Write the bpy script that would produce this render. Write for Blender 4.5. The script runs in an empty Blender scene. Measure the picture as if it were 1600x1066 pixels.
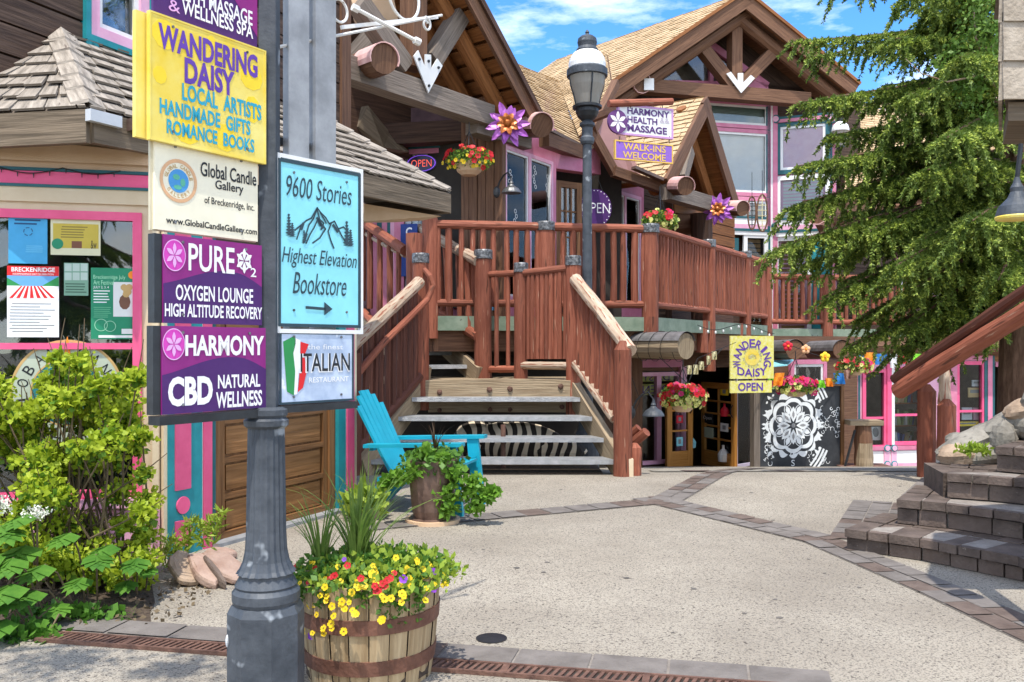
import bpy, math, random
import numpy as np
from mathutils import Vector, Matrix
random.seed(7); RNG = np.random.default_rng(11)
R = math.radians
# ------------------------------------------------------------------ camera, sky, sun, exposure
F = 1400.0; CX = 800.0; HY = 541.0; EYE = 1.40       # focal length in photo pixels, eye height in metres
SC = bpy.context.scene; COL = SC.collection
cam = bpy.data.cameras.new('camera'); camo = bpy.data.objects.new('camera', cam); COL.objects.link(camo)
cam.sensor_width = 36; cam.lens = 36*F/1600; cam.shift_y = (HY-533)/1600; cam.clip_end = 3000; cam.clip_start = .05
camo.location = (0, 0, EYE); camo.rotation_euler = (R(90), 0, 0); SC.camera = camo
SUN = Vector((.06, .36, -1)).normalized()             # direction the sunlight travels
ELEV = math.asin(-SUN.z); AZ = math.atan2(-SUN.x, -SUN.y)
W = bpy.data.worlds.new('World'); SC.world = W; W.use_nodes = True
nt = W.node_tree; N = nt.nodes; LK = nt.links; bg = N['Background']; bg.inputs[1].default_value = .15
sky = N.new('ShaderNodeTexSky'); sky.sky_type = 'NISHITA'; sky.sun_disc = False
sky.sun_elevation = ELEV; sky.sun_rotation = AZ; sky.altitude = 2900; sky.air_density = 1.0; sky.ozone_density = 2.0; sky.dust_density = .3
tc = N.new('ShaderNodeTexCoord'); mp = N.new('ShaderNodeMapping'); mp.inputs['Scale'].default_value = (1.6, 1.6, 5.5)
mp.inputs['Rotation'].default_value = (0, R(6), 0)
nz = N.new('ShaderNodeTexNoise'); nz.inputs['Scale'].default_value = 2.3; nz.inputs['Detail'].default_value = 9; nz.inputs['Roughness'].default_value = .62
rp = N.new('ShaderNodeValToRGB'); rp.color_ramp.elements[0].position = .50; rp.color_ramp.elements[1].position = .78
mx = N.new('ShaderNodeMixRGB'); mx.inputs[2].default_value = (7.4, 7.6, 7.9, 1)
hs = N.new('ShaderNodeHueSaturation'); hs.inputs['Saturation'].default_value = 1.28; hs.inputs['Value'].default_value = 1.2
LK.new(tc.outputs['Generated'], mp.inputs[0]); LK.new(mp.outputs[0], nz.inputs['Vector']); sx_ = N.new('ShaderNodeSeparateXYZ'); mr_ = N.new('ShaderNodeMapRange'); ad_ = N.new('ShaderNodeMath')      # extra unseen cloud added behind the viewpoint to whiten and lift the fill light
mr_.inputs['From Min'].default_value = .25; mr_.inputs['From Max'].default_value = -.35; mr_.inputs['To Max'].default_value = .17
LK.new(tc.outputs['Generated'], sx_.inputs[0]); LK.new(sx_.outputs[1], mr_.inputs[0]); LK.new(nz.outputs[0], ad_.inputs[0]); LK.new(mr_.outputs[0], ad_.inputs[1]); LK.new(ad_.outputs[0], rp.inputs[0])
LK.new(sky.outputs[0], hs.inputs['Color']); LK.new(hs.outputs[0], mx.inputs[1]); LK.new(rp.outputs[0], mx.inputs[0]); LK.new(mx.outputs[0], bg.inputs[0])
sl = bpy.data.lights.new('sun', 'SUN'); sl.energy = 2.5; sl.angle = R(.5); sl.color = (1, .955, .88)
slo = bpy.data.objects.new('sun', sl); COL.objects.link(slo); slo.rotation_euler = SUN.to_track_quat('-Z', 'Y').to_euler()
slo.location = (-4, -10, 30)
SC.view_settings.view_transform = 'Standard'; SC.view_settings.look = 'None'; SC.view_settings.gamma = 1
SC.view_settings.exposure = 1.12
SC.cycles.max_bounces = 7; SC.cycles.transparent_max_bounces = 12; SC.cycles.caustics_reflective = False; SC.cycles.caustics_refractive = False

# ------------------------------------------------------------------ helpers
Z = Vector((0, 0, 1))
def V(*a): return Vector(a)
def P(px, py, d): return Vector(((px-CX)/F*d, d, EYE-(py-HY)/F*d))
def gz(x, y):                                         # ground height: level plaza, then falling away towards the far shops
    t = max(0., min(y, 21.5)-9.6); s = t*t/(t+.8) if t > 0 else 0
    return -.132*s
def G(px, py):
    d = EYE*F/(py-HY); return Vector(((px-CX)/F*d, d, 0))
def GD(px, d): x = (px-CX)/F*d; return Vector((x, d, gz(x, d)))

def rnd(a, b): return random.uniform(a, b)

class M:
    def __init__(s): s.v = []; s.f = []; s.uv = []; s.sm = []; s.mi = []
    def face(s, pts, uvs=None, smooth=False, mi=0):
        b = len(s.v); s.v += [tuple(p) for p in pts]; s.f.append(tuple(range(b, b+len(pts))))
        if uvs is None:
            p0 = Vector(pts[0]); e = (Vector(pts[1])-p0); u = e.normalized() if e.length > 1e-9 else V(1, 0, 0)
            nn = e.cross(Vector(pts[-1])-p0); w = nn.cross(u); w = w.normalized() if w.length > 1e-9 else Z
            uvs = [((Vector(p)-p0).dot(u), (Vector(p)-p0).dot(w)) for p in pts]
        s.uv.append(uvs); s.sm.append(smooth); s.mi.append(mi)
    def obox(s, o, a, b, c, mi=0):
        o, a, b, c = Vector(o), Vector(a), Vector(b), Vector(c)
        if a.cross(b).dot(c) < 0: a, b = b, a
        L = max(a.length, b.length, c.length); r1, r2 = rnd(0, 20), rnd(0, 20)
        for (q, e1, e2) in ((o, b, a), (o+c, a, b), (o, a, c), (o+b, c, a), (o, c, b), (o+a, b, c)):
            l1, l2 = e1.length, e2.length
            if l1 >= l2: uv = [(r1, r2), (r1+l1, r2), (r1+l1, r2+l2), (r1, r2+l2)]
            else: uv = [(r1, r2), (r1, r2+l1), (r1+l2, r2+l1), (r1+l2, r2)]
            s.face([q, q+e1, q+e1+e2, q+e2], uv, False, mi)
    def box(s, c, sx, sy, sz, rz=0, mi=0):
        m = Matrix.Rotation(rz, 3, 'Z'); a, b, d = m@V(sx, 0, 0), m@V(0, sy, 0), V(0, 0, sz)
        s.obox(Vector(c)-(a+b+d)/2, a, b, d, mi)
    def beam(s, p, q, w, h, up=Z, mi=0):              # rectangular timber from p to q, w across, h along up
        p, q = Vector(p), Vector(q); d = q-p; x = d.cross(up)
        x = x.normalized() if x.length > 1e-6 else V(1, 0, 0); y = x.cross(d).normalized()
        s.obox(p-x*w/2-y*h/2, d, x*w, y*h, mi)
    def rings(s, rs, us, uvr, cap=True, smooth=True, mi=0):
        n = len(rs[0])
        for i in range(len(rs)-1):
            for k in range(n):
                k2 = (k+1) % n
                s.face([rs[i][k], rs[i][k2], rs[i+1][k2], rs[i+1][k]], [(us[i], k*uvr/n), (us[i], (k+1)*uvr/n), (us[i+1], (k+1)*uvr/n), (us[i+1], k*uvr/n)], smooth, mi)
        if cap:
            s.face(list(reversed(rs[0])), None, False, mi); s.face(rs[-1], None, False, mi)
    def tube(s, pts, r, n=6, cap=True, smooth=True, wob=0., mi=0):
        pts = [Vector(p) for p in pts]; m = len(pts); rr = r if isinstance(r, (list, tuple)) else [r]*m
        ref = None; rs = []; us = []; L = rnd(0, 30); o = rnd(0, 6)
        for i, p in enumerate(pts):
            t = (pts[min(i+1, m-1)]-pts[max(i-1, 0)]).normalized()
            if ref is None: ref = t.orthogonal().normalized()
            x = (ref-t*ref.dot(t)).normalized(); ref = x; y = t.cross(x)
            if i: L += (p-pts[i-1]).length
            us.append(L)
            rs.append([p+(x*math.cos(2*math.pi*k/n+o)+y*math.sin(2*math.pi*k/n+o))*rr[i]*(1+rnd(-wob, wob)) for k in range(n)])
        s.rings(rs, us, 2*math.pi*max(rr), cap, smooth, mi)
    def log(s, p, q, r0, r1=None, n=9, wob=.05, point=0, seg=5, bow=.0, mi=0):
        p, q = Vector(p), Vector(q); r1 = r0 if r1 is None else r1; d = q-p
        side = d.orthogonal().normalized()*bow*rnd(-1, 1)
        pts = []; rr = []
        for i in range(seg+1):
            t = i/seg; pts.append(p+d*t+side*math.sin(math.pi*t)*d.length); rr.append((r0+(r1-r0)*t)*(1+rnd(-wob, wob)))
        if point:
            pts.append(q+d.normalized()*point); rr.append(r1*.35)
        s.tube(pts, rr, n, True, True, wob*.8, mi)
    def lathe(s, prof, o, n=20, smooth=True, flute=0., a0=0., mi=0):
        o = Vector(o); rs = []; us = []; L = 0
        for i, (r, z) in enumerate(prof):
            if i: L += math.hypot(r-prof[i-1][0], z-prof[i-1][1])
            us.append(L)
            rs.append([o+V(math.cos(2*math.pi*k/n+a0)*r*(1-flute*(k % 2)), math.sin(2*math.pi*k/n+a0)*r*(1-flute*(k % 2)), z) for k in range(n)])
        s.rings(rs, us, 2*math.pi*max(p[0] for p in prof), True, smooth, mi)
    def prism(s, pts, vec, mi=0):
        pts = [Vector(p) for p in pts]; vec = Vector(vec); n = len(pts)
        nn = Vector()
        for i in range(n): nn += pts[i].cross(pts[(i+1) % n])
        if nn.dot(vec) > 0: pts = pts[::-1]
        s.face(pts, None, False, mi); s.face([p+vec for p in reversed(pts)], None, False, mi)
        for i in range(n):
            a, b = pts[i], pts[(i+1) % n]; s.face([b, a, a+vec, b+vec], None, False, mi)
    def ico(s, c, rx, ry, rz_, n=10, m=7, wob=.0, mi=0, smooth=True):
        c = Vector(c); rs = []; us = []
        for i in range(m+1):
            a = math.pi*(.03+.94*i/m)-math.pi/2
            rs.append([c+V(math.cos(a)*math.cos(2*math.pi*k/n)*rx*(1+rnd(-wob, wob)), math.cos(a)*math.sin(2*math.pi*k/n)*ry*(1+rnd(-wob, wob)), math.sin(a)*rz_*(1+rnd(-wob, wob))) for k in range(n)]); us.append(i/m*math.pi*rz_)
        s.rings(rs, us, 2*math.pi*rx, True, smooth, mi)
    def move(s, mat):
        s.v = [tuple(mat@Vector(p)) for p in s.v]
    def build(s, name, mat, parent=None):
        me = bpy.data.meshes.new(name); loc = WL[parent] if parent else None
        if loc is None:
            a = np.array(s.v); lo, hi = a.min(0), a.max(0); loc = Vector(((lo[0]+hi[0])/2, (lo[1]+hi[1])/2, lo[2]))
        me.from_pydata([(x-loc.x, y-loc.y, z-loc.z) for x, y, z in s.v], [], s.f)
        for m in (mat if isinstance(mat, (list, tuple)) else [mat]): me.materials.append(m)
        u = me.uv_layers.new(name='UVMap'); u.data.foreach_set('uv', [c for f in s.uv for q in f for c in q])
        me.polygons.foreach_set('use_smooth', s.sm); me.polygons.foreach_set('material_index', s.mi)
        return link(name, me, parent, loc)
WL = {}
def link(name, me, parent, loc):
    o = bpy.data.objects.new(name, me); COL.objects.link(o)
    if parent: o.parent = parent
    else: o.location = loc
    WL[o] = Vector(loc); return o
def tag(o, label, cat=None, group=None, kind=None):
    o['label'] = label
    if cat: o['category'] = cat
    if group: o['group'] = group
    if kind: o['kind'] = kind
    return o
def thing(name, label, cat, loc, group=None):
    o = bpy.data.objects.new(name, None); COL.objects.link(o); o.empty_display_size = .1; o.location = loc; WL[o] = Vector(loc)
    return tag(o, label, cat, group)
def struct(name, m, mat, label=None):
    o = m.build(name, mat); o['kind'] = 'structure'
    if label: o['label'] = label
    return o
def copy_tree(o, parent=None):
    c = o.copy(); COL.objects.link(c)
    if parent: c.parent = parent
    WL[c] = WL[o]
    for ch in list(o.children): copy_tree(ch, c)
    return c
def one(f, *a, **k):
    m = M(); getattr(m, f)(*a, **k); return m

class Plane:                                          # an upright wall plane through two (pixel column, distance) points
    def __init__(s, x0, d0, x1, d1):
        s.o = V((x0-CX)/F*d0, d0, 0); e = V((x1-CX)/F*d1, d1, 0)-s.o; s.L = e.length; s.u = e.normalized(); s.n = V(s.u.y, -s.u.x, 0)
    def off(s, k):
        p = object.__new__(Plane); p.o = s.o+s.n*k; p.u, p.n, p.L = s.u, s.n, s.L; return p
    def s_at(s, px):
        k = (px-CX)/F; den = s.u.x-k*s.u.y
        return (k*s.o.y-s.o.x)/den
    def hit(s, px, py):
        q = s.s_at(px); d = s.o.y+s.u.y*q; return q, EYE-(py-HY)/F*d
    def pt(s, q, z, out=0.): p = s.o+s.u*q+s.n*out; return V(p.x, p.y, z)
    def pp(s, px, py, out=0.): q, z = s.hit(px, py); return s.pt(q, z, out)
    def rect(s, x0, x1, y0, y1):                      # s0, s1, zlow, zhigh; heights read at the middle column
        a, b = s.s_at(x0), s.s_at(x1); m = (x0+x1)/2
        return a, b, s.hit(m, y1)[1], s.hit(m, y0)[1]
    def sbox(s, m, a, b, z0, z1, o0, o1, mi=0):
        m.obox(s.pt(a, z0, o0), s.u*(b-a), V(0, 0, z1-z0), s.n*(o1-o0), mi)
    def box(s, m, x0, x1, y0, y1, o0, o1, mi=0):
        a, b, z0, z1 = s.rect(x0, x1, y0, y1); s.sbox(m, a, b, z0, z1, o0, o1, mi)
    def frame(s, m, x0, x1, y0, y1, w, o0, o1, mi=0):
        a, b, z0, z1 = s.rect(x0, x1, y0, y1); s.sframe(m, a, b, z0, z1, w, o0, o1, mi)
    def sframe(s, m, a, b, z0, z1, w, o0, o1, mi=0):
        s.sbox(m, a, a+w, z0, z1, o0, o1, mi); s.sbox(m, b-w, b, z0, z1, o0, o1, mi)
        s.sbox(m, a+w, b-w, z1-w, z1, o0, o1, mi); s.sbox(m, a+w, b-w, z0, z0+w, o0, o1, mi)
    def poly(s, m, pts, o0, o1, mi=0):                # polygon given in pixels
        m.prism([s.pp(x, y, o0) for x, y in pts], s.n*(o1-o0), mi)
    def disc(s, m, px, py, r, o0, o1, n=24, sx=1., mi=0):
        q, z = s.hit(px, py); s.sdisc(m, q, z, r, o0, o1, n, sx, mi)
    def sdisc(s, m, q, z, r, o0, o1, n=24, sx=1., mi=0):
        m.prism([s.pt(q+math.cos(2*math.pi*k/n)*r*sx, z+math.sin(2*math.pi*k/n)*r, o0) for k in range(n)], s.n*(o1-o0), mi)
    def sring(s, m, q, z, r0, r1, o0, o1, n=28, sx=1., mi=0, a0=0, a1=2*math.pi):
        for k in range(n):
            t, t2 = a0+(a1-a0)*k/n, a0+(a1-a0)*(k+1)/n
            c = [s.pt(q+math.cos(a)*r*sx, z+math.sin(a)*r, o1) for a, r in ((t, r0), (t, r1), (t2, r1), (t2, r0))]
            m.face(c, None, False, mi)
    def spoly(s, m, pts, o, mi=0):                    # flat printed shape, wall coordinates
        m.face([s.pt(a, b, o) for a, b in pts], None, False, mi)
    def siding(s, m, a, b, z0, z1, h, holes=(), th=.03, gap=.012, mi=0):
        z = z0
        while z < z1-.01:
            zz = min(z+h, z1); cuts = [(a, b)]
            for (ha, hb, h0, h1) in holes:
                if h1 > z+.01 and h0 < zz-.01:
                    nc = []
                    for (c0, c1) in cuts:
                        if hb <= c0 or ha >= c1: nc.append((c0, c1)); continue
                        if ha > c0: nc.append((c0, ha))
                        if hb < c1: nc.append((hb, c1))
                    cuts = nc
            for (c0, c1) in cuts:
                if c1-c0 > .01: s.sbox(m, c0, c1, z, zz-gap, -.02+rnd(-.006, 0), th+rnd(-.004, .004), mi)
            z = zz
    def wall(s, m, a, b, z0, z1, th, holes=(), mi=0):
        xs = sorted({a, b, *[min(max(h[i], a), b) for h in holes for i in (0, 1)]}); zs = sorted({z0, z1, *[min(max(h[i], z0), z1) for h in holes for i in (2, 3)]})
        for i in range(len(xs)-1):
            for j in range(len(zs)-1):
                cx, cz = (xs[i]+xs[i+1])/2, (zs[j]+zs[j+1])/2
                if any(h[0] < cx < h[1] and h[2] < cz < h[3] for h in holes): continue
                if xs[i+1]-xs[i] > 1e-4 and zs[j+1]-zs[j] > 1e-4: s.sbox(m, xs[i], xs[i+1], zs[j], zs[j+1], -th, 0, mi)
    def room(s, m, a, b, z0, z1, depth, o=-.12):       # inside faces of a room behind a window
        A, B, C, D = s.pt(a, z0, o), s.pt(b, z0, o), s.pt(b, z1, o), s.pt(a, z1, o); k = -s.n*depth
        m.face([A+k, B+k, C+k, D+k]); m.face([A, A+k, D+k, D]); m.face([B+k, B, C, C+k]); m.face([A, B, B+k, A+k]); m.face([D+k, C+k, C, D])
# ---- text
TXT = {}
def text_geo(t, bold=0., shear=0., sp=1.):
    key = (t, bold, shear, sp)
    if key not in TXT:
        c = bpy.data.curves.new('t', 'FONT'); c.body = t; c.offset = bold; c.shear = shear; c.space_character = sp; c.resolution_u = 3
        o = bpy.data.objects.new('t', c); COL.objects.link(o)
        me = o.to_mesh(); vs = [v.co.copy() for v in me.vertices]; fs = [tuple(p.vertices) for p in me.polygons]
        o.to_mesh_clear(); bpy.data.objects.remove(o); bpy.data.curves.remove(c)
        x0, x1 = min(v.x for v in vs), max(v.x for v in vs); y0, y1 = min(v.y for v in vs), max(v.y for v in vs)
        TXT[key] = ([((v.x-x0)/(x1-x0), (v.y-y0)/(y1-y0)) for v in vs], fs)
    return TXT[key]
def stext(m, pl, t, a, b, z0, z1, out, bold=0., shear=0., sp=1., mirror=False, arc=0.):
    vs, fs = text_geo(t, bold, shear, sp)
    def q(x, y):
        if mirror: x = 1-x
        return pl.pt(a+(b-a)*x, z0+(z1-z0)*y+arc*(1-(2*x-1)**2), out)
    for f in fs:
        p = [q(*vs[i]) for i in f]
        if (p[1]-p[0]).cross(p[2]-p[0]).dot(pl.n) < 0: p = p[::-1]
        m.face(p)
def ptext(m, pl, t, x0, x1, y0, y1, out, **k):
    a, b, z0, z1 = pl.rect(x0, x1, y0, y1); stext(m, pl, t, a, b, z0, z1, out, **k)
def ctext(m, pl, t, cq, cz, r, size, a0, a1, out, bold=.0):      # letters set round a circle (angles in degrees)
    n = len(t)
    for i, ch in enumerate(t):
        if ch == ' ': continue
        ang = R(a0+(a1-a0)*(i/(n-1) if n > 1 else 0)); vs, fs = text_geo(ch, bold)
        sgn = 1 if a0 > a1 else -1
        w = size*(.35 if ch in 'I.1' else .75); cx, cz_ = cq+math.cos(ang)*r, cz+math.sin(ang)*r
        ux, uz = (math.sin(ang), -math.cos(ang)) if sgn > 0 else (-math.sin(ang), math.cos(ang)); vx, vz = (math.cos(ang), math.sin(ang)) if sgn > 0 else (-math.cos(ang), -math.sin(ang))
        for f in fs:
            p = [pl.pt(cx+ux*(vs[k][0]-.5)*w+vx*(vs[k][1]-.5)*size, cz_+uz*(vs[k][0]-.5)*w+vz*(vs[k][1]-.5)*size, out) for k in f]
            if (p[1]-p[0]).cross(p[2]-p[0]).dot(pl.n) < 0: p = p[::-1]
            m.face(p)
# ---- leaves (numpy)
class Leaves:
    def __init__(s): s.V = []; s.n = 0; s.F = []; s.I = []
    def add(s, c, ax, bx, ln, wd, fold=.25, mi=0):     # c base points, ax unit long axis, bx unit side axis
        nrm = np.cross(ax, bx); ln = ln[:, None]; wd = wd[:, None]
        a = c; t = c+ax*ln; m = c+ax*ln*.45+nrm*ln*-fold*.3
        l = m+bx*wd+nrm*wd*fold; r = m-bx*wd+nrm*wd*fold
        k = len(c); v = np.stack([a, r, t, l], 1).reshape(-1, 3); s.V.append(v)
        f = (np.arange(k)[:, None]*4+np.arange(4)[None])+s.n; s.F.append(f); s.n += 4*k; s.I.append(np.full(k, mi, np.int32))
    def rand(s, c, ln, wd, up=.0, mi=0, fold=.25, axis=None, spread=1.):
        k = len(c); a = RNG.normal(size=(k, 3))*spread
        if axis is not None: a = a+axis
        a[:, 2] += up; a /= np.linalg.norm(a, axis=1)[:, None]+1e-9
        b = np.cross(a, RNG.normal(size=(k, 3))); b /= np.linalg.norm(b, axis=1)[:, None]+1e-9
        L = ln*RNG.uniform(.6, 1.3, k); s.add(c, a, b, L, wd/ln*L, fold, mi)
    def build(s, name, mats, parent=None, loc=None):
        v = np.concatenate(s.V); f = np.concatenate(s.F); mi = np.concatenate(s.I)
        if parent: loc = WL[parent]
        if loc is None: lo, hi = v.min(0), v.max(0); loc = Vector(((lo[0]+hi[0])/2, (lo[1]+hi[1])/2, lo[2]))
        v = v-np.array(loc)
        me = bpy.data.meshes.new(name); me.vertices.add(len(v)); me.vertices.foreach_set('co', v.astype(np.float32).ravel())
        me.loops.add(len(f)*4); me.loops.foreach_set('vertex_index', f.ravel().astype(np.int32)); me.polygons.add(len(f))
        me.polygons.foreach_set('loop_start', np.arange(len(f), dtype=np.int32)*4); me.polygons.foreach_set('material_index', mi)
        for m in (mats if isinstance(mats, (list, tuple)) else [mats]): me.materials.append(m)
        me.update(calc_edges=True); me.validate()
        return link(name, me, parent, loc)
def ell(n, c, r, shell=.5):                           # random points in an ellipsoid, pushed outwards
    d = RNG.normal(size=(n, 3)); d /= np.linalg.norm(d, axis=1)[:, None]
    return np.array(c)+d*np.array(r)*(RNG.uniform(0, 1, n)**shell)[:, None]
# ------------------------------------------------------------------ materials
MATS = {}
def newmat(name):
    m = bpy.data.materials.new(name); m.use_nodes = True; MATS[name] = m
    return m, m.node_tree.nodes, m.node_tree.links, m.node_tree.nodes['Principled BSDF']
def mat(name, c, c2=None, rough=.6, scale=6., var=.18, bump=.15, bscale=40., metal=0., spec=.4, coat=0., stretch=None, detail=6, speck=None, speck2=None, rnd_obj=.06, emit=0.):
    m, n, l, b = newmat(name)
    t = n.new('ShaderNodeTexCoord'); mp = n.new('ShaderNodeMapping')
    l.new(t.outputs['UV' if stretch else 'Object'], mp.inputs[0])
    if stretch: mp.inputs['Scale'].default_value = (stretch[0], stretch[1], 1)
    nz = n.new('ShaderNodeTexNoise'); nz.inputs['Scale'].default_value = scale; nz.inputs['Detail'].default_value = detail; nz.inputs['Roughness'].default_value = .62
    l.new(mp.outputs[0], nz.inputs['Vector'])
    rp = n.new('ShaderNodeValToRGB'); c = tuple(c)
    c2 = tuple(c2) if c2 else tuple(min(1, x*(1+var)) for x in c); lo = c if c2 and var == 0 else tuple(x*(1-var) for x in c)
    rp.color_ramp.elements[0].position = .34; rp.color_ramp.elements[1].position = .68
    rp.color_ramp.elements[0].color = (*lo, 1); rp.color_ramp.elements[1].color = (*c2, 1); l.new(nz.outputs[0], rp.inputs[0])
    col = rp.outputs[0]
    for speck in (speck2, speck):                     # (colour, scale, threshold) dark or pale flecks
        if not speck: continue
        vz = n.new('ShaderNodeTexNoise'); vz.inputs['Scale'].default_value = speck[1]; vz.inputs['Detail'].default_value = 3; l.new(mp.outputs[0], vz.inputs['Vector'])
        r2 = n.new('ShaderNodeValToRGB'); r2.color_ramp.elements[0].position = speck[2]; r2.color_ramp.elements[1].position = speck[2]+.06; l.new(vz.outputs[0], r2.inputs[0])
        x = n.new('ShaderNodeMixRGB'); x.inputs[2].default_value = (*speck[0], 1); l.new(r2.outputs[0], x.inputs[0]); l.new(col, x.inputs[1]); col = x.outputs[0]
    if rnd_obj:
        oi = n.new('ShaderNodeObjectInfo'); mr = n.new('ShaderNodeMapRange'); mr.inputs['To Min'].default_value = 1-rnd_obj*1.6; mr.inputs['To Max'].default_value = 1+rnd_obj*1.6
        l.new(oi.outputs['Random'], mr.inputs[0]); h = n.new('ShaderNodeHueSaturation'); l.new(mr.outputs[0], h.inputs['Value']); l.new(col, h.inputs['Color']); col = h.outputs[0]
    l.new(col, b.inputs['Base Color']); b.inputs['Roughness'].default_value = rough; b.inputs['Metallic'].default_value = metal
    b.inputs['Specular IOR Level'].default_value = spec; b.inputs['Coat Weight'].default_value = coat
    if bump:
        n2 = n.new('ShaderNodeTexNoise'); n2.inputs['Scale'].default_value = bscale; n2.inputs['Detail'].default_value = 5; l.new(mp.outputs[0], n2.inputs['Vector'])
        bp = n.new('ShaderNodeBump'); bp.inputs['Strength'].default_value = bump; bp.inputs['Distance'].default_value = .02; l.new(n2.outputs[0], bp.inputs['Height']); l.new(bp.outputs[0], b.inputs['Normal'])
    if emit: l.new(col, b.inputs['Emission Color']); b.inputs['Emission Strength'].default_value = emit
    return m
def wood(name, c, c2, rough=.7, su=1.1, sv=22., bump=.35, speck=None, spec=.25, rnd_obj=.08, speck2=None):
    return mat(name, c, c2, rough, 2.2, 0, bump, 4., spec=spec, stretch=(su, sv), speck=speck, speck2=speck2, rnd_obj=rnd_obj, detail=8)
def leafmat(name, c, c2, trans=.35, rough=.5, scale=2.5):
    m, n, l, b = newmat(name); t = n.new('ShaderNodeTexCoord'); nz = n.new('ShaderNodeTexNoise'); nz.inputs['Scale'].default_value = scale; nz.inputs['Detail'].default_value = 8; nz.inputs['Roughness'].default_value = .75
    l.new(t.outputs['Object'], nz.inputs['Vector']); rp = n.new('ShaderNodeValToRGB'); rp.color_ramp.elements[0].position = .35; rp.color_ramp.elements[1].position = .66
    rp.color_ramp.elements[0].color = (*c, 1); rp.color_ramp.elements[1].color = (*c2, 1); l.new(nz.outputs[0], rp.inputs[0])
    l.new(rp.outputs[0], b.inputs['Base Color']); b.inputs['Roughness'].default_value = rough; b.inputs['Specular IOR Level'].default_value = .3
    tr = n.new('ShaderNodeBsdfTranslucent'); l.new(rp.outputs[0], tr.inputs[0]); mx = n.new('ShaderNodeMixShader'); mx.inputs[0].default_value = trans
    l.new(b.outputs[0], mx.inputs[1]); l.new(tr.outputs[0], mx.inputs[2]); l.new(mx.outputs[0], n['Material Output'].inputs[0]); return m
def glassmat(name, tint=(.8, .85, .85), refl=.10, ior=1.5):
    m, n, l, b = newmat(name); n.remove(b); tr = n.new('ShaderNodeBsdfTransparent'); tr.inputs[0].default_value = (*tint, 1); gl = n.new('ShaderNodeBsdfGlossy'); gl.inputs['Roughness'].default_value = .015
    fr = n.new('ShaderNodeFresnel'); fr.inputs[0].default_value = ior; ad = n.new('ShaderNodeMath'); ad.inputs[1].default_value = refl; ad.use_clamp = True; l.new(fr.outputs[0], ad.inputs[0])
    tcx = n.new('ShaderNodeTexCoord'); wz = n.new('ShaderNodeTexNoise'); wz.inputs['Scale'].default_value = 1.4; bp = n.new('ShaderNodeBump'); bp.inputs['Strength'].default_value = .05; bp.inputs['Distance'].default_value = .1
    l.new(tcx.outputs['Object'], wz.inputs['Vector']); l.new(wz.outputs[0], bp.inputs['Height']); l.new(bp.outputs[0], gl.inputs['Normal'])
    mx = n.new('ShaderNodeMixShader'); l.new(ad.outputs[0], mx.inputs[0]); l.new(tr.outputs[0], mx.inputs[1]); l.new(gl.outputs[0], mx.inputs[2]); l.new(mx.outputs[0], n['Material Output'].inputs[0]); return m
redlog = wood('red_log', (.185, .054, .031), (.34, .115, .066), .66, .9, 9, .5, speck=((.42, .24, .16), 3.4, .66), speck2=((.11, .038, .022), 2.2, .62), rnd_obj=.13)
darkred = wood('dark_red_log', (.085, .03, .02), (.15, .055, .036), .6, .9, 9, .3, speck=((.30, .17, .11), 5.5, .70))
grayrail = wood('worn_log', (.36, .25, .17), (.56, .45, .34), .75, 1.2, 10, .45, speck=((.27, .10, .06), 4.0, .56))
weather = wood('weathered_timber', (.23, .165, .10), (.43, .335, .22), .8, .8, 16, .5, speck=((.16, .11, .07), 5, .66))
darkwood = wood('dark_timber', (.045, .024, .016), (.115, .062, .040), .65, .8, 14, .4)
brown = wood('brown_timber', (.10, .048, .027), (.21, .108, .06), .65, .8, 14, .4)
orange = wood('oiled_pine', (.17, .062, .019), (.33, .135, .043), .55, .8, 12, .35)
door_wd = wood('door_wood', (.13, .056, .02), (.27, .13, .05), .5, .7, 14, .3)
honey = wood('honey_pine', (.42, .17, .03), (.62, .29, .07), .45, .7, 12, .25)
graybeam = wood('grey_beam', (.13, .105, .085), (.26, .21, .17), .75, .8, 16, .4)
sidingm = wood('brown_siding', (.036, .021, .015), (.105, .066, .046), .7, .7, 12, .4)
fasciam = wood('weathered_fascia', (.10, .075, .05), (.23, .175, .12), .75, .7, 14, .4)
shake = wood('cedar_shake', (.17, .145, .12), (.42, .365, .305), .85, 1.5, 9, .6, speck=((.15, .12, .10), 3.2, .66))
shingle = mat('tan_shingle', (.42, .29, .155), (.62, .46, .28), .9, 2.6, 0, .5, 90, speck=((.36, .22, .09), 25, .60))
pink = mat('pink_paint', (.72, .085, .21), (.80, .12, .26), .5, 5, 0, .08, 30)
pinkf = mat('faded_pink_paint', (.56, .17, .27), (.64, .24, .35), .55, 5, 0, .08, 30)
pinkl = mat('pale_pink_paint', (.74, .36, .50), (.82, .46, .60), .55, 5, 0, .08, 30)
pinkcap = mat('pink_metal_cap', (.66, .36, .33), (.78, .50, .46), .5, 6, 0, .1, 30, speck=((.5, .24, .2), 9, .7))
mauve = mat('mauve_panel', (.33, .17, .15), (.38, .20, .18), .6, 3, 0, .06, 20)
teal = mat('teal_paint', (.012, .20, .23), (.02, .28, .31), .5, 5, 0, .08, 30)
tealdk = mat('dark_teal_paint', (.012, .085, .10), (.02, .12, .14), .5, 5, 0, .08, 30)
cream = mat('cream_paint', (.66, .52, .34), (.74, .61, .43), .6, 4, 0, .08, 25)
tanp = mat('tan_paint', (.60, .40, .24), (.68, .48, .31), .6, 4, 0, .08, 25)
whitep = mat('white_paint', (.72, .72, .70), (.82, .82, .80), .5, 4, 0, .08, 25)
palegrey = mat('pale_grey_paint', (.56, .58, .60), (.66, .68, .70), .5, 4, 0, .08, 25)
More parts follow.
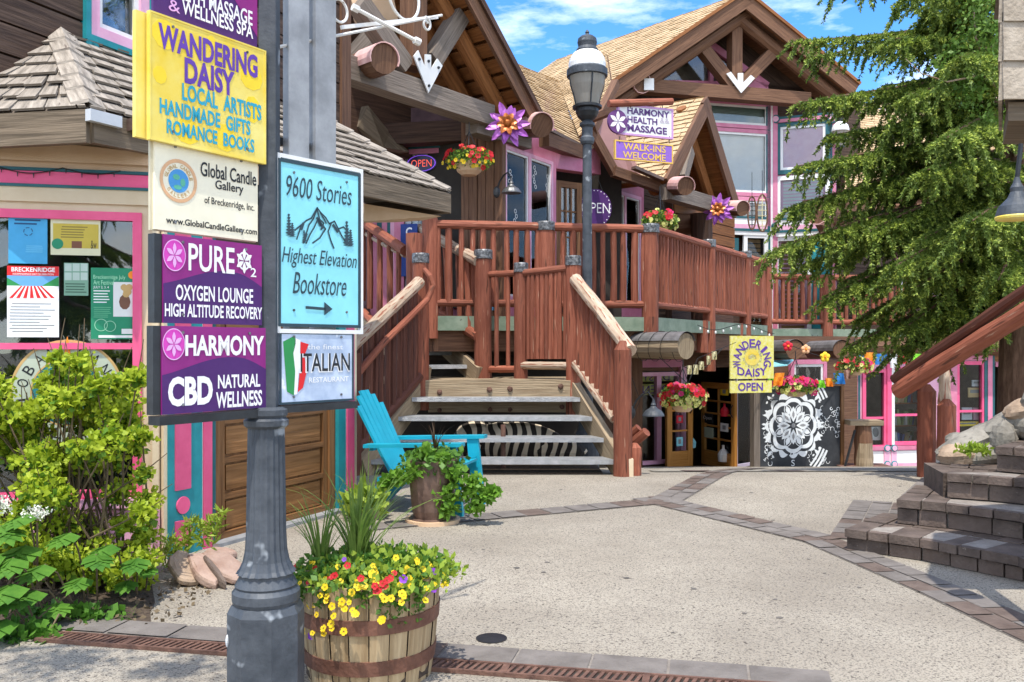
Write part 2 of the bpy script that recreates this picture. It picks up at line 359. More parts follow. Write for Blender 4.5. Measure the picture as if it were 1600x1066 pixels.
steel = mat('galvanised_steel', (.22, .225, .23), (.36, .365, .37), .55, 7, 0, .08, 30, metal=.25, speck=((.22, .18, .13), 5, .70))
tread_m = mat('grey_tread_metal', (.34, .35, .36), (.52, .53, .54), .45, 9, 0, .7, 120, metal=.5)
iron = mat('blue_grey_iron', (.034, .041, .051), (.080, .090, .104), .55, 7, 0, .22, 22, speck=((.24, .26, .28), 8, .64))
irondk = mat('black_iron', (.012, .013, .015), (.026, .028, .031), .42, 8, 0, .1, 40)
whiteiron = mat('white_iron', (.66, .64, .60), (.78, .76, .72), .5, 8, 0, .1, 40, speck=((.3, .26, .2), 18, .68))
rust = mat('rusty_iron', (.085, .042, .030), (.19, .10, .07), .8, 14, 0, .3, 60)
hoopm = mat('rusty_hoop', (.10, .042, .026), (.19, .085, .055), .65, 12, 0, .2, 60)
stave = wood('oak_stave', (.29, .195, .10), (.54, .41, .245), .75, .8, 9, .4, speck=((.18, .12, .07), 4, .64))
soil = mat('soil', (.045, .030, .02), (.12, .085, .058), .95, 30, 0, .8, 60)
stone = mat('grey_stone', (.15, .135, .11), (.33, .30, .25), .85, 5, 0, .7, 22, speck=((.14, .13, .11), 9, .63))
tanstone = mat('tan_stone', (.26, .18, .12), (.42, .31, .22), .85, 5, 0, .6, 22, speck=((.22, .15, .12), 9, .66))
pinkstone = mat('pink_sandstone', (.28, .175, .13), (.42, .30, .24), .85, 6, 0, .6, 24, speck=((.16, .10, .08), 8, .66))
brick = mat('dark_brick', (.072, .052, .042), (.15, .112, .090), .8, 6, 0, .4, 50, speck=((.24, .20, .17), 30, .70))
brickb = mat('brown_brick', (.10, .07, .055), (.165, .122, .098), .8, 6, 0, .4, 50, speck=((.3, .24, .2), 30, .72))
dirty_mortar = mat('dirty_mortar', (.20, .17, .145), (.31, .275, .24), .9, 12, 0, .5, 60)
mortar = mat('mortar', (.36, .33, .29), (.50, .46, .41), .9, 12, 0, .5, 60)
paver = mat('grey_paver', (.13, .112, .098), (.21, .185, .165), .85, 5, 0, .3, 50, speck=((.12, .1, .09), 35, .68))
aggr = mat('exposed_aggregate', (.275, .238, .188), (.40, .355, .285), .9, .9, 0, .55, 150, speck=((.085, .07, .058), 62, .60), speck2=((.19, .165, .135), 120, .53))
black = mat('black_rubber', (.012, .012, .012), (.02, .02, .02), .7, 8, 0, 0)
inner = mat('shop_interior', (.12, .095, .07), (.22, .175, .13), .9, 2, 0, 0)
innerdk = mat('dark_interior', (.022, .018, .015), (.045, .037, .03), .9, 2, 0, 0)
glass = glassmat('window_glass', (.9, .93, .93), .0, 1.35); glassm = glassmat('shop_glass', (.85, .9, .9), .05, 1.5); glassr = glassmat('reflective_glass', (.9, .92, .92), .04, 1.4); lampglass = leafmat('lamp_glass', (.58, .54, .47), (.66, .62, .55), .6, .25)
chairm = mat('blue_chair_paint', (.006, .29, .40), (.012, .35, .47), .42, 5, 0, .05, 30)
petalm = mat('purple_enamel', (.26, .045, .34), (.52, .18, .56), .32, 7, 0, .0, metal=.2)
copper = mat('copper_centre', (.22, .055, .01), (.44, .13, .02), .3, 8, 0, .1, 20, metal=.6)
tin = mat('silver_tin', (.05, .052, .055), (.30, .30, .30), .42, 26, 0, .7, 30, metal=.5)
globe = mat('white_lamp_globe', (.80, .80, .78), (.86, .86, .84), .35, 4, 0, 0)
greenrim = mat('green_metal_flashing', (.16, .22, .15), (.28, .34, .25), .6, 5, 0, .1, 25, speck=((.10, .12, .09), 10, .68))
greymetal = mat('grey_metal_cap', (.15, .145, .145), (.27, .26, .26), .5, 8, 0, .3, 18, metal=.5)
def flat(name, c, rough=.55): return mat(name, c, tuple(min(1, x*1.16+.006) for x in c), rough, 6, 0, .05, 30, rnd_obj=0)
magenta = flat('magenta_print', (.24, .012, .17)); plum = flat('plum_print', (.060, .010, .115)); hotpink = flat('hot_pink_print', (.62, .05, .42)); lettwhite = flat('white_print', (.82, .80, .80)); lilac = flat('lilac_print', (.72, .38, .68))
yellow = mat('yellow_sign_paint', (.78, .55, .025), (.84, .72, .22), .45, 4.0, 0, .04, 30, rnd_obj=0); yellowpale = mat('pale_yellow_paint', (.74, .66, .06), (.80, .76, .40), .5, 22, 0, .03, 30, rnd_obj=0)
purplel = flat('purple_letter', (.11, .04, .32)); bluel = flat('turquoise_letter', (.02, .32, .44)); creamb = flat('cream_board', (.80, .74, .56)); blackl = flat('black_letter', (.012, .013, .016))
cyanb = flat('pale_blue_board', (.23, .62, .70), .35); charcoal = flat('charcoal_letter', (.02, .045, .06)); silverb = mat('worn_blue_grey_board', (.28, .36, .50), (.56, .64, .76), .4, 7, 0, .05, 30, speck=((.8, .82, .84), 12, .68)); greenp = flat('flag_green', (.02, .24, .06)); redp = flat('flag_red', (.62, .012, .015))
globeblue = flat('globe_blue', (.06, .28, .58)); globegreen = flat('globe_green', (.10, .42, .28)); goldp = flat('gold_print', (.50, .32, .12)); bluep = flat('poster_blue', (.05, .33, .60)); greenpost = flat('poster_green', (.012, .22, .11)); orangep = flat('orange_cloth', (.85, .26, .015)); bluecl = flat('blue_cloth', (.02, .17, .48)); limecl = flat('lime_cloth', (.18, .55, .02)); redcl = flat('red_cloth', (.55, .01, .03)); whitecl = flat('white_cloth', (.75, .75, .75)); yellowcl = flat('yellow_cloth', (.85, .6, .03)); violet = flat('violet_board', (.26, .12, .52)); goldl = flat('gold_letter', (.75, .48, .10)); greyprint = flat('grey_print', (.25, .25, .25)); chalkb = mat('chalkboard', (.022, .024, .028), (.05, .053, .058), .75, 3, 0, .05, 30); chalk = flat('chalk_white', (.72, .74, .74), .8); skyp = flat('poster_sky', (.12, .34, .62)); aqua = flat('aqua_awning', (.25, .62, .70)); fawn = flat('fawn_sheet', (.60, .55, .33))
neon_r = mat('red_neon', (.9, .12, .08), (.9, .12, .08), .5, 5, 0, 0, rnd_obj=0, emit=.5); neon_b = mat('violet_neon', (.25, .08, .8), (.25, .08, .8), .5, 5, 0, 0, rnd_obj=0, emit=.35); neonback = flat('navy_panel', (.02, .015, .08), .3)
spr = leafmat('spruce_needle', (.090, .150, .026), (.22, .30, .055), .33); spr2 = leafmat('spruce_new_growth', (.36, .46, .07), (.56, .63, .14), .3)
currant = leafmat('currant_leaf', (.28, .40, .022), (.56, .64, .058), .47, scale=6); rhub = leafmat('broad_leaf', (.05, .16, .02), (.15, .32, .04), .35, scale=5); leafg = leafmat('green_leaf', (.05, .14, .02), (.15, .29, .045), .35, scale=9); limeleaf = leafmat('lime_leaf', (.22, .34, .03), (.42, .52, .07), .4, scale=9); blade = leafmat('grass_blade', (.10, .19, .03), (.26, .35, .08), .35, scale=4); aspen = leafmat('aspen_leaf', (.10, .20, .03), (.2, .32, .06), .35)
fyel = leafmat('yellow_petal', (.80, .50, .01), (.86, .66, .03), .2); fred = leafmat('red_petal', (.42, .008, .01), (.60, .02, .03), .2); fmag = leafmat('crimson_petal', (.50, .01, .09), (.66, .03, .18), .2); fpur = leafmat('violet_petal', (.20, .04, .45), (.32, .08, .6), .2); fwhite = leafmat('white_petal', (.7, .72, .6), (.8, .8, .7), .2); fpale = leafmat('pale_yellow_petal', (.62, .62, .14), (.78, .76, .30), .25)
bark = wood('spruce_bark', (.10, .055, .035), (.22, .13, .085), .9, 2, 6, .8); stem_m = wood('stem', (.10, .07, .04), (.2, .15, .09), .8, 2, 8, .3)
def zebra_mat():
    m, n, l, b = newmat('zebra_print'); t = n.new('ShaderNodeTexCoord'); w = n.new('ShaderNodeTexWave'); w.inputs['Scale'].default_value = 2.4; w.inputs['Distortion'].default_value = 9; w.inputs['Detail'].default_value = 1.5; w.inputs['Detail Scale'].default_value = .8
    l.new(t.outputs['Object'], w.inputs['Vector']); r = n.new('ShaderNodeValToRGB'); r.color_ramp.elements[0].position = .5; r.color_ramp.elements[1].position = .56; r.color_ramp.elements[0].color = (.02, .014, .01, 1); r.color_ramp.elements[1].color = (.66, .55, .40, 1)
    l.new(w.outputs[0], r.inputs[0]); l.new(r.outputs[0], b.inputs['Base Color']); b.inputs['Roughness'].default_value = .85
    return m
zebra = zebra_mat()
# ------------------------------------------------------------------ ground
def ground_sheet():
    m = M(); xs = [-300, -80, -30, -12, -6, -3, 0, 3, 6, 9, 12, 16, 22, 40, 90, 300]; ys = [-200, -60, -20, -5, 0, 4, 8, 9.2, 9.6, 10, 10.4, 10.8, 11.5, 12.5, 14, 16, 18, 20, 21.5, 25, 40, 100, 400]
    for j in range(len(ys)-1):
        for i in range(len(xs)-1):
            q = [(xs[i], ys[j]), (xs[i+1], ys[j]), (xs[i+1], ys[j+1]), (xs[i], ys[j+1])]
            m.face([(x, y, gz(x, y)) for x, y in q])
    return m
struct('plaza_ground', ground_sheet(), aggr)
def brick_strip(name, p, q, w, bl, rows, mt=paver, jit=.004, lift=.004):
    p, q = V(p[0], p[1], 0), V(q[0], q[1], 0); d = q-p; L = d.length; u = d/L; s = V(-u.y, u.x, 0); m = M(); n = max(1, round(L/bl)); bw = w/rows
    nn = max(2, int(L/.5))
    for i in range(nn):
        a, b = p+u*L*i/nn, p+u*L*(i+1)/nn
        m.face([V(c.x, c.y, gz(c.x, c.y)+lift) for c in (a-s*w/2, b-s*w/2, b+s*w/2, a+s*w/2)], None, False, 1)
    for r in range(rows):
        t = (r % 2)*.5*L/n; k = -1
        while k < n:
            a = max(0, k*L/n+t+.006); b = min(L, (k+1)*L/n+t-.006); k += 1
            if b-a < .03: continue
            o0, o1 = -w/2+r*bw+.005, -w/2+(r+1)*bw-.005; h = lift+.004+rnd(0, jit)
            top = [p+u*x+s*y for x, y in ((a, o0), (b, o0), (b, o1), (a, o1))]
            top = [V(c.x, c.y, gz(c.x, c.y)+h) for c in top]; ox, oy = rnd(0, 9), rnd(0, 9)
            m.face(top, [(ox, oy), (ox+b-a, oy), (ox+b-a, oy+bw), (ox, oy+bw)], False, 0 if random.random() < .6 else 2)
    o = m.build(name, [mt, dirty_mortar, brickb if mt is paver else brick]); o['kind'] = 'structure'; return o
brick_strip('paving_strip', G(560, 826), G(1030, 784), .26, .24, 1)
brick_strip('paving_strip', G(1034, 786), (3.35, 12.2), .30, .2, 2)
brick_strip('paving_strip', G(1010, 778), G(1292, 846), .34, .2, 2)
brick_strip('paving_strip', G(1285, 846), G(1474, 925), .30, .24, 2)
brick_strip('paving_strip', G(1472, 924), G(1660, 1010), .30, .24, 2)
brick_strip('paving_strip', (2.53, 6.42), (3.32, 8.02), .50, .2, 3)
brick_strip('paving_strip', (1.6, 10.35), (6.6, 10.55), .34, .36, 1, stone)
brick_strip('paving_strip', G(90, 975), G(1300, 1064), .20, .34, 1)
# rusty channel grate along the front
def grate():
    m = M(); a, b = V(-2.25, 4.30, 0), V(1.2, 3.60, 0); d = (b-a); L = d.length; u = d/L; s = V(-u.y, u.x, 0)
    m.obox(a-s*.055+Z*.001, d, s*.11, Z*.006, 1)
    m.obox(a-s*.062+Z*.001, d, s*.014, Z*.018); m.obox(a+s*.048+Z*.001, d, s*.014, Z*.018)
    k = 0
    while k < L-.03:
        m.obox(a+u*k-s*.046+Z*.006, u*.016+s*.0, s*.092+u*.02, Z*.010); k += .032
    for k in np.arange(.45, L, .6): m.obox(a+u*float(k)-s*.046+Z*.006, u*.03, s*.092, Z*.012)
    o = tag(m.build('drain_grate', [rust, innerdk]), 'long rusty slotted drain grate set flush across the front of the plaza', 'drain grate')
grate()
# ------------------------------------------------------------------ sign post in the foreground
SPX, SPY = (416-CX)/F*3.4, 3.4
sp = thing('sign_post', 'blue-grey fluted cast iron street post carrying the stacked shop signs, its foot beside the barrel', 'sign post', (SPX, SPY, 0))
m = M(); m.lathe([(.165, 0), (.165, .04), (.143, .055), (.143, .40), (.128, .43)], (SPX, SPY, 0), 8, False, a0=R(22.5)); m.build('pedestal', iron, sp)
m = M(); m.lathe([(.120, .43), (.126, .445), (.126, .475), (.112, .492), (.116, .50), (.100, .53), (.100, .545)], (SPX, SPY, 0), 28); m.build('collar', iron, sp)
m = M(); m.lathe([(.112, .545), (.100, .56), (.086, .59), (.078, .63), (.074, .70), (.072, .85), (.068, 1.09)], (SPX, SPY, 0), 40, True, .075); m.build('fluted_column', iron, sp)
m = M(); m.lathe([(.070, 1.09), (.082, 1.10), (.084, 1.12), (.073, 1.13), (.079, 1.14), (.079, 1.16), (.06, 1.17)], (SPX, SPY, 0), 28); m.build('capital', iron, sp)
SL = Plane(230, 2.95, 412, 3.36); SB = Plane(434, 3.40, 563, 3.72)
m = M(); m.box((SPX+.012, SPY+.0, 2.33), .064, .064, 2.32); m.build('square_upright', iron, sp)
for x0, x1 in ((452, 483), (493, 525)):
    m = M(); SB.off(-.03).box(m, x0, x1, -130, 515, -.04, 0); m.build('sign_bar', steel, sp)
m = M(); SL.sbox(m, SL.s_at(246), SL.s_at(420), 1.135, 1.165, -.05, .012); m.build('sign_shelf', irondk, sp)
m = M(); SB.sbox(m, SB.s_at(430), SB.s_at(556), 1.145, 1.172, -.05, .012); m.build('sign_shelf', irondk, sp)
for zz in (1.32, 1.62, 1.95, 2.3, 2.7):
    m = M(); SL.sbox(m, SL.s_at(300), SL.s_at(424), zz-.02, zz+.02, -.045, -.03); m.build('bracket', irondk, sp)
m = M()
for zz in (1.3, 2.0, 2.2): SB.off(-.03).sbox(m, -.06, .3, zz-.015, zz+.015, -.06, -.04)
m.build('bracket', irondk, sp)
m = M(); q = V(SPX-.141*math.cos(.42), SPY-.141*math.sin(.42), .30); m.ico(q, .007, .012, .024); m.build('plate', palegrey, sp)
# white scroll bracket above the blue sign
br = thing('scroll_bracket', 'white wrought iron sign bracket with scrolls reaching right above the pale blue sign', 'sign bracket', P(432, 74, 3.45))
a, b = P(428, 75, 3.44), P(690, 24, 4.3); m = M(); m.tube([a, a+(b-a)*.5, b], .007); m.build('arm', whiteiron, br)
m = M(); c, d = P(533, 43, 3.80), P(683, 27, 4.27); m.beam(c, d, .012, .016); m.build('flat_arm', whiteiron, br)
m = M(); c, d = P(557, 14, 3.85), P(654, 66, 4.05); m.tube([c, d], .0085); m.tube([c-(d-c)*.06, c+(d-c)*.03], .017); m.tube([d-(d-c)*.07, d+(d-c)*.02], .017); m.build('cross_bolt', whiteiron, br)
def scroll(cx, cy, d, r0, r1, t0, t1):
    c = P(cx, cy, d); n = 26; u = (b-a).normalized(); u.z = 0; u.normalize(); pts = []
    for i in range(n+1):
        t = t0+(t1-t0)*i/n; r = r0+(r1-r0)*i/n; pts.append(c+u*math.cos(t)*r+Z*math.sin(t)*r)
    return pts
m = M(); m.tube(scroll(632, -6, 4.12, .115, .10, R(150), R(400)), .007, 5); m.build('scroll', whiteiron, br)
m = M(); m.tube(scroll(666, 38, 4.2, .034, .012, R(100), R(-330)), .006, 5); m.build('scroll', whiteiron, br)
m = M(); m.tube(scroll(530, 16, 3.8, .05, .045, R(-120), R(120)), .006, 5); m.build('scroll', whiteiron, br)
# ---- signs
def wave_board(m, pl, a, b, z0, z1, out, lo=.42, hi=.64):       # dark lower field with a wavy top edge
    n = 30; top = []
    for i in range(n+1):
        t = i/n; y = lo+(hi-lo)*(math.sin((t*1.25-.28)*math.pi)*.5+.5)-max(0, t-.75)**1.4*2.0*(hi-lo); top.append((a+(b-a)*t, z0+(z1-z0)*y))
    for i in range(n): pl.spoly(m, [(top[i][0], z0), (top[i+1][0], z0), top[i+1], top[i]], out)
def emblem(root, pl, q, z, r, out, sx=.82):
    m = M(); pl.sdisc(m, q, z, r, out-.001, out, 32, sx); m.build('emblem_disc', hotpink, root)
    m = M(); pl.sring(m, q, z, r*.97, r*1.04, 0, out+.0012, 36, sx); m.build('emblem_ring', lilac, root)
    m = M(); petals(m, pl, q, z, r*.82, out+.0016, sx); m.build('emblem_flower', lilac, root)
def petals(m, pl, q, z, r, out, sx=1., n=6, w=.20, r0=.06):
    for k in range(n):
        t = 2*math.pi*k/n+math.pi/2; c, s_ = math.cos(t), math.sin(t)
        def pp(a, b): return (q+(c*a-s_*b)*r*sx, z+(s_*a+c*b)*r)
        pl.spoly(m, [pp(r0, 0), pp(.4, -w*.85), pp(.62, -w), pp(.85, -w*.55), pp(1, 0), pp(.85, w*.55), pp(.62, w), pp(.4, w*.85)], out)
def board(name, label, pl, x0, x1, z0, z1, th, mt, off=0., cat='sign', frame=None, bolts=True):
    a, b = pl.s_at(x0), pl.s_at(x1); p = pl.off(off); t = thing(name, label, cat, p.pt((a+b)/2, z0))
    m = M(); p.sbox(m, a, b, z0, z1, -th, 0); m.build('board', mt, t)
    if frame: m = M(); p.sframe(m, a-.004, b+.004, z0-.004, z1+.004, frame[0], -th-.002, .003); m.build('frame', frame[1], t)
    if bolts:
        for qq in (a+(b-a)*.18, a+(b-a)*.82):
            for zz in (z0+(z1-z0)*.1, z0+(z1-z0)*.93): m = M(); p.sdisc(m, qq, zz, .005, 0, .004, 8); m.build('bolt', tin, t)
    return t, p, a, b
def letters(t, pl, rows, mt, out=.002, name='lettering'):
    m = M()
    for r in rows:
        k = dict(r[5]) if len(r) > 5 else {}; ptext(m, pl, r[0], r[1], r[2], r[3], r[4], out, **k)
    return m.build(name, mt, t)
t, p, a, b = board('shop_sign', 'purple sign reading & WELLNESS SPA, topmost on the post, cut by the frame', SL, 246, 408, 2.42, 3.0, .012, plum, -.022)
m = M(); p.spoly(m, [(a+(b-a)*.55, 2.76), (b, 2.56), (b, 3.0), (a, 3.0), (a, 2.88)], .001); m.build('magenta_field', magenta, t)
letters(t, p, [('WELLNESS SPA', 284, 395, 20, 41.5, {'bold': .018}), ('HEALTH MASSAGE', 255, 394, -9, 15, {'bold': .018})], lettwhite)
letters(t, p, [('&', 263, 281, 1, 19)], lilac, name='ampersand')
t, p, a, b = board('shop_sign', 'yellow hand painted sign listing local artists, handmade gifts and romance books', SL, 230, 412, 2.08, 2.505, .016, yellow, .012)
m = M(); p.sbox(m, a-.035, b-.03, 2.085, 2.50, -.04, -.022); m.build('back_board', yellow, t)
m = M(); p.sframe(m, a, b, 2.08, 2.505, .006, 0, .002); m.build('edge', yellow, t)
m = M()
for qx, qz, rr in ((.12, .85, .05), (.08, .52, .03), (.86, .72, .045), (.87, .45, .05), (.3, .13, .045), (.62, .15, .05), (.5, .9, .03)): m = M(); p.sdisc(m, a+(b-a)*qx, 2.08+.425*qz, rr, 0, .0006, 9, rnd(.6, 1.2)); m.build('paint_blotch', MATS.get('golden_blotch') or flat('golden_blotch', (.80, .57, .02)), t)
letters(t, p, [('WANDERING', 247, 402, 61, 99, {'bold': .034}), ('DAISY', 288, 366, 101, 141, {'bold': .034})], purplel)
letters(t, p, [('LOCAL  ARTISTS', 284, 408, 147, 173, {'bold': .03}), ('HANDMADE  GIFTS', 249, 391, 171, 195, {'bold': .03}), ('ROMANCE  BOOKS', 260, 397, 202, 224, {'bold': .03})], bluel)
t, p, a, b = board('shop_sign', 'cream sign with a round globe emblem and black candle shop lettering below the yellow sign', SL, 244, 405, 1.79, 2.10, .012, creamb, -.008)
m = M(); p.sframe(m, a-.01, b, 1.787, 2.1, .010, -.02, -.011); m.build('wooden_back', flat('cream_edge', (.55, .5, .36)), t)
letters(t, p, [('Global Candle', 313, 400, 261, 283, {'bold': .012}), ('Gallery', 336, 380, 285, 303, {'bold': .012}), ('of Breckenridge, Inc.', 319, 397, 313, 327, {'bold': .008}), ('www.GlobalCandleGallery.com', 259, 401, 348, 361, {'bold': .02})], blackl)
q, z = p.hit(279, 283)
m = M(); p.sring(m, q, z, .062, .074, 0, .0015, 36); m.build('emblem_ring', flat('peach_ring', (.66, .38, .2)), t)
m = M(); p.sdisc(m, q, z, .040, 0, .0016, 30); m.build('globe_emblem', globeblue, t)
m = M()
for dx, dz, r1, r2 in ((-.010, .012, .014, .010), (.016, -.004, .010, .014), (-.004, -.022, .016, .008)): p.sdisc(m, q+dx, z+dz, r2, .0016, .0022, 12, r1/r2)
m.build('land_patch', globegreen, t)
m = M(); ctext(m, p, 'GLOBAL CANDLE', q, z, .051, .013, 165, 15, .002, .02); ctext(m, p, 'GALLERY', q, z, .051, .013, 220, 320, .002, .02); m.build('ring_lettering', goldp, t)
for nm, lab, z0, z1, x0, x1 in (('pure', 'purple oxygen lounge sign with a pink flower emblem, just under the cream sign', 1.478, 1.776, 255, 409), ('harm', 'purple natural wellness sign with large CBD lettering, lowest on the left of the post', 1.17, 1.468, 253, 416)):
    t, p, a, b = board('shop_sign', lab, SL, x0, x1, z0, z1, .012, magenta, 0)
    m = M(); wave_board(m, p, a, b, z0, z1, .0008); m.build('plum_field', plum, t)
    m = M(); p.sbox(m, a-.03, a-.002, z0, z1, -.04, -.005); m.build('edge_strip', irondk, t)
    q, z = p.hit(272 if nm == 'pure' else 271, 399 if nm == 'pure' else 538); emblem(t, p, q, z, .052, .0015)
    if nm == 'pure':
        letters(t, p, [('PURE', 294, 366, 384, 426, {'bold': .014}), ('2', 391, 400, 419, 433, {'bold': .01})], lettwhite)
        letters(t, p, [('OXYGEN LOUNGE', 274, 395, 448, 472, {'bold': .02}), ('HIGH ALTITUDE RECOVERY', 257, 409, 477, 497, {'bold': .022})], lettwhite, name='lettering')
        q, z = p.hit(381, 408); m = M(); p.sring(m, q, z, .027, .034, 0, .002, 28, .85); petals(m, p, q, z, .047, .0026, .85); m.build('lettering', lettwhite, t)
    else:
        letters(t, p, [('HARMONY', 289, 412, 524, 556, {'bold': .034})], lettwhite)
        letters(t, p, [('CBD', 262, 332, 588, 634, {'bold': .046}), ('NATURAL', 340, 406, 585, 606, {'bold': .026}), ('WELLNESS', 337, 409, 611, 636, {'bold': .026})], lettwhite, name='lettering')
# pale blue bookstore sign
t, p, a, b = board('shop_sign', 'pale blue bookstore sign with a black mountain drawing and an arrow', SB, 434, 563, 1.475, 2.115, .012, cyanb, 0)
m = M(); p.sframe(m, a-.004, b+.014, 1.45, 2.135, .016, -.014, .002); m.build('white_edge', whitep, t)
m = M(); p.sframe(m, a, b, 1.475, 2.115, .012, 0, .0035); m.build('dark_border', charcoal, t)
letters(t, p, [('9600 Stories', 447, 549, 282, 314, {'shear': .2}), ('Highest Elevation', 440, 557, 391, 422, {'shear': .3}), ('Bookstore', 457, 541, 428, 461, {'shear': .3})], charcoal)
def strokes(m, pl, lines, w, out):
    for ln in lines:
        for i in range(len(ln)-1):
            (x0, y0), (x1, y1) = pl.hit(*ln[i]), pl.hit(*ln[i+1]); dx, dy = x1-x0, y1-y0; L = math.hypot(dx, dy) or 1; nx, ny = -dy/L*w/2, dx/L*w/2; ex, ey = dx/L*w*.3, dy/L*w*.3
            pl.spoly(m, [(x0-ex+nx, y0-ey+ny), (x0-ex-nx, y0-ey-ny), (x1+ex-nx, y1+ey-ny), (x1+ex+nx, y1+ey+ny)][::-1], out)
m = M(); mt_l = [[(460, 360), (470, 352), (478, 345), (486, 341), (495, 325), (500, 332), (508, 340), (514, 350), (522, 346), (528, 358), (536, 355), (543, 362)], [(495, 326), (489, 342), (482, 352), (477, 368), (473, 380)], [(495, 328), (499, 343), (505, 349), (501, 359)], [(500, 333), (506, 343), (509, 349)], [(517, 349), (512, 362), (516, 375), (521, 388)], [(495, 345), (490, 356), (484, 366), (478, 380)], [(504, 352), (508, 358), (499, 372), (488, 380)], [(528, 358), (533, 368), (539, 378)], [(470, 352), (467, 362), (463, 374)]]
strokes(m, p, mt_l, .0065, .003); strokes(m, p, [[(495, 341), (500, 352)], [(497, 343), (504, 356)], [(520, 352), (527, 362)], [(473, 350), (470, 358)], [(478, 366), (474, 378)]], .012, .0031); m.build('mountain_drawing', charcoal, t)
m = M()
for tx, ty, h, w in ((450.5, 331, 37, 7), (456, 347, 23, 7), (474.5, 359, 20, 5), (541, 342, 42, 8), (547, 357, 28, 7)):
    pts = []
    for k in range(8):
        y = ty+h*(k+1)/8; ww = w*(.25+.75*(k+1)/8); pts += [(tx-ww*.5*(.4), y-1.5), (tx-ww*.9*(.55+.45*rnd(.6, 1)), y)]
    right = [(2*tx-x, y) for x, y in reversed(pts)]
    for i in range(0, len(pts)-1): p.spoly(m, [p.hit(*pts[i]), p.hit(*pts[i+1]), p.hit(2*tx-pts[i+1][0], pts[i+1][1]), p.hit(2*tx-pts[i][0], pts[i][1])], .0033+.0001*i)
m.build('tree_drawing', charcoal, t)
m = M(); strokes(m, p, [[(478, 480.5), (508, 483)]], .011, .003); p.spoly(m, [p.hit(506, 472), p.hit(506, 493), p.hit(519, 483)], .003); m.build('arrow', charcoal, t)
t, p, a, b = board('shop_sign', 'worn blue-grey Italian restaurant sign with faded flag boot under the pale blue sign', SB, 437, 553, 1.176, 1.456, .012, silverb, -.002)
m = M(); p.sframe(m, a, b, 1.176, 1.456, .009, 0, .0022); m.build('dark_border', charcoal, t)
letters(t, p, [('ITALIAN', 467, 546, 552, 582, {'bold': .03})], whitecl, .0022, 'lettering_outline')
letters(t, p, [('ITALIAN', 469, 546, 552, 580, {'bold': .012})], blackl, .003)
letters(t, p, [('RESTAURANT', 482, 544, 589, 597, {'bold': .01}), ('the finest', 480, 535, 538, 546)], whitecl, .003, 'faded_lettering')
for nm, pts, mm in (('green_stripe', [(442, 534), (461, 524), (462, 536), (458, 552), (461, 580), (459, 618), (448, 612)], greenp), ('white_stripe', [(461, 528), (469, 532), (468, 560), (466, 590), (464, 616), (459, 617), (461, 580), (458, 552)], whitecl), ('red_stripe', [(469, 534), (482, 538), (475, 556), (479, 580), (473, 606), (465, 613), (467, 590), (469, 560)], redp)):
    m = M(); p.spoly(m, [p.hit(x, y) for x, y in pts][::-1], .0016 if nm != 'red_stripe' else .0018); m.build(nm, mm, t)
# ------------------------------------------------------------------ half-barrel planter
BX, BY = (578-CX)/F*3.86, 3.86
bp_ = thing('barrel_planter', 'half whiskey barrel planter with rusty hoops, overflowing with yellow and red pansies and spiky grass', 'planter', (BX, BY, 0))
def barrel_r(z): return .262+.036*math.sin(min(1, z/.43)*1.55)
m = M(); NS = 22
for k in range(NS):
    a0, a1 = 2*math.pi*k/NS+.008, 2*math.pi*(k+1)/NS-.008; o = rnd(-.003, .003); u0 = rnd(0, 9); zs = [0, .08, .17, .26, .35, .425+rnd(-.006, .006)]
    for i in range(5):
        for j in range(3):
            b0, b1 = a0+(a1-a0)*j/3, a0+(a1-a0)*(j+1)/3; r0, r1 = barrel_r(zs[i])+o, barrel_r(zs[i+1])+o
            m.face([V(BX+math.cos(t_)*r_, BY+math.sin(t_)*r_, z_) for t_, r_, z_ in ((b0, r0, zs[i]), (b1, r0, zs[i]), (b1, r1, zs[i+1]), (b0, r1, zs[i+1]))], [(u0+zs[i], j*.03+k), (u0+zs[i], j*.03+.03+k), (u0+zs[i+1], j*.03+.03+k), (u0+zs[i+1], j*.03+k)])
    r_ = barrel_r(.425)+o; m.face([V(BX+math.cos(t_)*q_, BY+math.sin(t_)*q_, zs[-1]) for t_, q_ in ((a0, r_), (a1, r_), (a1, r_-.025), (a0, r_-.025))])
    m.face([V(BX+math.cos(t_)*(r_-.025), BY+math.sin(t_)*(r_-.025), z_) for t_, z_ in ((a0, .3), (a0, zs[-1]), (a1, zs[-1]), (a1, .3))])
m.build('barrel', stave, bp_)
m = M(); m.lathe([(.268, .02), (.268, .37)], (BX, BY, 0), 22); m.build('soil', soil, bp_)
for z0, z1 in ((.075, .135), (.245, .305)):
    m = M(); m.lathe([(barrel_r(z0)-.002, z0), (barrel_r(z0)+.008, z0), (barrel_r(z1)+.008, z1), (barrel_r(z1)-.002, z1)], (BX, BY, 0), 44, False); m.build('hoop', hoopm, bp_)
L = Leaves(); c = ell(3000, (BX+.01, BY-.0, .43), (.36, .34, .09), .45); c = c[c[:, 2] > .40-.22*np.clip(np.hypot(c[:, 0]-BX, c[:, 1]-BY)-.27, 0, 1)/.1*RNG.uniform(0, 1, len(c))]
L.rand(c, .034, .011, .5); c2 = ell(1600, (BX+.06, BY-.05, .44), (.35, .32, .09), .4); c2 = c2[c2[:, 2] > .40]; L.rand(c2, .034, .011, .6, 1)
for k in range(9):
    an = R(rnd(195, 350)); n = 60; tt = RNG.uniform(0, 1, n); rr = .285+.03*np.sin(tt*3); cc = np.stack([BX+np.cos(an+tt*.1)*rr, BY+np.sin(an+tt*.1)*rr, .45-.17*tt*rnd(.4, 1)], 1)+RNG.normal(size=(n, 3))*.014; L.rand(cc, .026, .009, -.2)
L.build('foliage', [leafg, limeleaf], bp_)
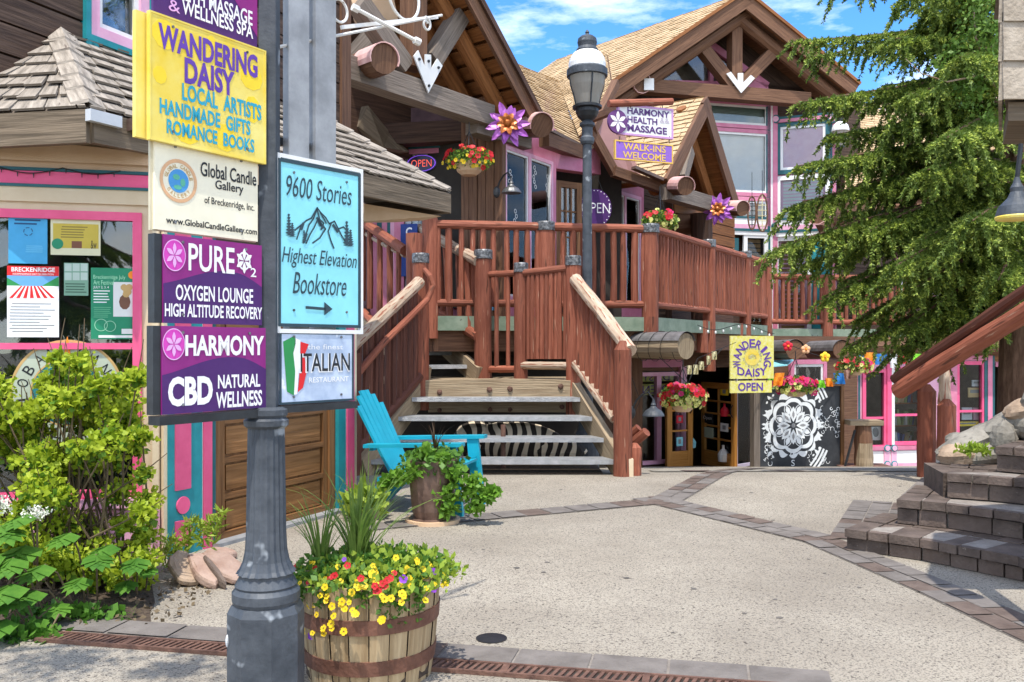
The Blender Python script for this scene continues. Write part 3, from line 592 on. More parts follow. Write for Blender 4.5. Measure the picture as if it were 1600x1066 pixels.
def spikes(L, c, n, ln, lean, wd=.011, mi=0):         # long arching grass blades
    for k in range(n):
        an = rnd(0, 6.283); le = rnd(.05, lean); h = ln*rnd(.55, 1.05); d = V(math.cos(an), math.sin(an), 0); side = V(-d.y, d.x, 0); p0 = Vector(c)+d*rnd(0, .03); segs = 7; pts = []
        for i in range(segs+1):
            t_ = i/segs; pts.append(p0+d*(le*h*t_**1.8)+Z*(h*t_*(1-.35*le*t_**2)))
        for i in range(segs):
            w0, w1 = wd*(1-(i/segs)**2), wd*(1-((i+1)/segs)**2)+.0004
            L.face([pts[i]-side*w0/2, pts[i]+side*w0/2, pts[i+1]+side*w1/2, pts[i+1]-side*w1/2], None, True)
m = M(); spikes(m, (BX-.06, BY, .42), 60, .52, .9, .013); spikes(m, (BX-.22, BY+.03, .42), 36, .42, .9); spikes(m, (BX-.02, BY+.02, .42), 26, .6, 1.3, .008); m.build('grass_blades', blade, bp_)
FM = {}
def flower_mesh(mt, r, n=5):
    key = (mt.name, r, n)
    if key not in FM:
        m = M()
        for k in range(n):
            t_ = 2*math.pi*k/n; w = math.pi/n*1.15
            pts = [(.12*r, t_, .002)]+[(rr*r, t_+s_*w, h*r) for rr, s_, h in ((.75, -.95, .12), (1.0, -.45, .2), (1.04, .45, .2), (.75, .95, .12))]
            m.face([V(math.cos(a_)*q_, math.sin(a_)*q_, h_) for q_, a_, h_ in pts], None, False)
        me = bpy.data.meshes.new('flower'); me.from_pydata(m.v, [], m.f); me.materials.append(mt); FM[key] = me
    return FM[key]
def flower(parent, mt, pos, nrm, r, n=5):
    o = bpy.data.objects.new('flower', flower_mesh(mt, r, n)); COL.objects.link(o); o.parent = parent; o.location = Vector(pos)-WL[parent]; WL[o] = WL[parent]
    nn = Vector(nrm).normalized(); o.rotation_euler = (nn.to_track_quat('Z', 'Y')@Vector((0, 0, 1)).rotation_difference(Vector((0, 0, 1)))).to_euler(); o.rotation_euler.rotate_axis('Z', rnd(0, 6)); return o
def at_px(px, py, d): return P(px, py, d)
for px, py in ((485, 951), (520, 953), (511, 936), (532, 950), (541, 955), (547, 948), (556, 964), (524, 968), (518, 978), (505, 988), (498, 967), (540, 992), (556, 921), (548, 928), (563, 925), (580, 905), (588, 915), (595, 933), (601, 940), (627, 930), (627, 947), (626, 920), (641, 920), (663, 893), (681, 890), (672, 898), (600, 970), (597, 975), (512, 942), (535, 946), (550, 955), (560, 962), (490, 946), (486, 953), (510, 908), (530, 912), (613, 940), (640, 905), (580, 903), (520, 985), (505, 992), (486, 985), (566, 918), (536, 958), (628, 936), (655, 885), (478, 990), (491, 995), (620, 878)):
    u = (px-578)/108.; d = BY-.37*math.sqrt(max(.05, 1-u*u))*(.62+.42*min(1, max(0, (py-885)/50)))
    flower(bp_, fyel, P(px+rnd(-3, 3), py-4+rnd(-3, 3), d), V(u*.7+rnd(-.3, .3), -1, rnd(.2, .9)), rnd(.011, .017))
for px, py in ((586, 920), (592, 927), (605, 911), (610, 908), (588, 929), (564, 908), (543, 888), (463, 890), (598, 916), (602, 920)):
    u = (px-578)/108.; flower(bp_, fred, P(px, py-4, BY-.36*math.sqrt(max(.05, 1-u*u))), V(u*.5+rnd(-.3, .3), -1, .5), .015)
for k in range(46):
    a_ = rnd(-2.9, -.2); rr_ = rnd(.22, .385); flower(bp_, random.choice((fyel, fyel, fyel, fred, fpur)) if rr_ < .33 else fyel, (BX+math.cos(a_)*rr_, BY+math.sin(a_)*rr_, .53-max(0, rr_-.2)*.75+rnd(-.03, .02)), (math.cos(a_)*.7, math.sin(a_)*.7-.3, rnd(.3, .9)), rnd(.010, .015))
for px, py in ((677, 923), (487, 996), (676, 897), (630, 908)):
    u = (px-578)/108.; flower(bp_, fpur, P(px, py-3, BY-.36*math.sqrt(max(.05, 1-u*u))), V(u*.5, -1, .4), .018)
# ------------------------------------------------------------------ left shop building
def shingle_quad(m, e0, e1, t1, t0, course, width, th=.012, jit=.25, ragged=.02, gap=.006):
    """overlapping shingles on a roof plane: eave e0-e1, top t0-t1"""
    e0, e1, t1, t0 = map(Vector, (e0, e1, t1, t0)); nrm = (e1-e0).cross(t0-e0)
    if nrm.length < 1e-6: nrm = (e1-e0).cross(t1-e0)
    nrm.normalize(); nrm = nrm if nrm.z > 0 else -nrm
    H = max((t0-e0).length, (t1-e1).length); rows = max(1, round(H/course))
    for r in range(rows+1):
        f0 = max(0, (r-.05)/rows); f1 = min(1, (r+1.25)/rows)
        if f0 >= 1: break
        a0, b0 = e0.lerp(t0, f0), e1.lerp(t1, f0); a1, b1 = e0.lerp(t0, f1), e1.lerp(t1, f1); L = (b0-a0).length
        if L < .02: continue
        n = max(1, round(L/width)); x = rnd(-.5, 0)/n
        while x < 1:
            w = rnd(1-jit, 1+jit)/n; xa, xb = max(0, x), min(1, x+w); x += w
            if xb-xa < .1/n: continue
            g = gap/L if L else 0; d = (a1-a0).normalized()*rnd(-ragged, ragged) if r else Vector()
            p0, p1 = a0.lerp(b0, xa+g)+d, a0.lerp(b0, xb-g)+d; q1, q0 = a1.lerp(b1, xb-g), a1.lerp(b1, xa+g)
            h0 = nrm*(th*2+rnd(0, th*.8)); h1 = nrm*(th*.45); u, v = rnd(0, 30), rnd(0, 30); ln, wd = (q0-p0).length, (p1-p0).length
            P0, P1, Q1, Q0 = p0+h0, p1+h0, q1+h1, q0+h1; k = nrm*-th
            m.face([P0, P1, Q1, Q0], [(u, v), (u, v+wd), (u+ln, v+wd), (u+ln, v)]); m.face([p0+h0+k, p1+h0+k, P1, P0]); m.face([p0+h0+k, P0, Q0, q0+h1+k]); m.face([P1, p1+h0+k, q1+h1+k, Q1])
def slab(m, e0, e1, t1, t0, th, mi=0):
    e0, e1, t1, t0 = map(Vector, (e0, e1, t1, t0)); n = (e1-e0).cross(t0-e0).normalized(); n = n if n.z > 0 else -n
    m.prism([e0, e1, t1, t0], -n*th, mi)
LB = thing('shop_building', 'dark log shop with grey shake bay roof and pink and teal trim', 'building', (-2.9, 6.4, 0))
PW = Plane(-377, 5.35, 250, 5.87); PGR = Plane(250, 5.87, 690, 9.26)
m = M(); a, b, z0, z1 = PW.rect(-300, 222, 325, 790); zm = EYE
q0, q1 = 0, PW.s_at(250)
PW.wall(m, q0, q1, 0, 2.82, .12, [(a, b, .42, z1)]); m.build('window_wall', cream, LB)
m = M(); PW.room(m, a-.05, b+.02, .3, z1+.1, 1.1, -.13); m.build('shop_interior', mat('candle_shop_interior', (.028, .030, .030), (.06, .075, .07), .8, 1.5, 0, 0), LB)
wf = M(); PW.sframe(wf, a, b, .42, z1, .055, -.04, .02); wf = wf.build('window', pink, LB)
m = M(); PW.sbox(m, a+.055, b-.055, zm-.02, zm+.02, -.035, .015); m.build('muntin', pink, wf)
m = M(); PW.sbox(m, a+.05, b-.05, .46, z1-.05, -.012, -.006); m.build('pane', glassm, wf)
m = M(); PW.sbox(m, a-.05, b+.06, .36, .42, -.02, .07); m.build('sill', pinkl, wf)
def pband(name, y0, y1, o, mt, x0=-300, x1=246):
    m = M(); PW.box(m, x0, x1, y0, y1, 0, o); return m.build(name, mt, LB)
pband('header_board', 290, 313, .02, cream); pband('trim_strip', 285.5, 290, .03, tealdk); pband('header_board', 265, 285, .022, pink); pband('trim_strip', 259.5, 264.5, .03, tealdk); pband('header_board', 239, 259, .018, tanp)
m = M(); PW.box(m, 239, 249, 313, 880, 0, .03); m.build('corner_board', cream, LB)
m = M(); PW.sbox(m, q0, q1, 0, .34, 0, .03); m.build('base_board', pinkl, LB)
# garage wall
dr = PGR.rect(334, 523, 420, 838); gd0, gd1 = dr[0], dr[1]; gdz = 2.12
m = M(); PGR.wall(m, 0, PGR.s_at(553), 0, 2.8, .12, [(gd0, gd1, 0, gdz)]); pe = PGR.pt(PGR.s_at(553), 0, -.12); m.obox(pe, V(-3.2, 1.4, 0), PGR.u*-.12, Z*2.9); m.build('door_wall', sidingm, LB)
def gstrip(name, x0, x1, mt, z0=0., z1=2.5, o=.03):
    m = M(); PGR.sbox(m, PGR.s_at(x0), PGR.s_at(x1), z0, z1, 0, o); return m.build(name, mt, LB)
gstrip('corner_board', 251, 256.5, cream, 0, 2.6, .028); pil = gstrip('pilaster', 256.5, 310, teal, 0, 2.6, .035); gstrip('trim_strip', 310, 312.5, whitep, 0, 2.6, .026); gstrip('trim_strip', 312.5, 325, pink, 0, 2.6, .04); gstrip('trim_strip', 325, 332, tealdk, 0, 2.6, .03)
ga, gb = PGR.s_at(267), PGR.s_at(291); gc = (ga+gb)/2
m = M(); PGR.sbox(m, ga, gb, .44, 2.55, .035, .045); m.build('inlay', pink, pil)
m = M(); PGR.sdisc(m, gc, .335, .058, .035, .046); m.build('inlay', pink, pil)
m = M(); PGR.sbox(m, ga, gb, .06, .235, .035, .045); m.build('inlay', pink, pil)
gstrip('pilaster', 524, 535, teal, 0, 2.6, .035); gstrip('trim_strip', 535, 537, whitep, 0, 2.6, .026); gstrip('trim_strip', 537, 548, pink, .16, 2.6, .04); gstrip('corner_board', 548, 553, cream, 0, 2.6, .028)
gdo = thing('panelled_door', 'wide brown panelled wooden door with small arched lights, behind the iron post', 'door', PGR.pt((gd0+gd1)/2, 0))
m = M(); PGR.sframe(m, gd0, gd1, -.0, gdz, .07, -.1, .0); m.build('door_frame', door_wd, gdo)
rowz = [(.05, .30), (.33, .56), (.59, .84), (1.34, 1.66), (1.7, 2.02)]; leafs = []
mid = (gd0+gd1)/2
for x0, x1 in ((gd0+.07, mid-.004), (mid+.004, gd1-.07)):
    m = M(); PGR.sbox(m, x0, x1, .02, gdz-.07, -.075, -.05); PGR.sbox(m, x0, x0+.06, .02, gdz-.07, -.05, -.02); PGR.sbox(m, x1-.06, x1, .02, gdz-.07, -.05, -.02)
    for zz in (.0, .30, .56, .84, 1.30, 1.66, 2.0): PGR.sbox(m, x0+.06, x1-.06, max(.02, zz), zz+.04, -.05, -.022)
    lf = m.build('door_leaf', door_wd, gdo)
    for (zb, zt) in rowz:
        m = M(); PGR.sbox(m, x0+.09, x1-.09, zb+.03, zt-.02, -.05, -.035); m.build('panel', wood('panel_wood', (.17, .075, .024), (.33, .16, .06), .5, .7, 12, .3) if 'panel_wood' not in MATS else MATS['panel_wood'], lf)
    for k in range(4):
        xa = x0+.07+(x1-x0-.14)*k/4; w_ = (x1-x0-.14)/4
        m = M(); PGR.sbox(m, xa+.012, xa+w_-.012, .90, 1.26, -.05, -.043); m.build('light', glassr, lf)
        m = M(); PGR.sbox(m, xa-.012, xa+.012, .88, 1.30, -.05, -.024); m.build('glazing_bar', door_wd, lf)
m = M(); PGR.sbox(m, gd0-.05, gd1+.02, 0, .025, -.1, .10); m.build('threshold', steel, gdo)
# bay roof of cedar shakes
apex = P(95, 55, 6.22); cor = P(138, 172, 5.40); lcor = P(-190, 190, 5.55); far = P(703, 303, 9.0); ftop = P(500, 185, 8.88)
m = M(); slab(m, cor, far, ftop, apex, .05); slab(m, lcor, cor, apex, apex+V(-.005, 0, 0), .05); slab(m, far, far+V(-.9, .42, 0), ftop+V(-.02, .01, 0), ftop, .05)
rf = m.build('roof', graybeam, LB)
m = M(); shingle_quad(m, cor, far, ftop, apex, .185, .15, .016, .35, .022); shingle_quad(m, lcor, cor, apex, apex-V(.01, 0, 0), .175, .17, .016, .35, .022); shingle_quad(m, far, far+V(-.9, .42, 0), ftop-V(.02, 0, 0), ftop, .18, .15)
m.build('shakes', shake, rf)
def caps(m, p, q, n, w, s1, s2, th=.022):
    p, q = Vector(p), Vector(q); d = (q-p)/n
    for i in range(n):
        a0 = p+d*(i-.08); a1 = p+d*(i+1.18); up0 = Z*.055; up1 = Z*.03
        for sd in (s1, s2):
            sdv = Vector(sd)*w; m.obox(a0+up0, a1-a0-Z*.02, sdv, Z*th)
m = M(); ed = (far-cor).normalized(); wl = (lcor-cor).normalized()
caps(m, cor, apex, 6, .13, (ed*.9+V(0, 0, -.30)), (wl*.9+V(0, 0, -.12))); m.build('hip_cap', shake, rf); m = M()
caps(m, far, ftop, 8, .12, (-ed*.85+V(.1, 0, -.25)), V(-.7, .4, -.25)); m.build('hip_cap', shake, rf)
m = M(); fz = V(0, 0, .10)
m.beam(cor-fz+ed*.02, far-fz-ed*.02, .05, .19); m.beam(lcor-fz, cor-fz, .05, .20); m.beam(far-fz, far-fz+V(-.9, .42, 0), .05, .19); m.build('fascia', fasciam, LB)
m = M(); m.beam(cor+V(.04, -.02, -.045)+ed*.25, cor+ed*2.4+V(.04, -.02, -.04), .06, .075); m.build('gutter', MATS.get('gutter') or mat('gutter', (.11, .07, .055), (.15, .10, .08), .45, 5), LB)
m = M(); m.beam(cor+V(.03, -.03, -.04)-ed*.02, cor+ed*.2+V(.03, -.03, -.045), .05, .07); m.build('gutter_end', palegrey, LB)
m = M()                                               # curved tan valance under the eave
def valance(p, q, z, h, sag, out, n=14):
    p, q = Vector(p), Vector(q); d = (q-p); s = V(d.y, -d.x, 0).normalized()*out
    for i in range(n):
        t0, t1 = i/n, (i+1)/n; A, B = p+d*t0+s, p+d*t1+s
        m.face([V(A.x, A.y, z-h-0*sag), V(B.x, B.y, z-h), V(B.x, B.y, z+sag*4*t1*(1-t1)), V(A.x, A.y, z+sag*4*t0*(1-t0))])
v0, v1 = PGR.pt(0, 0), PGR.pt(PGR.s_at(560), 0); valance(v0+V(.05, 0, 0), v1, 2.66, .09, .07, .06); m.build('valance', tanp, LB); m = M(); v2 = PW.pt(0, 0); valance(v2, PW.pt(q1, 0), 2.64, .07, .06, .05); m.build('valance', tanp, LB)
m = M(); w1 = P(592, 318, 8.4); slp = P(566, 300, 8.3); pv = [P(566, 318, 8.25), P(690, 338, 9.0), P(660, 345, 9.0), P(566, 346, 8.3)]; m.prism(pv, V(-.3, .12, 0)); m.build('soffit', tanp, LB)
# upper wall with siding, window and corner board
PUW = Plane(95, 6.25, 540, 9.45).off(-.0)
ua = PUW.s_at(-150); ub = PUW.s_at(527)
uw = PUW.rect(133, 226, -120, 74)
m = M(); PUW.siding(m, ua, ub, 2.9, 6.6, .205, [(uw[0]+.02, uw[1]-.02, uw[2]+.02, uw[3])], .03, .016); PUW.sbox(m, ua, ub, 2.7, 6.6, -.2, -.06); m.build('upper_siding', sidingm, LB)
m = M(); PUW.sbox(m, ub, PUW.s_at(541), 2.6, 6.6, -.2, .06); m.build('corner_board', brown, LB)
w2 = M(); PUW.sframe(w2, uw[0], uw[1], uw[2], uw[3], .085, .0, .05); w2 = w2.build('window', pinkl, LB)
m = M(); PUW.sframe(m, uw[0]-.045, uw[1]+.045, uw[2]-.04, uw[3]+.04, .045, .0, .065); m.build('outer_trim', teal, w2)
m = M(); PUW.sframe(m, uw[0]+.085, uw[1]-.085, uw[2]+.085, uw[3]-.1, .04, -.02, .03); m.build('sash', whitep, w2)
m = M(); PUW.sbox(m, uw[0]+.1, uw[1]-.1, uw[2]+.1, uw[3]-.1, -.01, 0); m.build('pane', glassr, w2)
m = M(); PUW.sbox(m, uw[0], uw[1], uw[2], uw[3], -.06, -.05); m.build('blind', innerdk, w2)
m = M()
for dx, dz in ((-.09, -.05), (.0, -.06)):
    PUW.sdisc(m, uw[0]+.03+dx*.5, uw[2]-.02+dz, .035, .0, .07, 16)
m.build('bracket', teal, w2)
# things in the shop window: posters (each a thing), globe decal
PI = PW.off(.002)
def poster(label, x0, x1, y0, y1, mt, parts):
    a, b, z0, z1 = PI.rect(x0, x1, y0, y1); t = thing('poster', label, 'poster', PI.pt((a+b)/2, z0), 'posters behind the shop window')
    m = M(); PI.sbox(m, a, b, z0, z1, -.003, 0); m.build('sheet', mt, t)
    for nm, mm, fn in parts: m = M(); fn(m); m.build(nm, mm, t)
def R4(m, x0, x1, y0, y1, o=.001): a, b, z0, z1 = PI.rect(x0, x1, y0, y1); PI.spoly(m, [(a, z0), (b, z0), (b, z1), (a, z1)], o)
def lines(x0, x1, y0, y1, n, th=.45, jit=.35):
    def f(m):
        for i in range(n):
            y = y0+(y1-y0)*i/n; h = (y1-y0)/n*th; R4(m, x0+rnd(0, jit)*(x1-x0)*.12, x1-rnd(0, jit)*(x1-x0)*.6, y, y+h, .0012)
    return f
poster('blue event poster with dark lines of print, upper left behind the shop glass', 13, 74, 338, 412, bluep, [('print', flat('dark_blue_print', (.01, .06, .16)), lines(22, 66, 343, 354, 2)), ('print', flat('faint_print', (.12, .45, .68)), lines(40, 70, 384, 396, 4)), ('print', flat('dark_blue_print2', (.02, .10, .22)), lambda m: [PI.sring(m, *PI.hit(44, 362), .022, .028, 0, .0014, 10, a0=R(k*72), a1=R(k*72+50)) for k in range(5)])])
poster('yellow and cream gift notice taped inside the shop window', 79, 157, 341, 399, flat('notice_cream', (.62, .60, .40)), [('field', flat('notice_gold', (.50, .38, .05)), lambda m: R4(m, 83, 154, 350, 388)), ('print', flat('notice_print', (.22, .17, .03)), lines(95, 138, 354, 374, 5)), ('seal', greenpost, lambda m: PI.sdisc(m, *PI.hit(90, 381), .034, 0, .002)), ('picture', flat('notice_picture', (.16, .06, .03)), lambda m: R4(m, 112, 128, 377, 388, .0014)), ('print', blackl, lambda m: stext(m, PI, '&w', *PI.rect(142, 151, 376, 389), .0016))])
def stripes(m):
    for k in range(7):
        x = 14+k*11; PI.spoly(m, [PI.hit(x, 466), PI.hit(x+6, 466), PI.hit(48+(x+6-48)*.45, 447), PI.hit(48+(x-48)*.45, 447)], .0018)
poster('red topped Independence Day poster with striped street picture above a white schedule', 11, 92, 416, 527, flat('schedule_white', (.78, .80, .82)), [('red_banner', redp, lambda m: R4(m, 11, 92, 416, 431)), ('lettering', lettwhite, lambda m: (stext(m, PI, 'BRECKENRIDGE', *PI.rect(18, 86, 418, 425), .002, bold=.02), stext(m, PI, 'INDEPENDENCE DAY CELEBRATION', *PI.rect(20, 84, 427, 430), .002))), ('picture_sky', skyp, lambda m: R4(m, 11, 92, 431, 448, .0012)), ('picture_trees', greenp, lambda m: [PI.spoly(m, [PI.hit(11, 450), PI.hit(40, 450), PI.hit(11, 434)], .0014), PI.spoly(m, [PI.hit(60, 450), PI.hit(92, 450), PI.hit(92, 432)], .0014)]), ('picture_street', lettwhite, lambda m: R4(m, 11, 92, 447, 467, .0015)), ('red_stripes', redp, stripes), ('print', greyprint, lines(14, 88, 474, 522, 10, .28, .6))])
poster('small pale green photo sheet between the larger window posters', 100, 138, 411, 462, flat('sheet_green', (.18, .34, .24)), [('picture', flat('sheet_light', (.42, .52, .46)), lambda m: [R4(m, 101+12.5*i, 112+12.5*i, 412+14*j, 424+14*j) for i in range(3) for j in range(2)]), ('print', flat('sheet_dark', (.05, .12, .08)), lines(102, 136, 443, 460, 4, .4))])
poster('green arts festival poster with a white framed picture of golden leaves', 142, 218, 419, 530, greenpost, [('lettering', flat('mint_letter', (.35, .70, .45)), lambda m: (stext(m, PI, 'Breckenridge July', *PI.rect(146, 196, 430, 438), .0016), stext(m, PI, 'Art Festival', *PI.rect(146, 178, 438, 445), .0016))), ('lettering', lettwhite, lambda m: stext(m, PI, 'JULY 2, 3, 4', *PI.rect(146, 170, 447, 452), .0016)), ('print', lettwhite, lines(146, 172, 454, 476, 5, .35)), ('print', flat('mint_print', (.12, .42, .24)), lines(146, 174, 480, 498, 6, .35)), ('picture', whitep, lambda m: R4(m, 177, 213, 441, 495, .0014)), ('picture_leaves', goldp, lambda m: [PI.sdisc(m, *PI.hit(195+rnd(-9, 9), 455+rnd(-6, 6)), .022, .001, .002+.0001*k, 9) for k in range(6)]), ('picture_trunk', flat('aspen_brown', (.16, .07, .04)), lambda m: PI.sdisc(m, *PI.hit(195, 472), .05, .001, .0018, 10, .7)), ('badge', orangep, lambda m: PI.sdisc(m, *PI.hit(207, 430), .026, .001, .0016, 12)), ('hearts', flat('mint_heart', (.3, .6, .4)), lambda m: (PI.sring(m, *PI.hit(158, 508), .036, .040, 0, .0016, 18), PI.sring(m, *PI.hit(172, 510), .032, .036, 0, .0017, 18))), ('caption', whitep, lambda m: (R4(m, 154, 210, 524, 528, .0016), R4(m, 190, 211, 514, 522, .0016)))])
q, z = PW.hit(105, 613); PD_ = PW.off(-.004)
dc = thing('window_decal', 'round globe decal with a candle and gold ring of letters on the shop window', 'decal', PD_.pt(q, z-.35))
rr = .33
m = M(); PD_.sring(m, q, z, rr*.66, rr*.97, 0, -.001, 50); m.build('ring', flat('decal_ring', (.42, .46, .36), .2), dc)
m = M(); PD_.sring(m, q, z, rr*.97, rr*1.02, 0, 0, 50); PD_.sring(m, q, z, rr*.63, rr*.66, 0, 0, 50); m.build('gold_edge', goldp, dc)
m = M(); PD_.sdisc(m, q, z, rr*.63, -.004, -.002, 40); m.build('globe', flat('decal_globe', (.05, .33, .36)), dc)
m = M()
for dx, dz, r0, sx in ((-.06, .05, .08, 1.2), (.07, -.02, .07, .8), (-.02, -.12, .05, 1.4)): PD_.sdisc(m, q+dx, z+dz, r0, -.002, -.0012, 12, sx)
m.build('continent', globegreen, dc)
m = M(); ctext(m, PD_, 'GLOBAL CANDLE', q, z, rr*.81, rr*.2, 205, -25, .0006); ctext(m, PD_, 'GALLERY', q, z, rr*.81, rr*.2, 235, 305, .0006); m.build('lettering', blackl, dc)
m = M(); PD_.spoly(m, [(q-.02, z+.20), (q+.02, z+.20), (q+.016, z+.28), (q, z+.36), (q-.016, z+.28)], .0008); m.build('candle', orangep, dc)
# string of little lights on the pink header
sl_ = thing('light_string', 'dark string of little bulbs sagging along the pink shop header', 'light string', PW.pp(120, 280, .05))
m = M(); pts = []
for i in range(41):
    px = -10+i*5; y = 262+ (px+10)*.018+ 9*abs(math.sin(px/32.)); pts.append(PW.pp(px, y, .035))
m.tube(pts, .0032, 4); m.build('wire', black, sl_)
for i in range(3, 40, 5): m = M(); m.tube([pts[i], pts[i]-Z*.03], [.005, .002], 5); m.build('bulb', irondk, sl_)
# ------------------------------------------------------------------ staircase, landing, upper flight
def railing(label, x, y, z, group='log railings of the stairs and deck'): return thing('log_railing', label, 'railing', (x, y, z), group)
def balusters(root, b0, b1, t0, t1, n, r=.038, mt=redlog, inset=.06, point=.05):
    b0, b1, t0, t1 = map(Vector, (b0, b1, t0, t1))
    for i in range(n):
        t = inset+(1-2*inset)*(i+.5)/n+rnd(-.12, .12)/n; p, q = b0.lerp(b1, t), t0.lerp(t1, t); rr = r*rnd(.85, 1.15)
        m = M(); m.log(p, q, rr, rr*.9, 7, .07, point, 3, .012); m.build('baluster', mt, root)
def rail(root, p, q, r, mt=redlog, name='rail', wob=.05, r1=None):
    m = M(); m.log(p, q, r, r1, 10, wob, 0, 7, .006); return m.build(name, mt, root)
def post(root, p, ztop, r, mt=redlog, band=True, name='post', cone=0., zb=None):
    p = Vector(p); m = M(); m.log(p, V(p.x, p.y, ztop), r*1.03, r*.97, 14, .03, cone, 6, .004); o = m.build(name, mt, root)
    if band: m = M(); m.lathe([(r*1.06, ztop-.115), (r*1.09, ztop-.11), (r*1.09, ztop-.01), (r*1.02, ztop+.006)], (p.x, p.y, 0), 18); m.build('metal_band', tin, o)
    return o
stc = thing('staircase', 'wide open staircase with grey metal treads rising to a weathered timber landing', 'staircase', (-.2, 9.9, 0))
LZ = .985; LF = 10.95
xl0, xr0 = (566-CX)/F*9.72, (972-CX)/F*9.78; xl1, xr1 = (660-CX)/F*LF, (893-CX)/F*LF
def stringer(p, q, w, h):
    m = M(); m.beam(p, q, w, h); return m.build('stringer', weather, stc)
stringer(V(xl0, 9.68, .06), V(xl1-.02, LF+.05, .86), .10, .27); stringer(V(xr0, 9.72, .04), V(xr1+.02, LF+.05, .86), .10, .27)
m = M(); m.box((xr0+.03, 9.70, .09), .14, .2, .2); m.build('stringer_foot', cream, stc)
tz = [(.16, 9.78), (.37, 10.07), (.585, 10.36), (.79, 10.66)]
for z, y in tz:
    f = (y-9.72)/(LF-9.72); xa, xb = xl0+(xl1-xl0)*f, xr0+(xr1-xr0)*f
    m = M(); m.box(((xa+xb)/2, y+.15, z-.02), xb-xa-.06, .31, .035); m.box(((xa+xb)/2, y-.008, z-.025), xb-xa-.06, .012, .05); m.build('tread', tread_m, stc)
m = M(); arcp = []
for i in range(13):
    t = i/12; arcp.append(V(xl1-.05+(xr1-xl1+.1)*t, LF-.05, LZ+.015-.02*abs(2*t-1)**2.2))
m.prism([V(xl1-.05, LF-.05, LZ-.225), V(xr1+.05, LF-.05, LZ-.225)]+arcp[::-1], V(0, .14, 0)); m.build('landing_beam', weather, stc)
for px, py in ((687, 612), (765, 608), (797, 607), (876, 603)):
    c = P(px, py+1, LF-.06); m = M(); m.ico(c, .035, .02, .035, 6, 4, .15); m.build('bolt', rust, stc)
for px, py in ((687, 641), (766, 640), (797, 640), (878, 636)):
    c = P(px, py, LF+.1); m = M(); m.ico(c, .03, .02, .03, 6, 4, .15); m.build('bolt', rust, stc)
m = M(); m.box(((xl1+xr1)/2, LF+.28, LZ-.3), xr1-xl1-.1, .12, .22); m.build('cross_beam', weather, stc)
m = M()
for i in range(9): m.box(((xl1+xr1)/2-.35, LF+.16+i*.145, LZ-.025), xr1-xl1+.9, .135, .05)
m.build('landing_boards', weather, stc)
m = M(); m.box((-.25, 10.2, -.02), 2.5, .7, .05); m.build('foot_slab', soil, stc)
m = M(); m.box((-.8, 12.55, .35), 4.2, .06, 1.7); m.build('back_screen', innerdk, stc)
m = M(); m.log(V(-.1, 10.25, .0), V(-.1, 10.25, .5), .03); m.build('strut', rust, stc)
# zebra striped bundles stored under the treads
for lab, c, r3 in (('large zebra striped bundle lying under the middle of the staircase', P(800, 692, 10.75), (.62, .22, .25)), ('small zebra striped bundle at the right under the staircase', P(872, 705, 10.7), (.34, .2, .17)), ('rounded zebra striped bundle under the left half of the staircase', P(745, 690, 10.8), (.30, .22, .26))):
    m = M(); m.ico(c, *r3, 20, 12, .06); m.v = [(x, y, max(z, .0)) for x, y, z in m.v]; tag(m.build('striped_bundle', zebra), lab, 'bundle', 'zebra striped bundles under the stairs')
# upper flight
UL0, UL1 = P(668, 585, 11.25), P(560, 500, 13.4); UR0, UR1 = P(748, 585, 11.5), P(655, 497, 13.75)
uf = thing('stair_flight', 'short upper flight of grey treads climbing from the landing to the deck', 'stairs', (-.9, 12, LZ))
for p, q in ((UL0, UL1), (UR0, UR1)):
    a, b = V(p.x, p.y, LZ+.02), V(q.x, q.y, 1.76); m = M(); m.beam(a, b, .08, .26); m.build('stringer', weather, uf)
for k in range(4):
    f = (k+.55)/4.2; a = V(UL0.x, UL0.y, 0).lerp(V(UL1.x, UL1.y, 0), f); b = V(UR0.x, UR0.y, 0).lerp(V(UR1.x, UR1.y, 0), f); z = LZ+.17*(k+1)
    d = (b-a).normalized(); s = V(-d.y, d.x, 0); m = M(); m.obox(a+d*.04+V(0, 0, z-.035), d*((b-a).length-.08), s*.27, Z*.035); m.obox(a+d*.04-s*.012+V(0, 0, z-.05), d*((b-a).length-.08), s*.012, Z*.05); m.build('tread', tread_m, uf)
# left railing of the lower stairs
NLx = (657-CX)/F*10.95; NL = V(NLx, 10.95, .55)
lr = railing('dark red log railing with a thin bent sapling handrail beside the wide stairs', -1.5, 10.2, .1)
post(lr, V(NLx, 10.97, .62), 2.53, .098)
pa, pb = P(545, 545, 9.45), P(655, 441, 10.8); rail(lr, pa, pb, .075, grayrail, 'top_rail')
pc, pd = P(540, 722, 9.5), P(655, 588, 10.85); rail(lr, pc, pd, .062, darkred, 'bottom_rail')
m = M(); m.tube([P(545, 600, 9.35), P(600, 535, 9.9), P(640, 496, 10.4), P(668, 468, 10.75), P(677, 447, 10.8), P(672, 432, 10.8), P(663, 421, 10.86)], [.042, .04, .038, .037, .036, .034, .03], 8, True, True, .03); m.build('sapling_handrail', redlog, lr)
balusters(lr, pc.lerp(pd, .05), pd, pa.lerp(pb, .05), pb, 11, .042, darkred, .03, 0)
m = M(); m.log(P(551, 742, 9.40), P(551, 552, 9.40), .095, .09, 12, .03); m.build('post', darkred, lr)
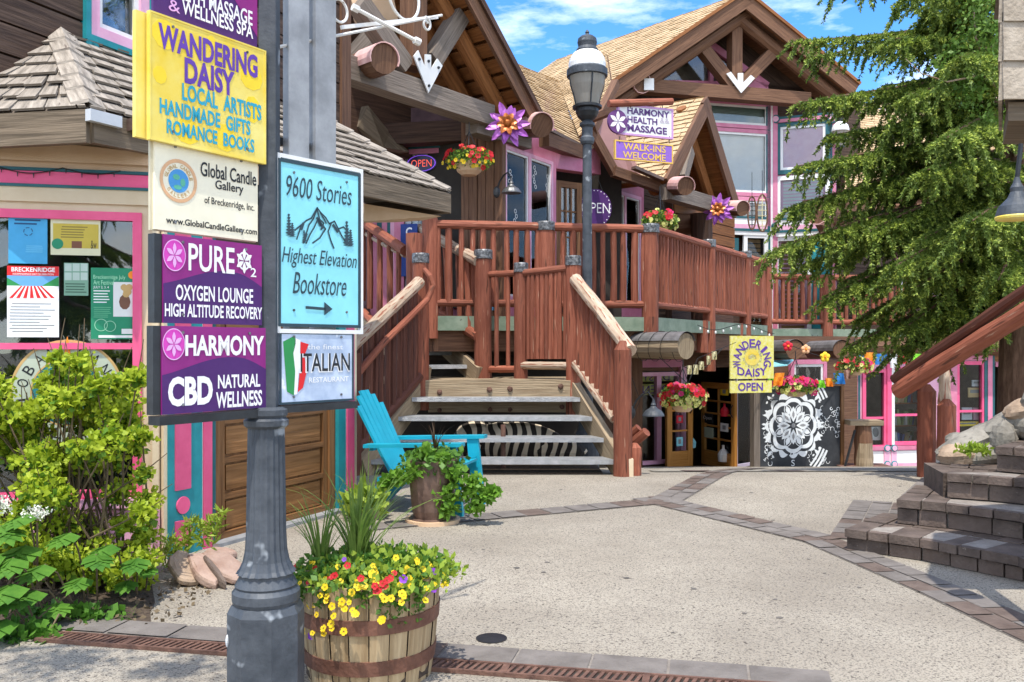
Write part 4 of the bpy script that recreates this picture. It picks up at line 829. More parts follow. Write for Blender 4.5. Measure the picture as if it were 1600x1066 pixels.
# right railing
rr_ = railing('red log railing with pale worn handrail sloping down by the lamp post', 1.0, 10.3, .1)
NR = V((896-CX)/F*10.95, 10.98, .5); post(rr_, NR, 2.5, .092)
pa, pb = P(899, 437, 10.9), P(985, 549, 9.66); rail(rr_, pa, pb, .078, grayrail, 'top_rail')
pc, pd = P(899, 569, 10.9), P(960, 655, 9.95); rail(rr_, pc, pd, .058, grayrail, 'bottom_rail')
balusters(rr_, pc, P(968, 668, 9.85), pa, P(974, 533, 9.8), 9, .038, redlog, .03, 0)
post(rr_, GD(973, 9.68), 1.36, .098, redlog, False, cone=.10)
m = M(); m.log(GD(992, 9.75), GD(992, 9.75)+Z*.30, .07, .07, 10, .04, .05); m.build('stub_post', redlog, rr_)
m = M(); m.log(P(992, 690, 9.9), P(1010, 675, 9.8), .055); m.log(P(985, 680, 9.95), P(998, 668, 9.9), .045); m.build('log_stub', redlog, rr_)
# landing railing
lg = railing('low red log railing with three banded posts closing the far side of the landing', .2, 11.1, LZ)
post(lg, V((755-CX)/F*11.6, 11.6, .9), 2.64, .112); post(lg, V((814-CX)/F*11.25, 11.25, .8), 2.44, .085)
a, b = P(765, 429, 11.55), P(806, 427, 11.3); rail(lg, a, b, .042); c, d = P(765, 577, 11.55), P(806, 577, 11.3); rail(lg, c, d, .045, redlog)
balusters(lg, c, d, a, b, 2, .028)
a, b = P(818, 427, 11.2), P(890, 419, 11.0); rail(lg, a, b, .05); c, d = P(818, 561, 11.2), P(890, 561, 11.0); c2, d2 = P(815, 571, 11.2), P(890, 572, 11.0); rail(lg, c2, d2, .05, grayrail)
balusters(lg, c, d, a, b, 9, .034)
# upper flight railings
ur = railing('red log railing on the far side of the short upper flight, pale on top', -1.0, 12.5, LZ)
a, b = P(748, 408, 11.55), P(640, 347, 13.65); rail(ur, a, b, .075, grayrail, 'top_rail'); c, d = P(748, 526, 11.55), P(655, 470, 13.5); rail(ur, c, d, .07, redlog, 'bottom_rail')
balusters(ur, c, d, a, b, 6, .042, redlog, .05, 0); 
ul = railing('red log railing on the near side of the upper flight with a sawn-off post', -1.5, 12.3, LZ)
a, b = P(633, 392, 11.4), P(560, 343, 13.3); rail(ul, a, b, .068, redlog, 'top_rail'); a2, b2 = P(633, 400, 11.5), P(562, 360, 13.4); rail(ul, a2, b2, .03, grayrail, 'thin_rail')
c, d = P(633, 545, 11.4), P(560, 462, 13.3); balusters(ul, c, d, a, b, 5, .045, redlog, .0, 0); rail(ul, P(633, 556, 11.4), P(560, 480, 13.3), .06, redlog, 'bottom_rail')
post(ul, V((647-CX)/F*11.3, 11.3, .8), 2.82, .105, redlog, False)
# ------------------------------------------------------------------ deck
DZ = 1.80
C0 = V((672-CX)/F*11.75, 11.75, 0); C1 = V((1016-CX)/F*12.25, 12.25, 0); C2 = V((1198-CX)/F*17.3, 17.3, 0); C3 = V((1205-CX)/F*20.6, 20.6, 0); C4 = V((1430-CX)/F*21.0, 21.0, 0)
dk = thing('deck', 'raised timber deck with green metal edge flashing in front of the upper shops', 'deck', (2, 14, -.6))
edge = [C0+V(-1.1, 1.7, 0), C0, C1, C2, C3, C4]
m = M(); pts = [V(p.x, p.y, DZ) for p in edge]+[V(10, 23, DZ), V(-3, 23, DZ), V(-3, 14, DZ)]; m.prism(pts, V(0, 0, -.06)); m.build('floor_boards', brown, dk)
def along(p, q, out=0.): d = (q-p).normalized(); s = V(d.y, -d.x, 0)*out; return p+s, q+s, d
m = M(); m2 = M(); m3 = M()
for p, q in zip(edge[:-1], edge[1:]):
    a, b, d = along(p, q, .03); m.beam(a+V(0, 0, DZ-.10), b+V(0, 0, DZ-.10), .03, .19)
    a, b, d = along(p, q, -.12); m2.beam(a+V(0, 0, DZ-.32), b+V(0, 0, DZ-.32), .14, .30)
m.build('edge_flashing', greenrim, dk); m2.build('rim_beam', brown, dk)
for i in range(9):
    f = i/8; a = C0.lerp(C1, f) if i < 5 else C1.lerp(C2, (i-4)/4.5); m = M(); m.beam(V(a.x, a.y+.25, DZ-.3), V(a.x-.6, a.y+4.5, DZ-.3), .12, .26); m.build('joist', brown, dk)
m = M(); m.log(P(968, 545, 11.9), P(1085, 538, 13.2), .18, .19, 14, .02)
for px, d in ((1016, 12.25), (1096, 14.1), (1152, 15.8), (1198, 17.3), (1290, 20.8)):
    x = (px-CX)/F*d; m = M(); m.log(V(x, d-.02, DZ-.5 if px < 1200 else gz(x, d)), V(x, d-.02, DZ), .10, .10, 12, .03); m.build('support_post', redlog, dk)
for px, d in ((992, 13.3), (1150, 17.5)):
    x = (px-CX)/F*d; m = M(); m.box((x, d, (gz(x, d)+DZ-.4)/2), .2, .2, DZ-.4-gz(x, d)); m.build('support_post', brown, dk)
def deckrail(label, p, q, n, z0=1.97, z1=3.0, r=.06, mt=redlog, bal=.045, rails=redlog):
    t = railing(label, (p.x+q.x)/2, (p.y+q.y)/2, DZ); a, b = V(p.x, p.y, z1), V(q.x, q.y, z1); c, d = V(p.x, p.y, z0), V(q.x, q.y, z0)
    rail(t, a, b, r, rails, 'top_rail'); rail(t, c, d, r*.85, rails, 'bottom_rail'); balusters(t, c, d, a+V(0, 0, -.06), b+V(0, 0, -.06), n, bal, mt, .01, .06); return t
Cm = C0.lerp(C1, .515)
t = deckrail('red log deck railing behind the stair landing, with pointed balusters', C0, Cm, 10); post(t, V(C0.x, C0.y, 1.5), 3.08, .105, redlog, False)
t = deckrail('red log deck railing in front of the shop windows, crossed by the dark lamp post', Cm, C1, 10); post(t, V(Cm.x, Cm.y, 1.8), 3.06, .115, redlog, True); post(t, V(C1.x, C1.y, 1.3), 3.06, .115, redlog, True)
S1, S2 = C1.lerp(C2, .42), C1.lerp(C2, .76)
labs = ('shaded red log railing nearest the deck corner on the receding side', 'shaded red log railing, middle section of the receding deck side', 'short shaded red log railing section at the far end of the receding deck side')
for (p, q, n), lb in zip(((C1, S1, 19), (S1, S2, 16), (S2, C2, 12)), labs):
    t = deckrail(lb, p, q, n, mt=redlog, bal=.042); post(t, V(q.x, q.y, 1.0), 3.1, .10, redlog, q is not C2)
t = deckrail('far red log railing across the gable building front, partly behind the spruce', C3, C4, 22, bal=.05, r=.07); post(t, V((1292-CX)/F*20.75, 20.75, .4), 3.05, .14, redlog, False)
# ------------------------------------------------------------------ log gable shop on the deck (left of the lamp post)
GB = thing('log_gable_building', 'log gable shop on the deck with exposed timber truss and pink framed windows', 'building', (-1, 13.5, DZ))
PT = Plane(655, 11.26, 838, 13.0)                     # truss plane
PR = Plane(655, 10.85, 838, 12.55)                    # front edge of the roof
e_r = PR.pp(842, 183); ap_ = PR.pp(745, -2); sl = (ap_-e_r); apx = e_r+sl*(2.25/1.2); eL = apx+V(-(sl.x)*1.9, -(sl.y)*1.9, -sl.z*1.9)
eL = V(apx.x-sl.x*1.9, apx.y-sl.y*1.9, apx.z-sl.z*1.9); bk = -PR.n*5.2
m = M(); slab(m, e_r+bk, e_r, apx, apx+bk, .10); slab(m, eL, eL+bk, apx+bk, apx, .10); rf = m.build('roof', orange, GB)
m = M(); shingle_quad(m, e_r+bk+Z*.005, e_r+Z*.005, apx+Z*.005, apx+bk+Z*.005, .16, .25); m.build('shingles', shingle, rf)
# plank seams and rafters on the soffit
m = M(); nrm = sl.cross(bk).normalized(); nrm = nrm if nrm.z > 0 else -nrm
for k in range(14):
    p = e_r+sl*(1.85*(k+.5)/14)-nrm*.118; m.obox(p, bk*.55, sl.normalized()*.19, -nrm*.02)
m.build('soffit_boards', orange, rf)
m = M(); m.beam(e_r-nrm*.10-PR.n*-.03+V(0, 0, 0), apx-nrm*.10+PR.n*.03, .05, .26, nrm); m.build('barge_board', brown, rf)
m = M(); m.beam(e_r-nrm*.02+PR.n*.07, apx-nrm*.02+PR.n*.07, .06, .07, nrm); m.build('drip_edge', darkwood, rf)
for o, rr, k0 in ((-.35, .11, .02), (-.85, .12, .0)):
    p = e_r-nrm*.25+PR.n*o; m = M(); m.log(p+sl*k0, p+sl*1.75, rr, rr, 10, .03); m.build('rafter', orange, GB)
def pbeam(name, pl, a, b, w, h, mt, par, o=0., up=Z):
    m = M(); m.beam(pl.pp(*a, o), pl.pp(*b, o), w, h, up); return m.build(name, mt, par)
pbeam('tie_beam', PT, (500, 95), (763, 183), .24, .28, graybeam, GB)
pbeam('king_post', PT, (647, -160), (647, 108), .24, .24, brown, GB, -.01, PT.u)
pbeam('brace', PT, (672, 96), (716, 26), .20, .22, graybeam, GB, .02)
pbeam('brace', PT, (632, 106), (560, 5), .20, .22, graybeam, GB, .0)
pl_ = M(); PT.poly(pl_, [(633, 92), (640, 83), (651, 110), (651, 89), (660, 90), (660, 112), (670, 96), (678, 107), (656, 149)], .14, .16); po = pl_.build('truss_plate', whitep, GB)
for x, y in ((641, 97), (655.5, 100), (671, 110), (656, 138)): m = M(); PT.disc(m, x, y, .018, .16, .175, 8); m.build('bolt', irondk, po)
# purlin log ends with pink caps
def capped_log(par, p, q, r, a0=-20, a1=200, mt=brown, capm=pinkcap, L=.55):
    p, q = Vector(p), Vector(q); m = M(); m.log(p, q, r, r, 14, .02); lg = m.build('purlin', mt, par)
    d = (q-p).normalized(); x = d.cross(Z).normalized(); y = x.cross(d); m = M(); n = 12; e = q+d*.03; s0 = e-d*L
    pr = [(x*math.cos(R(a0+(a1-a0)*i/n))+y*math.sin(R(a0+(a1-a0)*i/n)))*(r+.012) for i in range(n+1)]
    for i in range(n):
        m.face([s0+pr[i], e+pr[i], e+pr[i+1], s0+pr[i+1]], None, True); k = .93; m.face([s0+pr[i]*k, s0+pr[i+1]*k, e+pr[i+1]*k, e+pr[i]*k], None, True); m.face([e+pr[i], e+pr[i]*k, e+pr[i+1]*k, e+pr[i+1]])
    m.build('metal_cap', capm, lg); return lg
capped_log(GB, P(530, 118, 11.3), P(600, 92, 10.2), .175, L=.5)
capped_log(GB, P(800, 196, 13.4), P(846, 196, 12.35), .17, L=.42)
pbeam('purlin', PT, (745, 196), (830, 222), .22, .2, graybeam, GB, -.1)
# tan panel and wood behind the bracket
m = M(); m.prism([P(540, -30, 11.6), P(610, -30, 11.6), P(622, 30, 11.7), P(560, 38, 11.6)], V(-.05, .1, 0)); m.build('painted_panel', tanp, GB)
m = M(); m.beam(P(545, 95, 11.5), P(600, 32, 11.6), .18, .2); m.build('brace', graybeam, GB)
# recessed gable wall
PBK = PT.off(-1.5); m = M(); sB = lambda p: (p-PBK.o).dot(PBK.u); m.prism([PBK.pt(-4.5, 4.15), PBK.pt(sB(e_r), 4.15), PBK.pt(sB(e_r), e_r.z-.3), PBK.pt(sB(apx), apx.z-.3), PBK.pt(-4.5, apx.z-.3)], PBK.n*-.1); m.build('gable_wall', darkwood, GB)
m = M(); m.beam(P(555, 215, 12.9), P(790, 203, 12.9), .25, .30); m.build('header_log', darkwood, GB)
m = M(); m.prism([P(560, 198, 12.4), P(600, 230, 12.5), P(640, 238, 12.9), P(608, 205, 12.8), P(575, 165, 12.4)], V(-.3, .2, 0)); m.build('lower_eave', fasciam, GB)
# door wall
PD1 = Plane(560, 13.35, 726, 13.0); dz0 = DZ
def bx(pl, name, x0, x1, y0, y1, o0, o1, mt, par, z0=None):
    m = M(); a, b, za, zb = pl.rect(x0, x1, y0, y1); pl.sbox(m, a, b, za if z0 is None else z0, zb, o0, o1); return m.build(name, mt, par)
a, b, z0, z1 = PD1.rect(632, 690, 236, 400)
m = M(); PD1.wall(m, PD1.s_at(420), PD1.s_at(726), DZ, 4.9, .12, [(a, b, DZ, z1)]); m.build('front_wall', mat('mauve_brown_wall', (.10, .045, .05), (.15, .075, .08), .6), GB)
for x0, x1, mt in ((598, 606, pinkf), (606, 611, tealdk), (611, 617, pinkl), (617, 632, pinkf), (690, 699, pinkf), (699, 705, tealdk), (705, 716, pinkf), (716, 721, tealdk), (580, 590, pinkf), (590, 598, tealdk)): bx(PD1, 'trim_strip', x0, x1, 236, 400, 0, .03 if mt is not pinkf else .035, mt, GB, DZ)
bx(PD1, 'door_header', 600, 721, 227, 233, .0, .045, tealdk, GB); bx(PD1, 'door_header', 617, 699, 233.5, 241, .0, .036, pinkf, GB)
d1 = thing('shop_door', 'grey glazed shop door with pink frame behind the oval neon sign', 'door', PD1.pt((a+b)/2, DZ))
m = M(); PD1.sframe(m, a, b, DZ+.02, z1, .09, -.08, -.03); m.build('door_frame', palegrey, d1)
m = M(); PD1.sbox(m, a+.09, b-.09, DZ+.1, z1-.09, -.07, -.06); m.build('pane', glassr, d1)
m = M(); PD1.sbox(m, a+.09, b-.09, DZ+.1, z1-.09, -.10, -.09); m.build('blind', palegrey, d1)
m = M(); m.ico(PD1.pt(b-.05, DZ+1.0, .0), .03, .03, .03); m.build('handle', irondk, d1)
def open_sign(name, label, pl, px, py, rx, rz_, mt, o):
    q, z = pl.hit(px, py); t = thing(name, label, 'sign', pl.pt(q, z-rz_)); m = M(); pl.sdisc(m, q, z, rz_, o-.03, o, 32, rx/rz_); m.build('panel', mt, t); return t, q, z
t, q, z = open_sign('neon_sign', 'oval neon OPEN sign with red letters and violet ring on the grey door', PD1, 659.5, 256, .232, .128, neonback, .03)
m = M(); stext(m, PD1, 'OPEN', q-.155, q+.155, z-.052, z+.052, .036, bold=-.01); m.build('neon_lettering', neon_r, t)
m = M(); PD1.sring(m, q, z, .112, .120, 0, .036, 40, 1.82); m.build('neon_ring', neon_b, t)
PDs = PD1.off(.05); a2, b2, zA, zB = PDs.rect(626, 652, 350, 400); t = thing('standing_sign', 'dark blue door poster partly hidden behind the upper stair railing', 'sign', PDs.pt((a2+b2)/2, zA)); m = M(); PDs.sbox(m, a2, b2, zA-.3, zB, -.02, 0); m.build('board', flat('deep_blue_board', (.01, .04, .22)), t)
m = M(); stext(m, PDs, 'C', a2+.08, b2-.08, zB-.18, zB-.05, .002, bold=.03); m.build('lettering', lettwhite, t)
# corner of brown boards and window wall
PC1 = Plane(721, 12.78, 786, 12.44); m = M()
n = 5
for k in range(n): PC1.sbox(m, PC1.L*k/n, PC1.L*(k+1)/n-.012, DZ, 4.9, -.1, rnd(0, .015))
m.build('corner_boards', brown, GB)
PWN = Plane(784, 12.5, 869, 13.85); a, b, z0, z1 = PWN.rect(786, 862, 232, 470); z1 = 4.22; z0 = DZ+.25
m = M(); PWN.wall(m, 0, PWN.L, DZ, 4.75, .12, [(a, b, z0, z1)]); m.build('window_wall', pinkf, GB)
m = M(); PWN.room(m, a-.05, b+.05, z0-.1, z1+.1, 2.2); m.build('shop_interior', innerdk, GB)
w_ = M(); PWN.sframe(w_, a, b, z0, z1, .055, -.05, .03); md = (a+b)/2; PWN.sbox(w_, md-.035, md+.035, z0+.055, z1-.055, -.05, .03); w_ = w_.build('window', pinkl, GB)
for x0, x1 in ((a+.055, md-.035), (md+.035, b-.055)):
    m = M(); PWN.sframe(m, x0, x1, z0+.055, z1-.055, .03, -.04, .015); m.build('sash', whitep, w_)
    m = M(); PWN.sbox(m, x0+.03, x1-.03, z0+.085, z1-.085, -.02, -.012); m.build('pane', glass, w_)
def win_thing(name, label, cat, pl, q, z, o): return thing(name, label, cat, pl.pt(q, z, o))
t = win_thing('hanging_sign', 'yellow and violet welcome sign with mirrored letters inside the deck shop window', 'sign', PWN, md, 3.85, -.07); m = M(); PWN.sbox(m, a+.03, b-.12, 3.80, 4.16, -.075, -.06); m.build('board', violet, t); m = M(); PWN.sframe(m, a+.02, b-.11, 3.79, 4.17, .03, -.08, -.055); m.build('border', yellowcl, t)
m = M(); stext(m, PWN, 'WALK-INS', a+.12, b-.22, 4.0, 4.12, -.054, bold=.02, mirror=True); stext(m, PWN, 'WELCOME', a+.12, b-.22, 3.85, 3.97, -.054, bold=.02, mirror=True); m.build('lettering', goldl, t)
t = win_thing('tent_reflection', 'pale blue tent reflection modelled behind the deck shop window pane', 'reflection', PWN, md, DZ+.25, -.3)  # tent mirrored in the pane, built as solid panels behind the glass
m = M(); A, B, C_, D_ = PWN.pt(a-.1, 2.95, -.10), PWN.pt(b-.05, 2.75, -.10), PWN.pt(b-.3, 3.55, -.5), PWN.pt(a+.2, 3.55, -.5); m.prism([A, B, C_, D_], V(0, 0, -.03)); m.prism([PWN.pt(a-.1, 2.95, -.10), PWN.pt(b-.05, 2.75, -.10), PWN.pt(b-.05, 1.9, -.10), PWN.pt(a-.1, 1.9, -.10)], PWN.n*-.02); m.build('canopy', flat('tent_blue', (.16, .46, .72)), t)
m = M(); m.prism([PWN.pt(md-.1, 3.2, -.085), PWN.pt(b-.15, 2.95, -.085), PWN.pt(b-.1, 3.35, -.20)], V(0, 0, -.02)); m.build('white_panel', whitep, t)
t = win_thing('ornament', 'orange and white hanging crab ornament in the right pane of the deck window', 'ornament', PWN, md+.3, 2.95, -.085); m = M(); m.ico(PWN.pt(md+.3, 3.08, -.085), .09, .06, .07); m.ico(PWN.pt(md+.34, 2.93, -.085), .12, .06, .06); m.build('body', orangep, t); m = M(); m.tube([PWN.pt(md+.1, 3.25, -.085), PWN.pt(md+.3, 3.36, -.085), PWN.pt(md+.5, 3.2, -.085)], .02); m.build('claw', whitep, t)
# low eave and gutter right of the log end
m = M(); m.beam(P(850, 218, 13.0), P(908, 240, 14.6), .16, .2); m.build('fascia', brown, GB)
m = M(); m.beam(P(852, 202, 12.9), P(903, 227, 14.5), .12, .045); m.build('gutter', MATS['gutter'], GB)
# mid roofs of tan shingles
e0, e1, t1, t0 = P(842, 196, 13.6), P(908, 230, 14.7), P(872, 128, 18.5), P(808, 102, 17.0)
e2, t2 = P(962, 175, 15.2), P(948, 84, 20.0); e15 = P(905, 215, 14.9)
m = M(); slab(m, e0, e1, t1, t0, .1); slab(m, e15, e2, t2, t1, .1); mr = m.build('roof', brown, GB)
m = M(); shingle_quad(m, e0, e1, t1, t0, .15, .24); shingle_quad(m, e15, e2, t2, t1, .15, .24); m.build('shingles', shingle, mr)
# recessed doorway between the shop windows
PE1 = Plane(866, 14.9, 950, 15.2); m = M(); PE1.sbox(m, -.3, PE1.L+.3, DZ, 4.6, -.2, -.1); m.build('recess_wall', innerdk, GB)
m = M(); m.beam(PWN.pt(PWN.L, 4.35, -.1), P(930, 255, 15.0), .2, .4); m.build('lintel', pinkf, GB)
dd = thing('shop_door', 'brown glazed wooden shop door standing open left of the lamp post', 'door', PE1.pt(PE1.s_at(885), DZ)); PDd = Plane(868, 14.3, 908, 14.6); a, b = 0, PDd.L; zt = 4.05
m = M(); PDd.sframe(m, a, b, DZ+.02, zt, .10, -.04, .02); m.build('door_frame', door_wd, dd)
m = M(); [PDd.sbox(m, a+.1+(b-a-.2)*k/3-.012, a+.1+(b-a-.2)*k/3+.012, DZ+.5, zt-.1, -.03, .01) for k in (1, 2)]; [PDd.sbox(m, a+.1, b-.1, DZ+.5+k*.42, DZ+.525+k*.42, -.03, .008) for k in range(4)]; m.build('glazing_bars', door_wd, dd)
m = M(); PDd.sbox(m, a+.1, b-.1, DZ+.1, zt-.1, -.02, -.012); m.build('pane', glassr, dd)
# second deck window wall
PW2 = Plane(944, 15.3, 1006, 16.5); a, b = PW2.s_at(949), PW2.s_at(1000); z0, z1 = DZ+.3, 4.12
m = M(); PW2.wall(m, 0, PW2.L, DZ, 4.6, .12, [(a, b, z0, z1)]); m.build('window_wall', pinkf, GB)
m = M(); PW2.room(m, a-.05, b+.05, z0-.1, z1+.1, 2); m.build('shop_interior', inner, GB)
w_ = M(); md = (a+b)/2; PW2.sframe(w_, a, b, z0, z1, .06, -.05, .03); PW2.sbox(w_, md-.035, md+.035, z0+.06, z1-.06, -.05, .03); w_ = w_.build('window', pinkl, GB)
for x0, x1 in ((a+.06, md-.035), (md+.035, b-.06)):
    m = M(); PW2.sframe(m, x0, x1, z0+.06, z1-.06, .03, -.04, .015); m.build('sash', whitep, w_); m = M(); PW2.sbox(m, x0+.03, x1-.03, z0+.09, z1-.09, -.02, -.012); m.build('pane', glass, w_)
for x, y, pl in ((798, 268, PWN), (836, 262, PWN), (856, 276, PWN), (806, 330, PWN), (955, 305, PW2), (975, 304, PW2), (996, 312, PW2), (960, 345, PW2)):
    m = M(); q, z = pl.hit(x, y)
    for k in range(5): pl.sring(m, q+.03*math.sin(k*2), z-.07*k, .022, .034, 0, -.008, 10)
    m.build('lace_scroll', whitep, GB)
t, q, z = open_sign('hanging_sign', 'round plum OPEN sign with white letters hung behind the dark lamp post', Plane(905, 14.6, 950, 14.7), 931, 325, .27, .31, plum, .0)
pl = Plane(905, 14.6, 950, 14.7); m = M(); stext(m, pl, 'OPEN', q-.25, q+.24, z-.085, z+.085, .003, bold=-.005); m.build('lettering', lettwhite, t)
m = M()
for k in range(26): pl.sdisc(m, q+math.cos(k*2*math.pi/26)*.25, z+math.sin(k*2*math.pi/26)*.285, .009, 0, .003, 6)
m.build('dotted_border', lettwhite, t); m = M(); m.tube([pl.pt(q-.12, z+.28), pl.pt(q, z+.55), pl.pt(q+.12, z+.28)], .006, 4); m.build('hanger', irondk, t)
# ------------------------------------------------------------------ small gable with shingle roof
SG = thing('small_gable_building', 'small shingled gable shop with mauve panels between the log shop and the tall gable', 'building', (3.4, 17.5, DZ))
PG2 = Plane(1038, 15.0, 1150, 17.3); apx = PG2.pp(1101, 152); eL = PG2.pp(1037, 280); eR = PG2.pp(1150, 316); bk = -PG2.n*3.4
m = M(); slab(m, eL+bk*.55, eL, apx, apx+bk, .09); slab(m, eR, eR+bk, apx+bk, apx, .09); rf = m.build('roof', orange, SG)
m = M(); shingle_quad(m, eL+bk*.55, eL, apx, apx+bk, .15, .24); shingle_quad(m, eR, eR+bk, apx+bk, apx, .15, .24); m.build('shingles', shingle, rf)
for p in (eL, eR):
    d = (apx-p).normalized(); nn = d.cross(PG2.n).normalized(); nn = nn if nn.z > 0 else -nn
    m = M(); m.beam(p-nn*.11+PG2.n*.03, apx-nn*.11+PG2.n*.03, .06, .24, nn); m.build('barge_board', brown, rf)
    m = M(); m.log(p-nn*.30-PG2.n*.35+d*.1, apx-nn*.30-PG2.n*.35, .10); m.build('rafter', orange, SG)
PG3 = PG2.off(-.9); m = M(); PG3.sbox(m, PG3.s_at(1050), PG3.s_at(1146), DZ, 4.3, -.15, 0); m.prism([PG3.pt(PG3.s_at(1052), 4.3), PG3.pt(PG3.s_at(1146), 4.3), V(apx.x, apx.y, apx.z-.25)-PG2.n*.9], -PG2.n*.1); m.build('gable_wall', darkwood, SG)
m = M(); [PG3.sbox(m, PG3.s_at(1052), PG3.s_at(1146), 3.3+.22*k, 3.5+.22*k, 0, .03) for k in range(7)]; m.build('wall_boards', orange, SG)
m = M(); m.beam(P(1040, 300, 15.0), P(1143, 330, 17.0), .22, .26); m.build('tie_beam', graybeam, SG)
m = M(); m.beam(P(1063, 280, 15.4), P(1075, 235, 15.8), .2, .2); m.build('brace', graybeam, SG)
capped_log(SG, P(1025, 292, 15.8), P(1071, 291, 14.6), .15, L=.42); capped_log(SG, P(1118, 326, 17.4), P(1160, 326, 16.5), .14, L=.42)
m = M(); m.log(P(1096, 500, 17.0), P(1096, 335, 17.0), .2, .2, 12); m.build('post', darkwood, SG)
m = M(); m.log(P(1003, 352, 17.2), P(1105, 350, 17.4), .22); m.build('header_log', brown, SG)
PM = Plane(1004, 16.6, 1075, 18.0); m = M(); PM.siding(m, 0, PM.L, DZ, 4.4, .24); m.build('side_wall', sidingm, SG)
m = M(); m.prism([P(928, 203, 14.6), P(952, 168, 14.9), P(992, 268, 15.0), P(985, 277, 15.0), P(958, 266, 14.8)], V(.15, .35, 0)); m.build('mauve_panel', mauve, SG)
m = M(); m.prism([P(893, 245, 15.4), P(930, 230, 15.3), P(932, 262, 15.3), P(895, 262, 15.4)], V(.1, .4, 0)); m.build('mauve_panel', mauve, SG)
m = M(); m.beam(P(924, 205, 14.55), P(960, 270, 14.75), .12, .14); m.beam(P(958, 268, 14.7), P(1038, 296, 15.2), .14, .16); m.build('eave_beam', brown, SG)
m = M(); m.beam(P(926, 203, 14.5), P(962, 130, 15.5), .12, .14); m.build('barge_board', brown, SG)
m = M(); m.beam(P(990, 262, 14.7), P(1034, 281, 15.0), .12, .05); m.build('gutter', MATS['gutter'], SG)
# ------------------------------------------------------------------ tall gable building
TG = thing('tall_gable_building', 'tall log gable building with tan shingle roof, big windows and pink and blue trim', 'building', (6.5, 22.5, -1.5))
PF = Plane(945, 20.6, 1330, 22.2)
PRK = PF.off(.9)
Ap = PRK.pp(1163, -10); El = PRK.pp(925, 152); Er = PRK.pp(1340, 134); bkv = V(-3.1, 4.5, .25)*1.3
Alb = Ap+bkv
m = M(); slab(m, El+bkv*.9, El, Ap, Alb, .14); slab(m, Er, Er+bkv, Alb, Ap, .14); rf = m.build('roof', brown, TG)
m = M(); shingle_quad(m, El+bkv*.9, El, Ap, Alb, .17, .3); shingle_quad(m, Er, Er+bkv, Alb, Ap, .17, .3); m.build('shingles', shingle, rf)
for p in (El, Er):
    d = (Ap-p).normalized(); nn = V(-d.z*PF.u.x, -d.z*PF.u.y, d.dot(PF.u)); nn = nn if nn.z > 0 else -nn; nn.normalize()
    m = M(); m.beam(p-nn*.14+PF.n*.03, Ap-nn*.14+PF.n*.03, .07, .34, nn); m.build('barge_board', brown, rf)
    m = M(); m.beam(p+nn*.03+PF.n*.08, Ap+nn*.03+PF.n*.08, .06, .07, nn); m.build('drip_edge', orange, rf)
    m = M(); m.log(p-nn*.40-PF.n*.30, Ap-nn*.40-PF.n*.30, .15); m.build('rafter', brown, TG)
    m = M()
    for k in range(9): m.obox(p+(Ap-p)*((k+.1)/9)-nn*.16-PF.n*.02, (Ap-p)*(.9/9), -PF.n*1.6, -nn*.02)
    m.build('soffit_boards', orange, rf)
PTB = PF.off(.5)
pbeam('tie_beam', PTB, (960, 132), (1262, 157), .30, .30, brown, TG)
pbeam('king_post', PTB, (1148, 8), (1148, 132), .28, .26, brown, TG, -.01, PF.u)
pbeam('brace', PTB, (1142, 134), (1082, 58), .26, .26, brown, TG, .01); pbeam('brace', PTB, (1156, 134), (1218, 70), .26, .26, brown, TG, .01)
m = M(); PTB.poly(m, [(1129, 119), (1136, 116), (1147, 131), (1147, 118), (1155, 118), (1155, 133), (1167, 121), (1173, 126), (1152, 149)], .16, .19); m.build('truss_plate', whitep, TG)
capped_log(TG, P(960, 143, 21.5), P(1003, 130, 20.0), .22, a0=-200, a1=200, L=.35); m = M(); m.box(P(1014, 132, 20.0), .22, .04, .26); m.build('lamp_box', whitep, TG)
q_ = PF.s_at
# upper wall with triangular glazing, lower wall with tall windows
gl = [(1008, 130), (1096, 58), (1200, 134)]
m = M(); PF.poly(m, [(952, 158), (1163, 12), (1325, 158)], -.25, -.14); PF.sbox(m, q_(900), q_(1350), DZ, 7.75, -.25, -.14); m.build('front_wall', sidingm, TG)
m = M(); PF.poly(m, gl, -.10, -.08); gp = m.build('gable_pane', glassr, TG)
m = M(); PF.poly(m, gl, -.135, -.13); m.build('gable_dark', inner, TG)
m = M()
for a, b in ((gl[0], gl[1]), (gl[1], gl[2]), (gl[2], gl[0])): m.beam(PF.pp(*a, -.05), PF.pp(*b, -.05), .12, .16, PF.n.cross(PF.pp(*b)-PF.pp(*a)))
for x, y0 in ((1112, 70), (1180, 118)): m.beam(PF.pp(x, 132, -.05), PF.pp(x, y0, -.05), .1, .1, PF.u)
m.build('gable_frame', pinkf, TG)
def window(par, pl, x0, x1, y0, y1, fw, mt, pane, back, o=.0, fr=whitep, blinds=0, mull=()):
    a, b, z0, z1 = pl.rect(x0, x1, y0, y1); m = M(); pl.sframe(m, a, b, z0, z1, fw, o-.02, o+.05); w = m.build('window', mt, par)
    if fr: m = M(); pl.sframe(m, a+fw, b-fw, z0+fw, z1-fw, fw*.6, o-.02, o+.03); m.build('sash', fr, w)
    m = M(); pl.sbox(m, a+fw, b-fw, z0+fw, z1-fw, o+.0, o+.012); m.build('pane', pane, w)
    m = M(); pl.sbox(m, a+fw*.5, b-fw*.5, z0+fw*.5, z1-fw*.5, o-.10, o-.06); m.build('backing', back, w)
    if blinds:
        m = M(); n = blinds
        for k in range(n): pl.sbox(m, a+fw*1.6, b-fw*1.6, z0+fw+(z1-z0-2*fw)*k/n, z0+fw+(z1-z0-2*fw)*(k+.72)/n, o-.06, o-.035)
        m.build('blind_slats', blindm if back is innerdk else whitep, w)
    return w
blindm = wood('bamboo_blind', (.22, .12, .05), (.38, .23, .11))
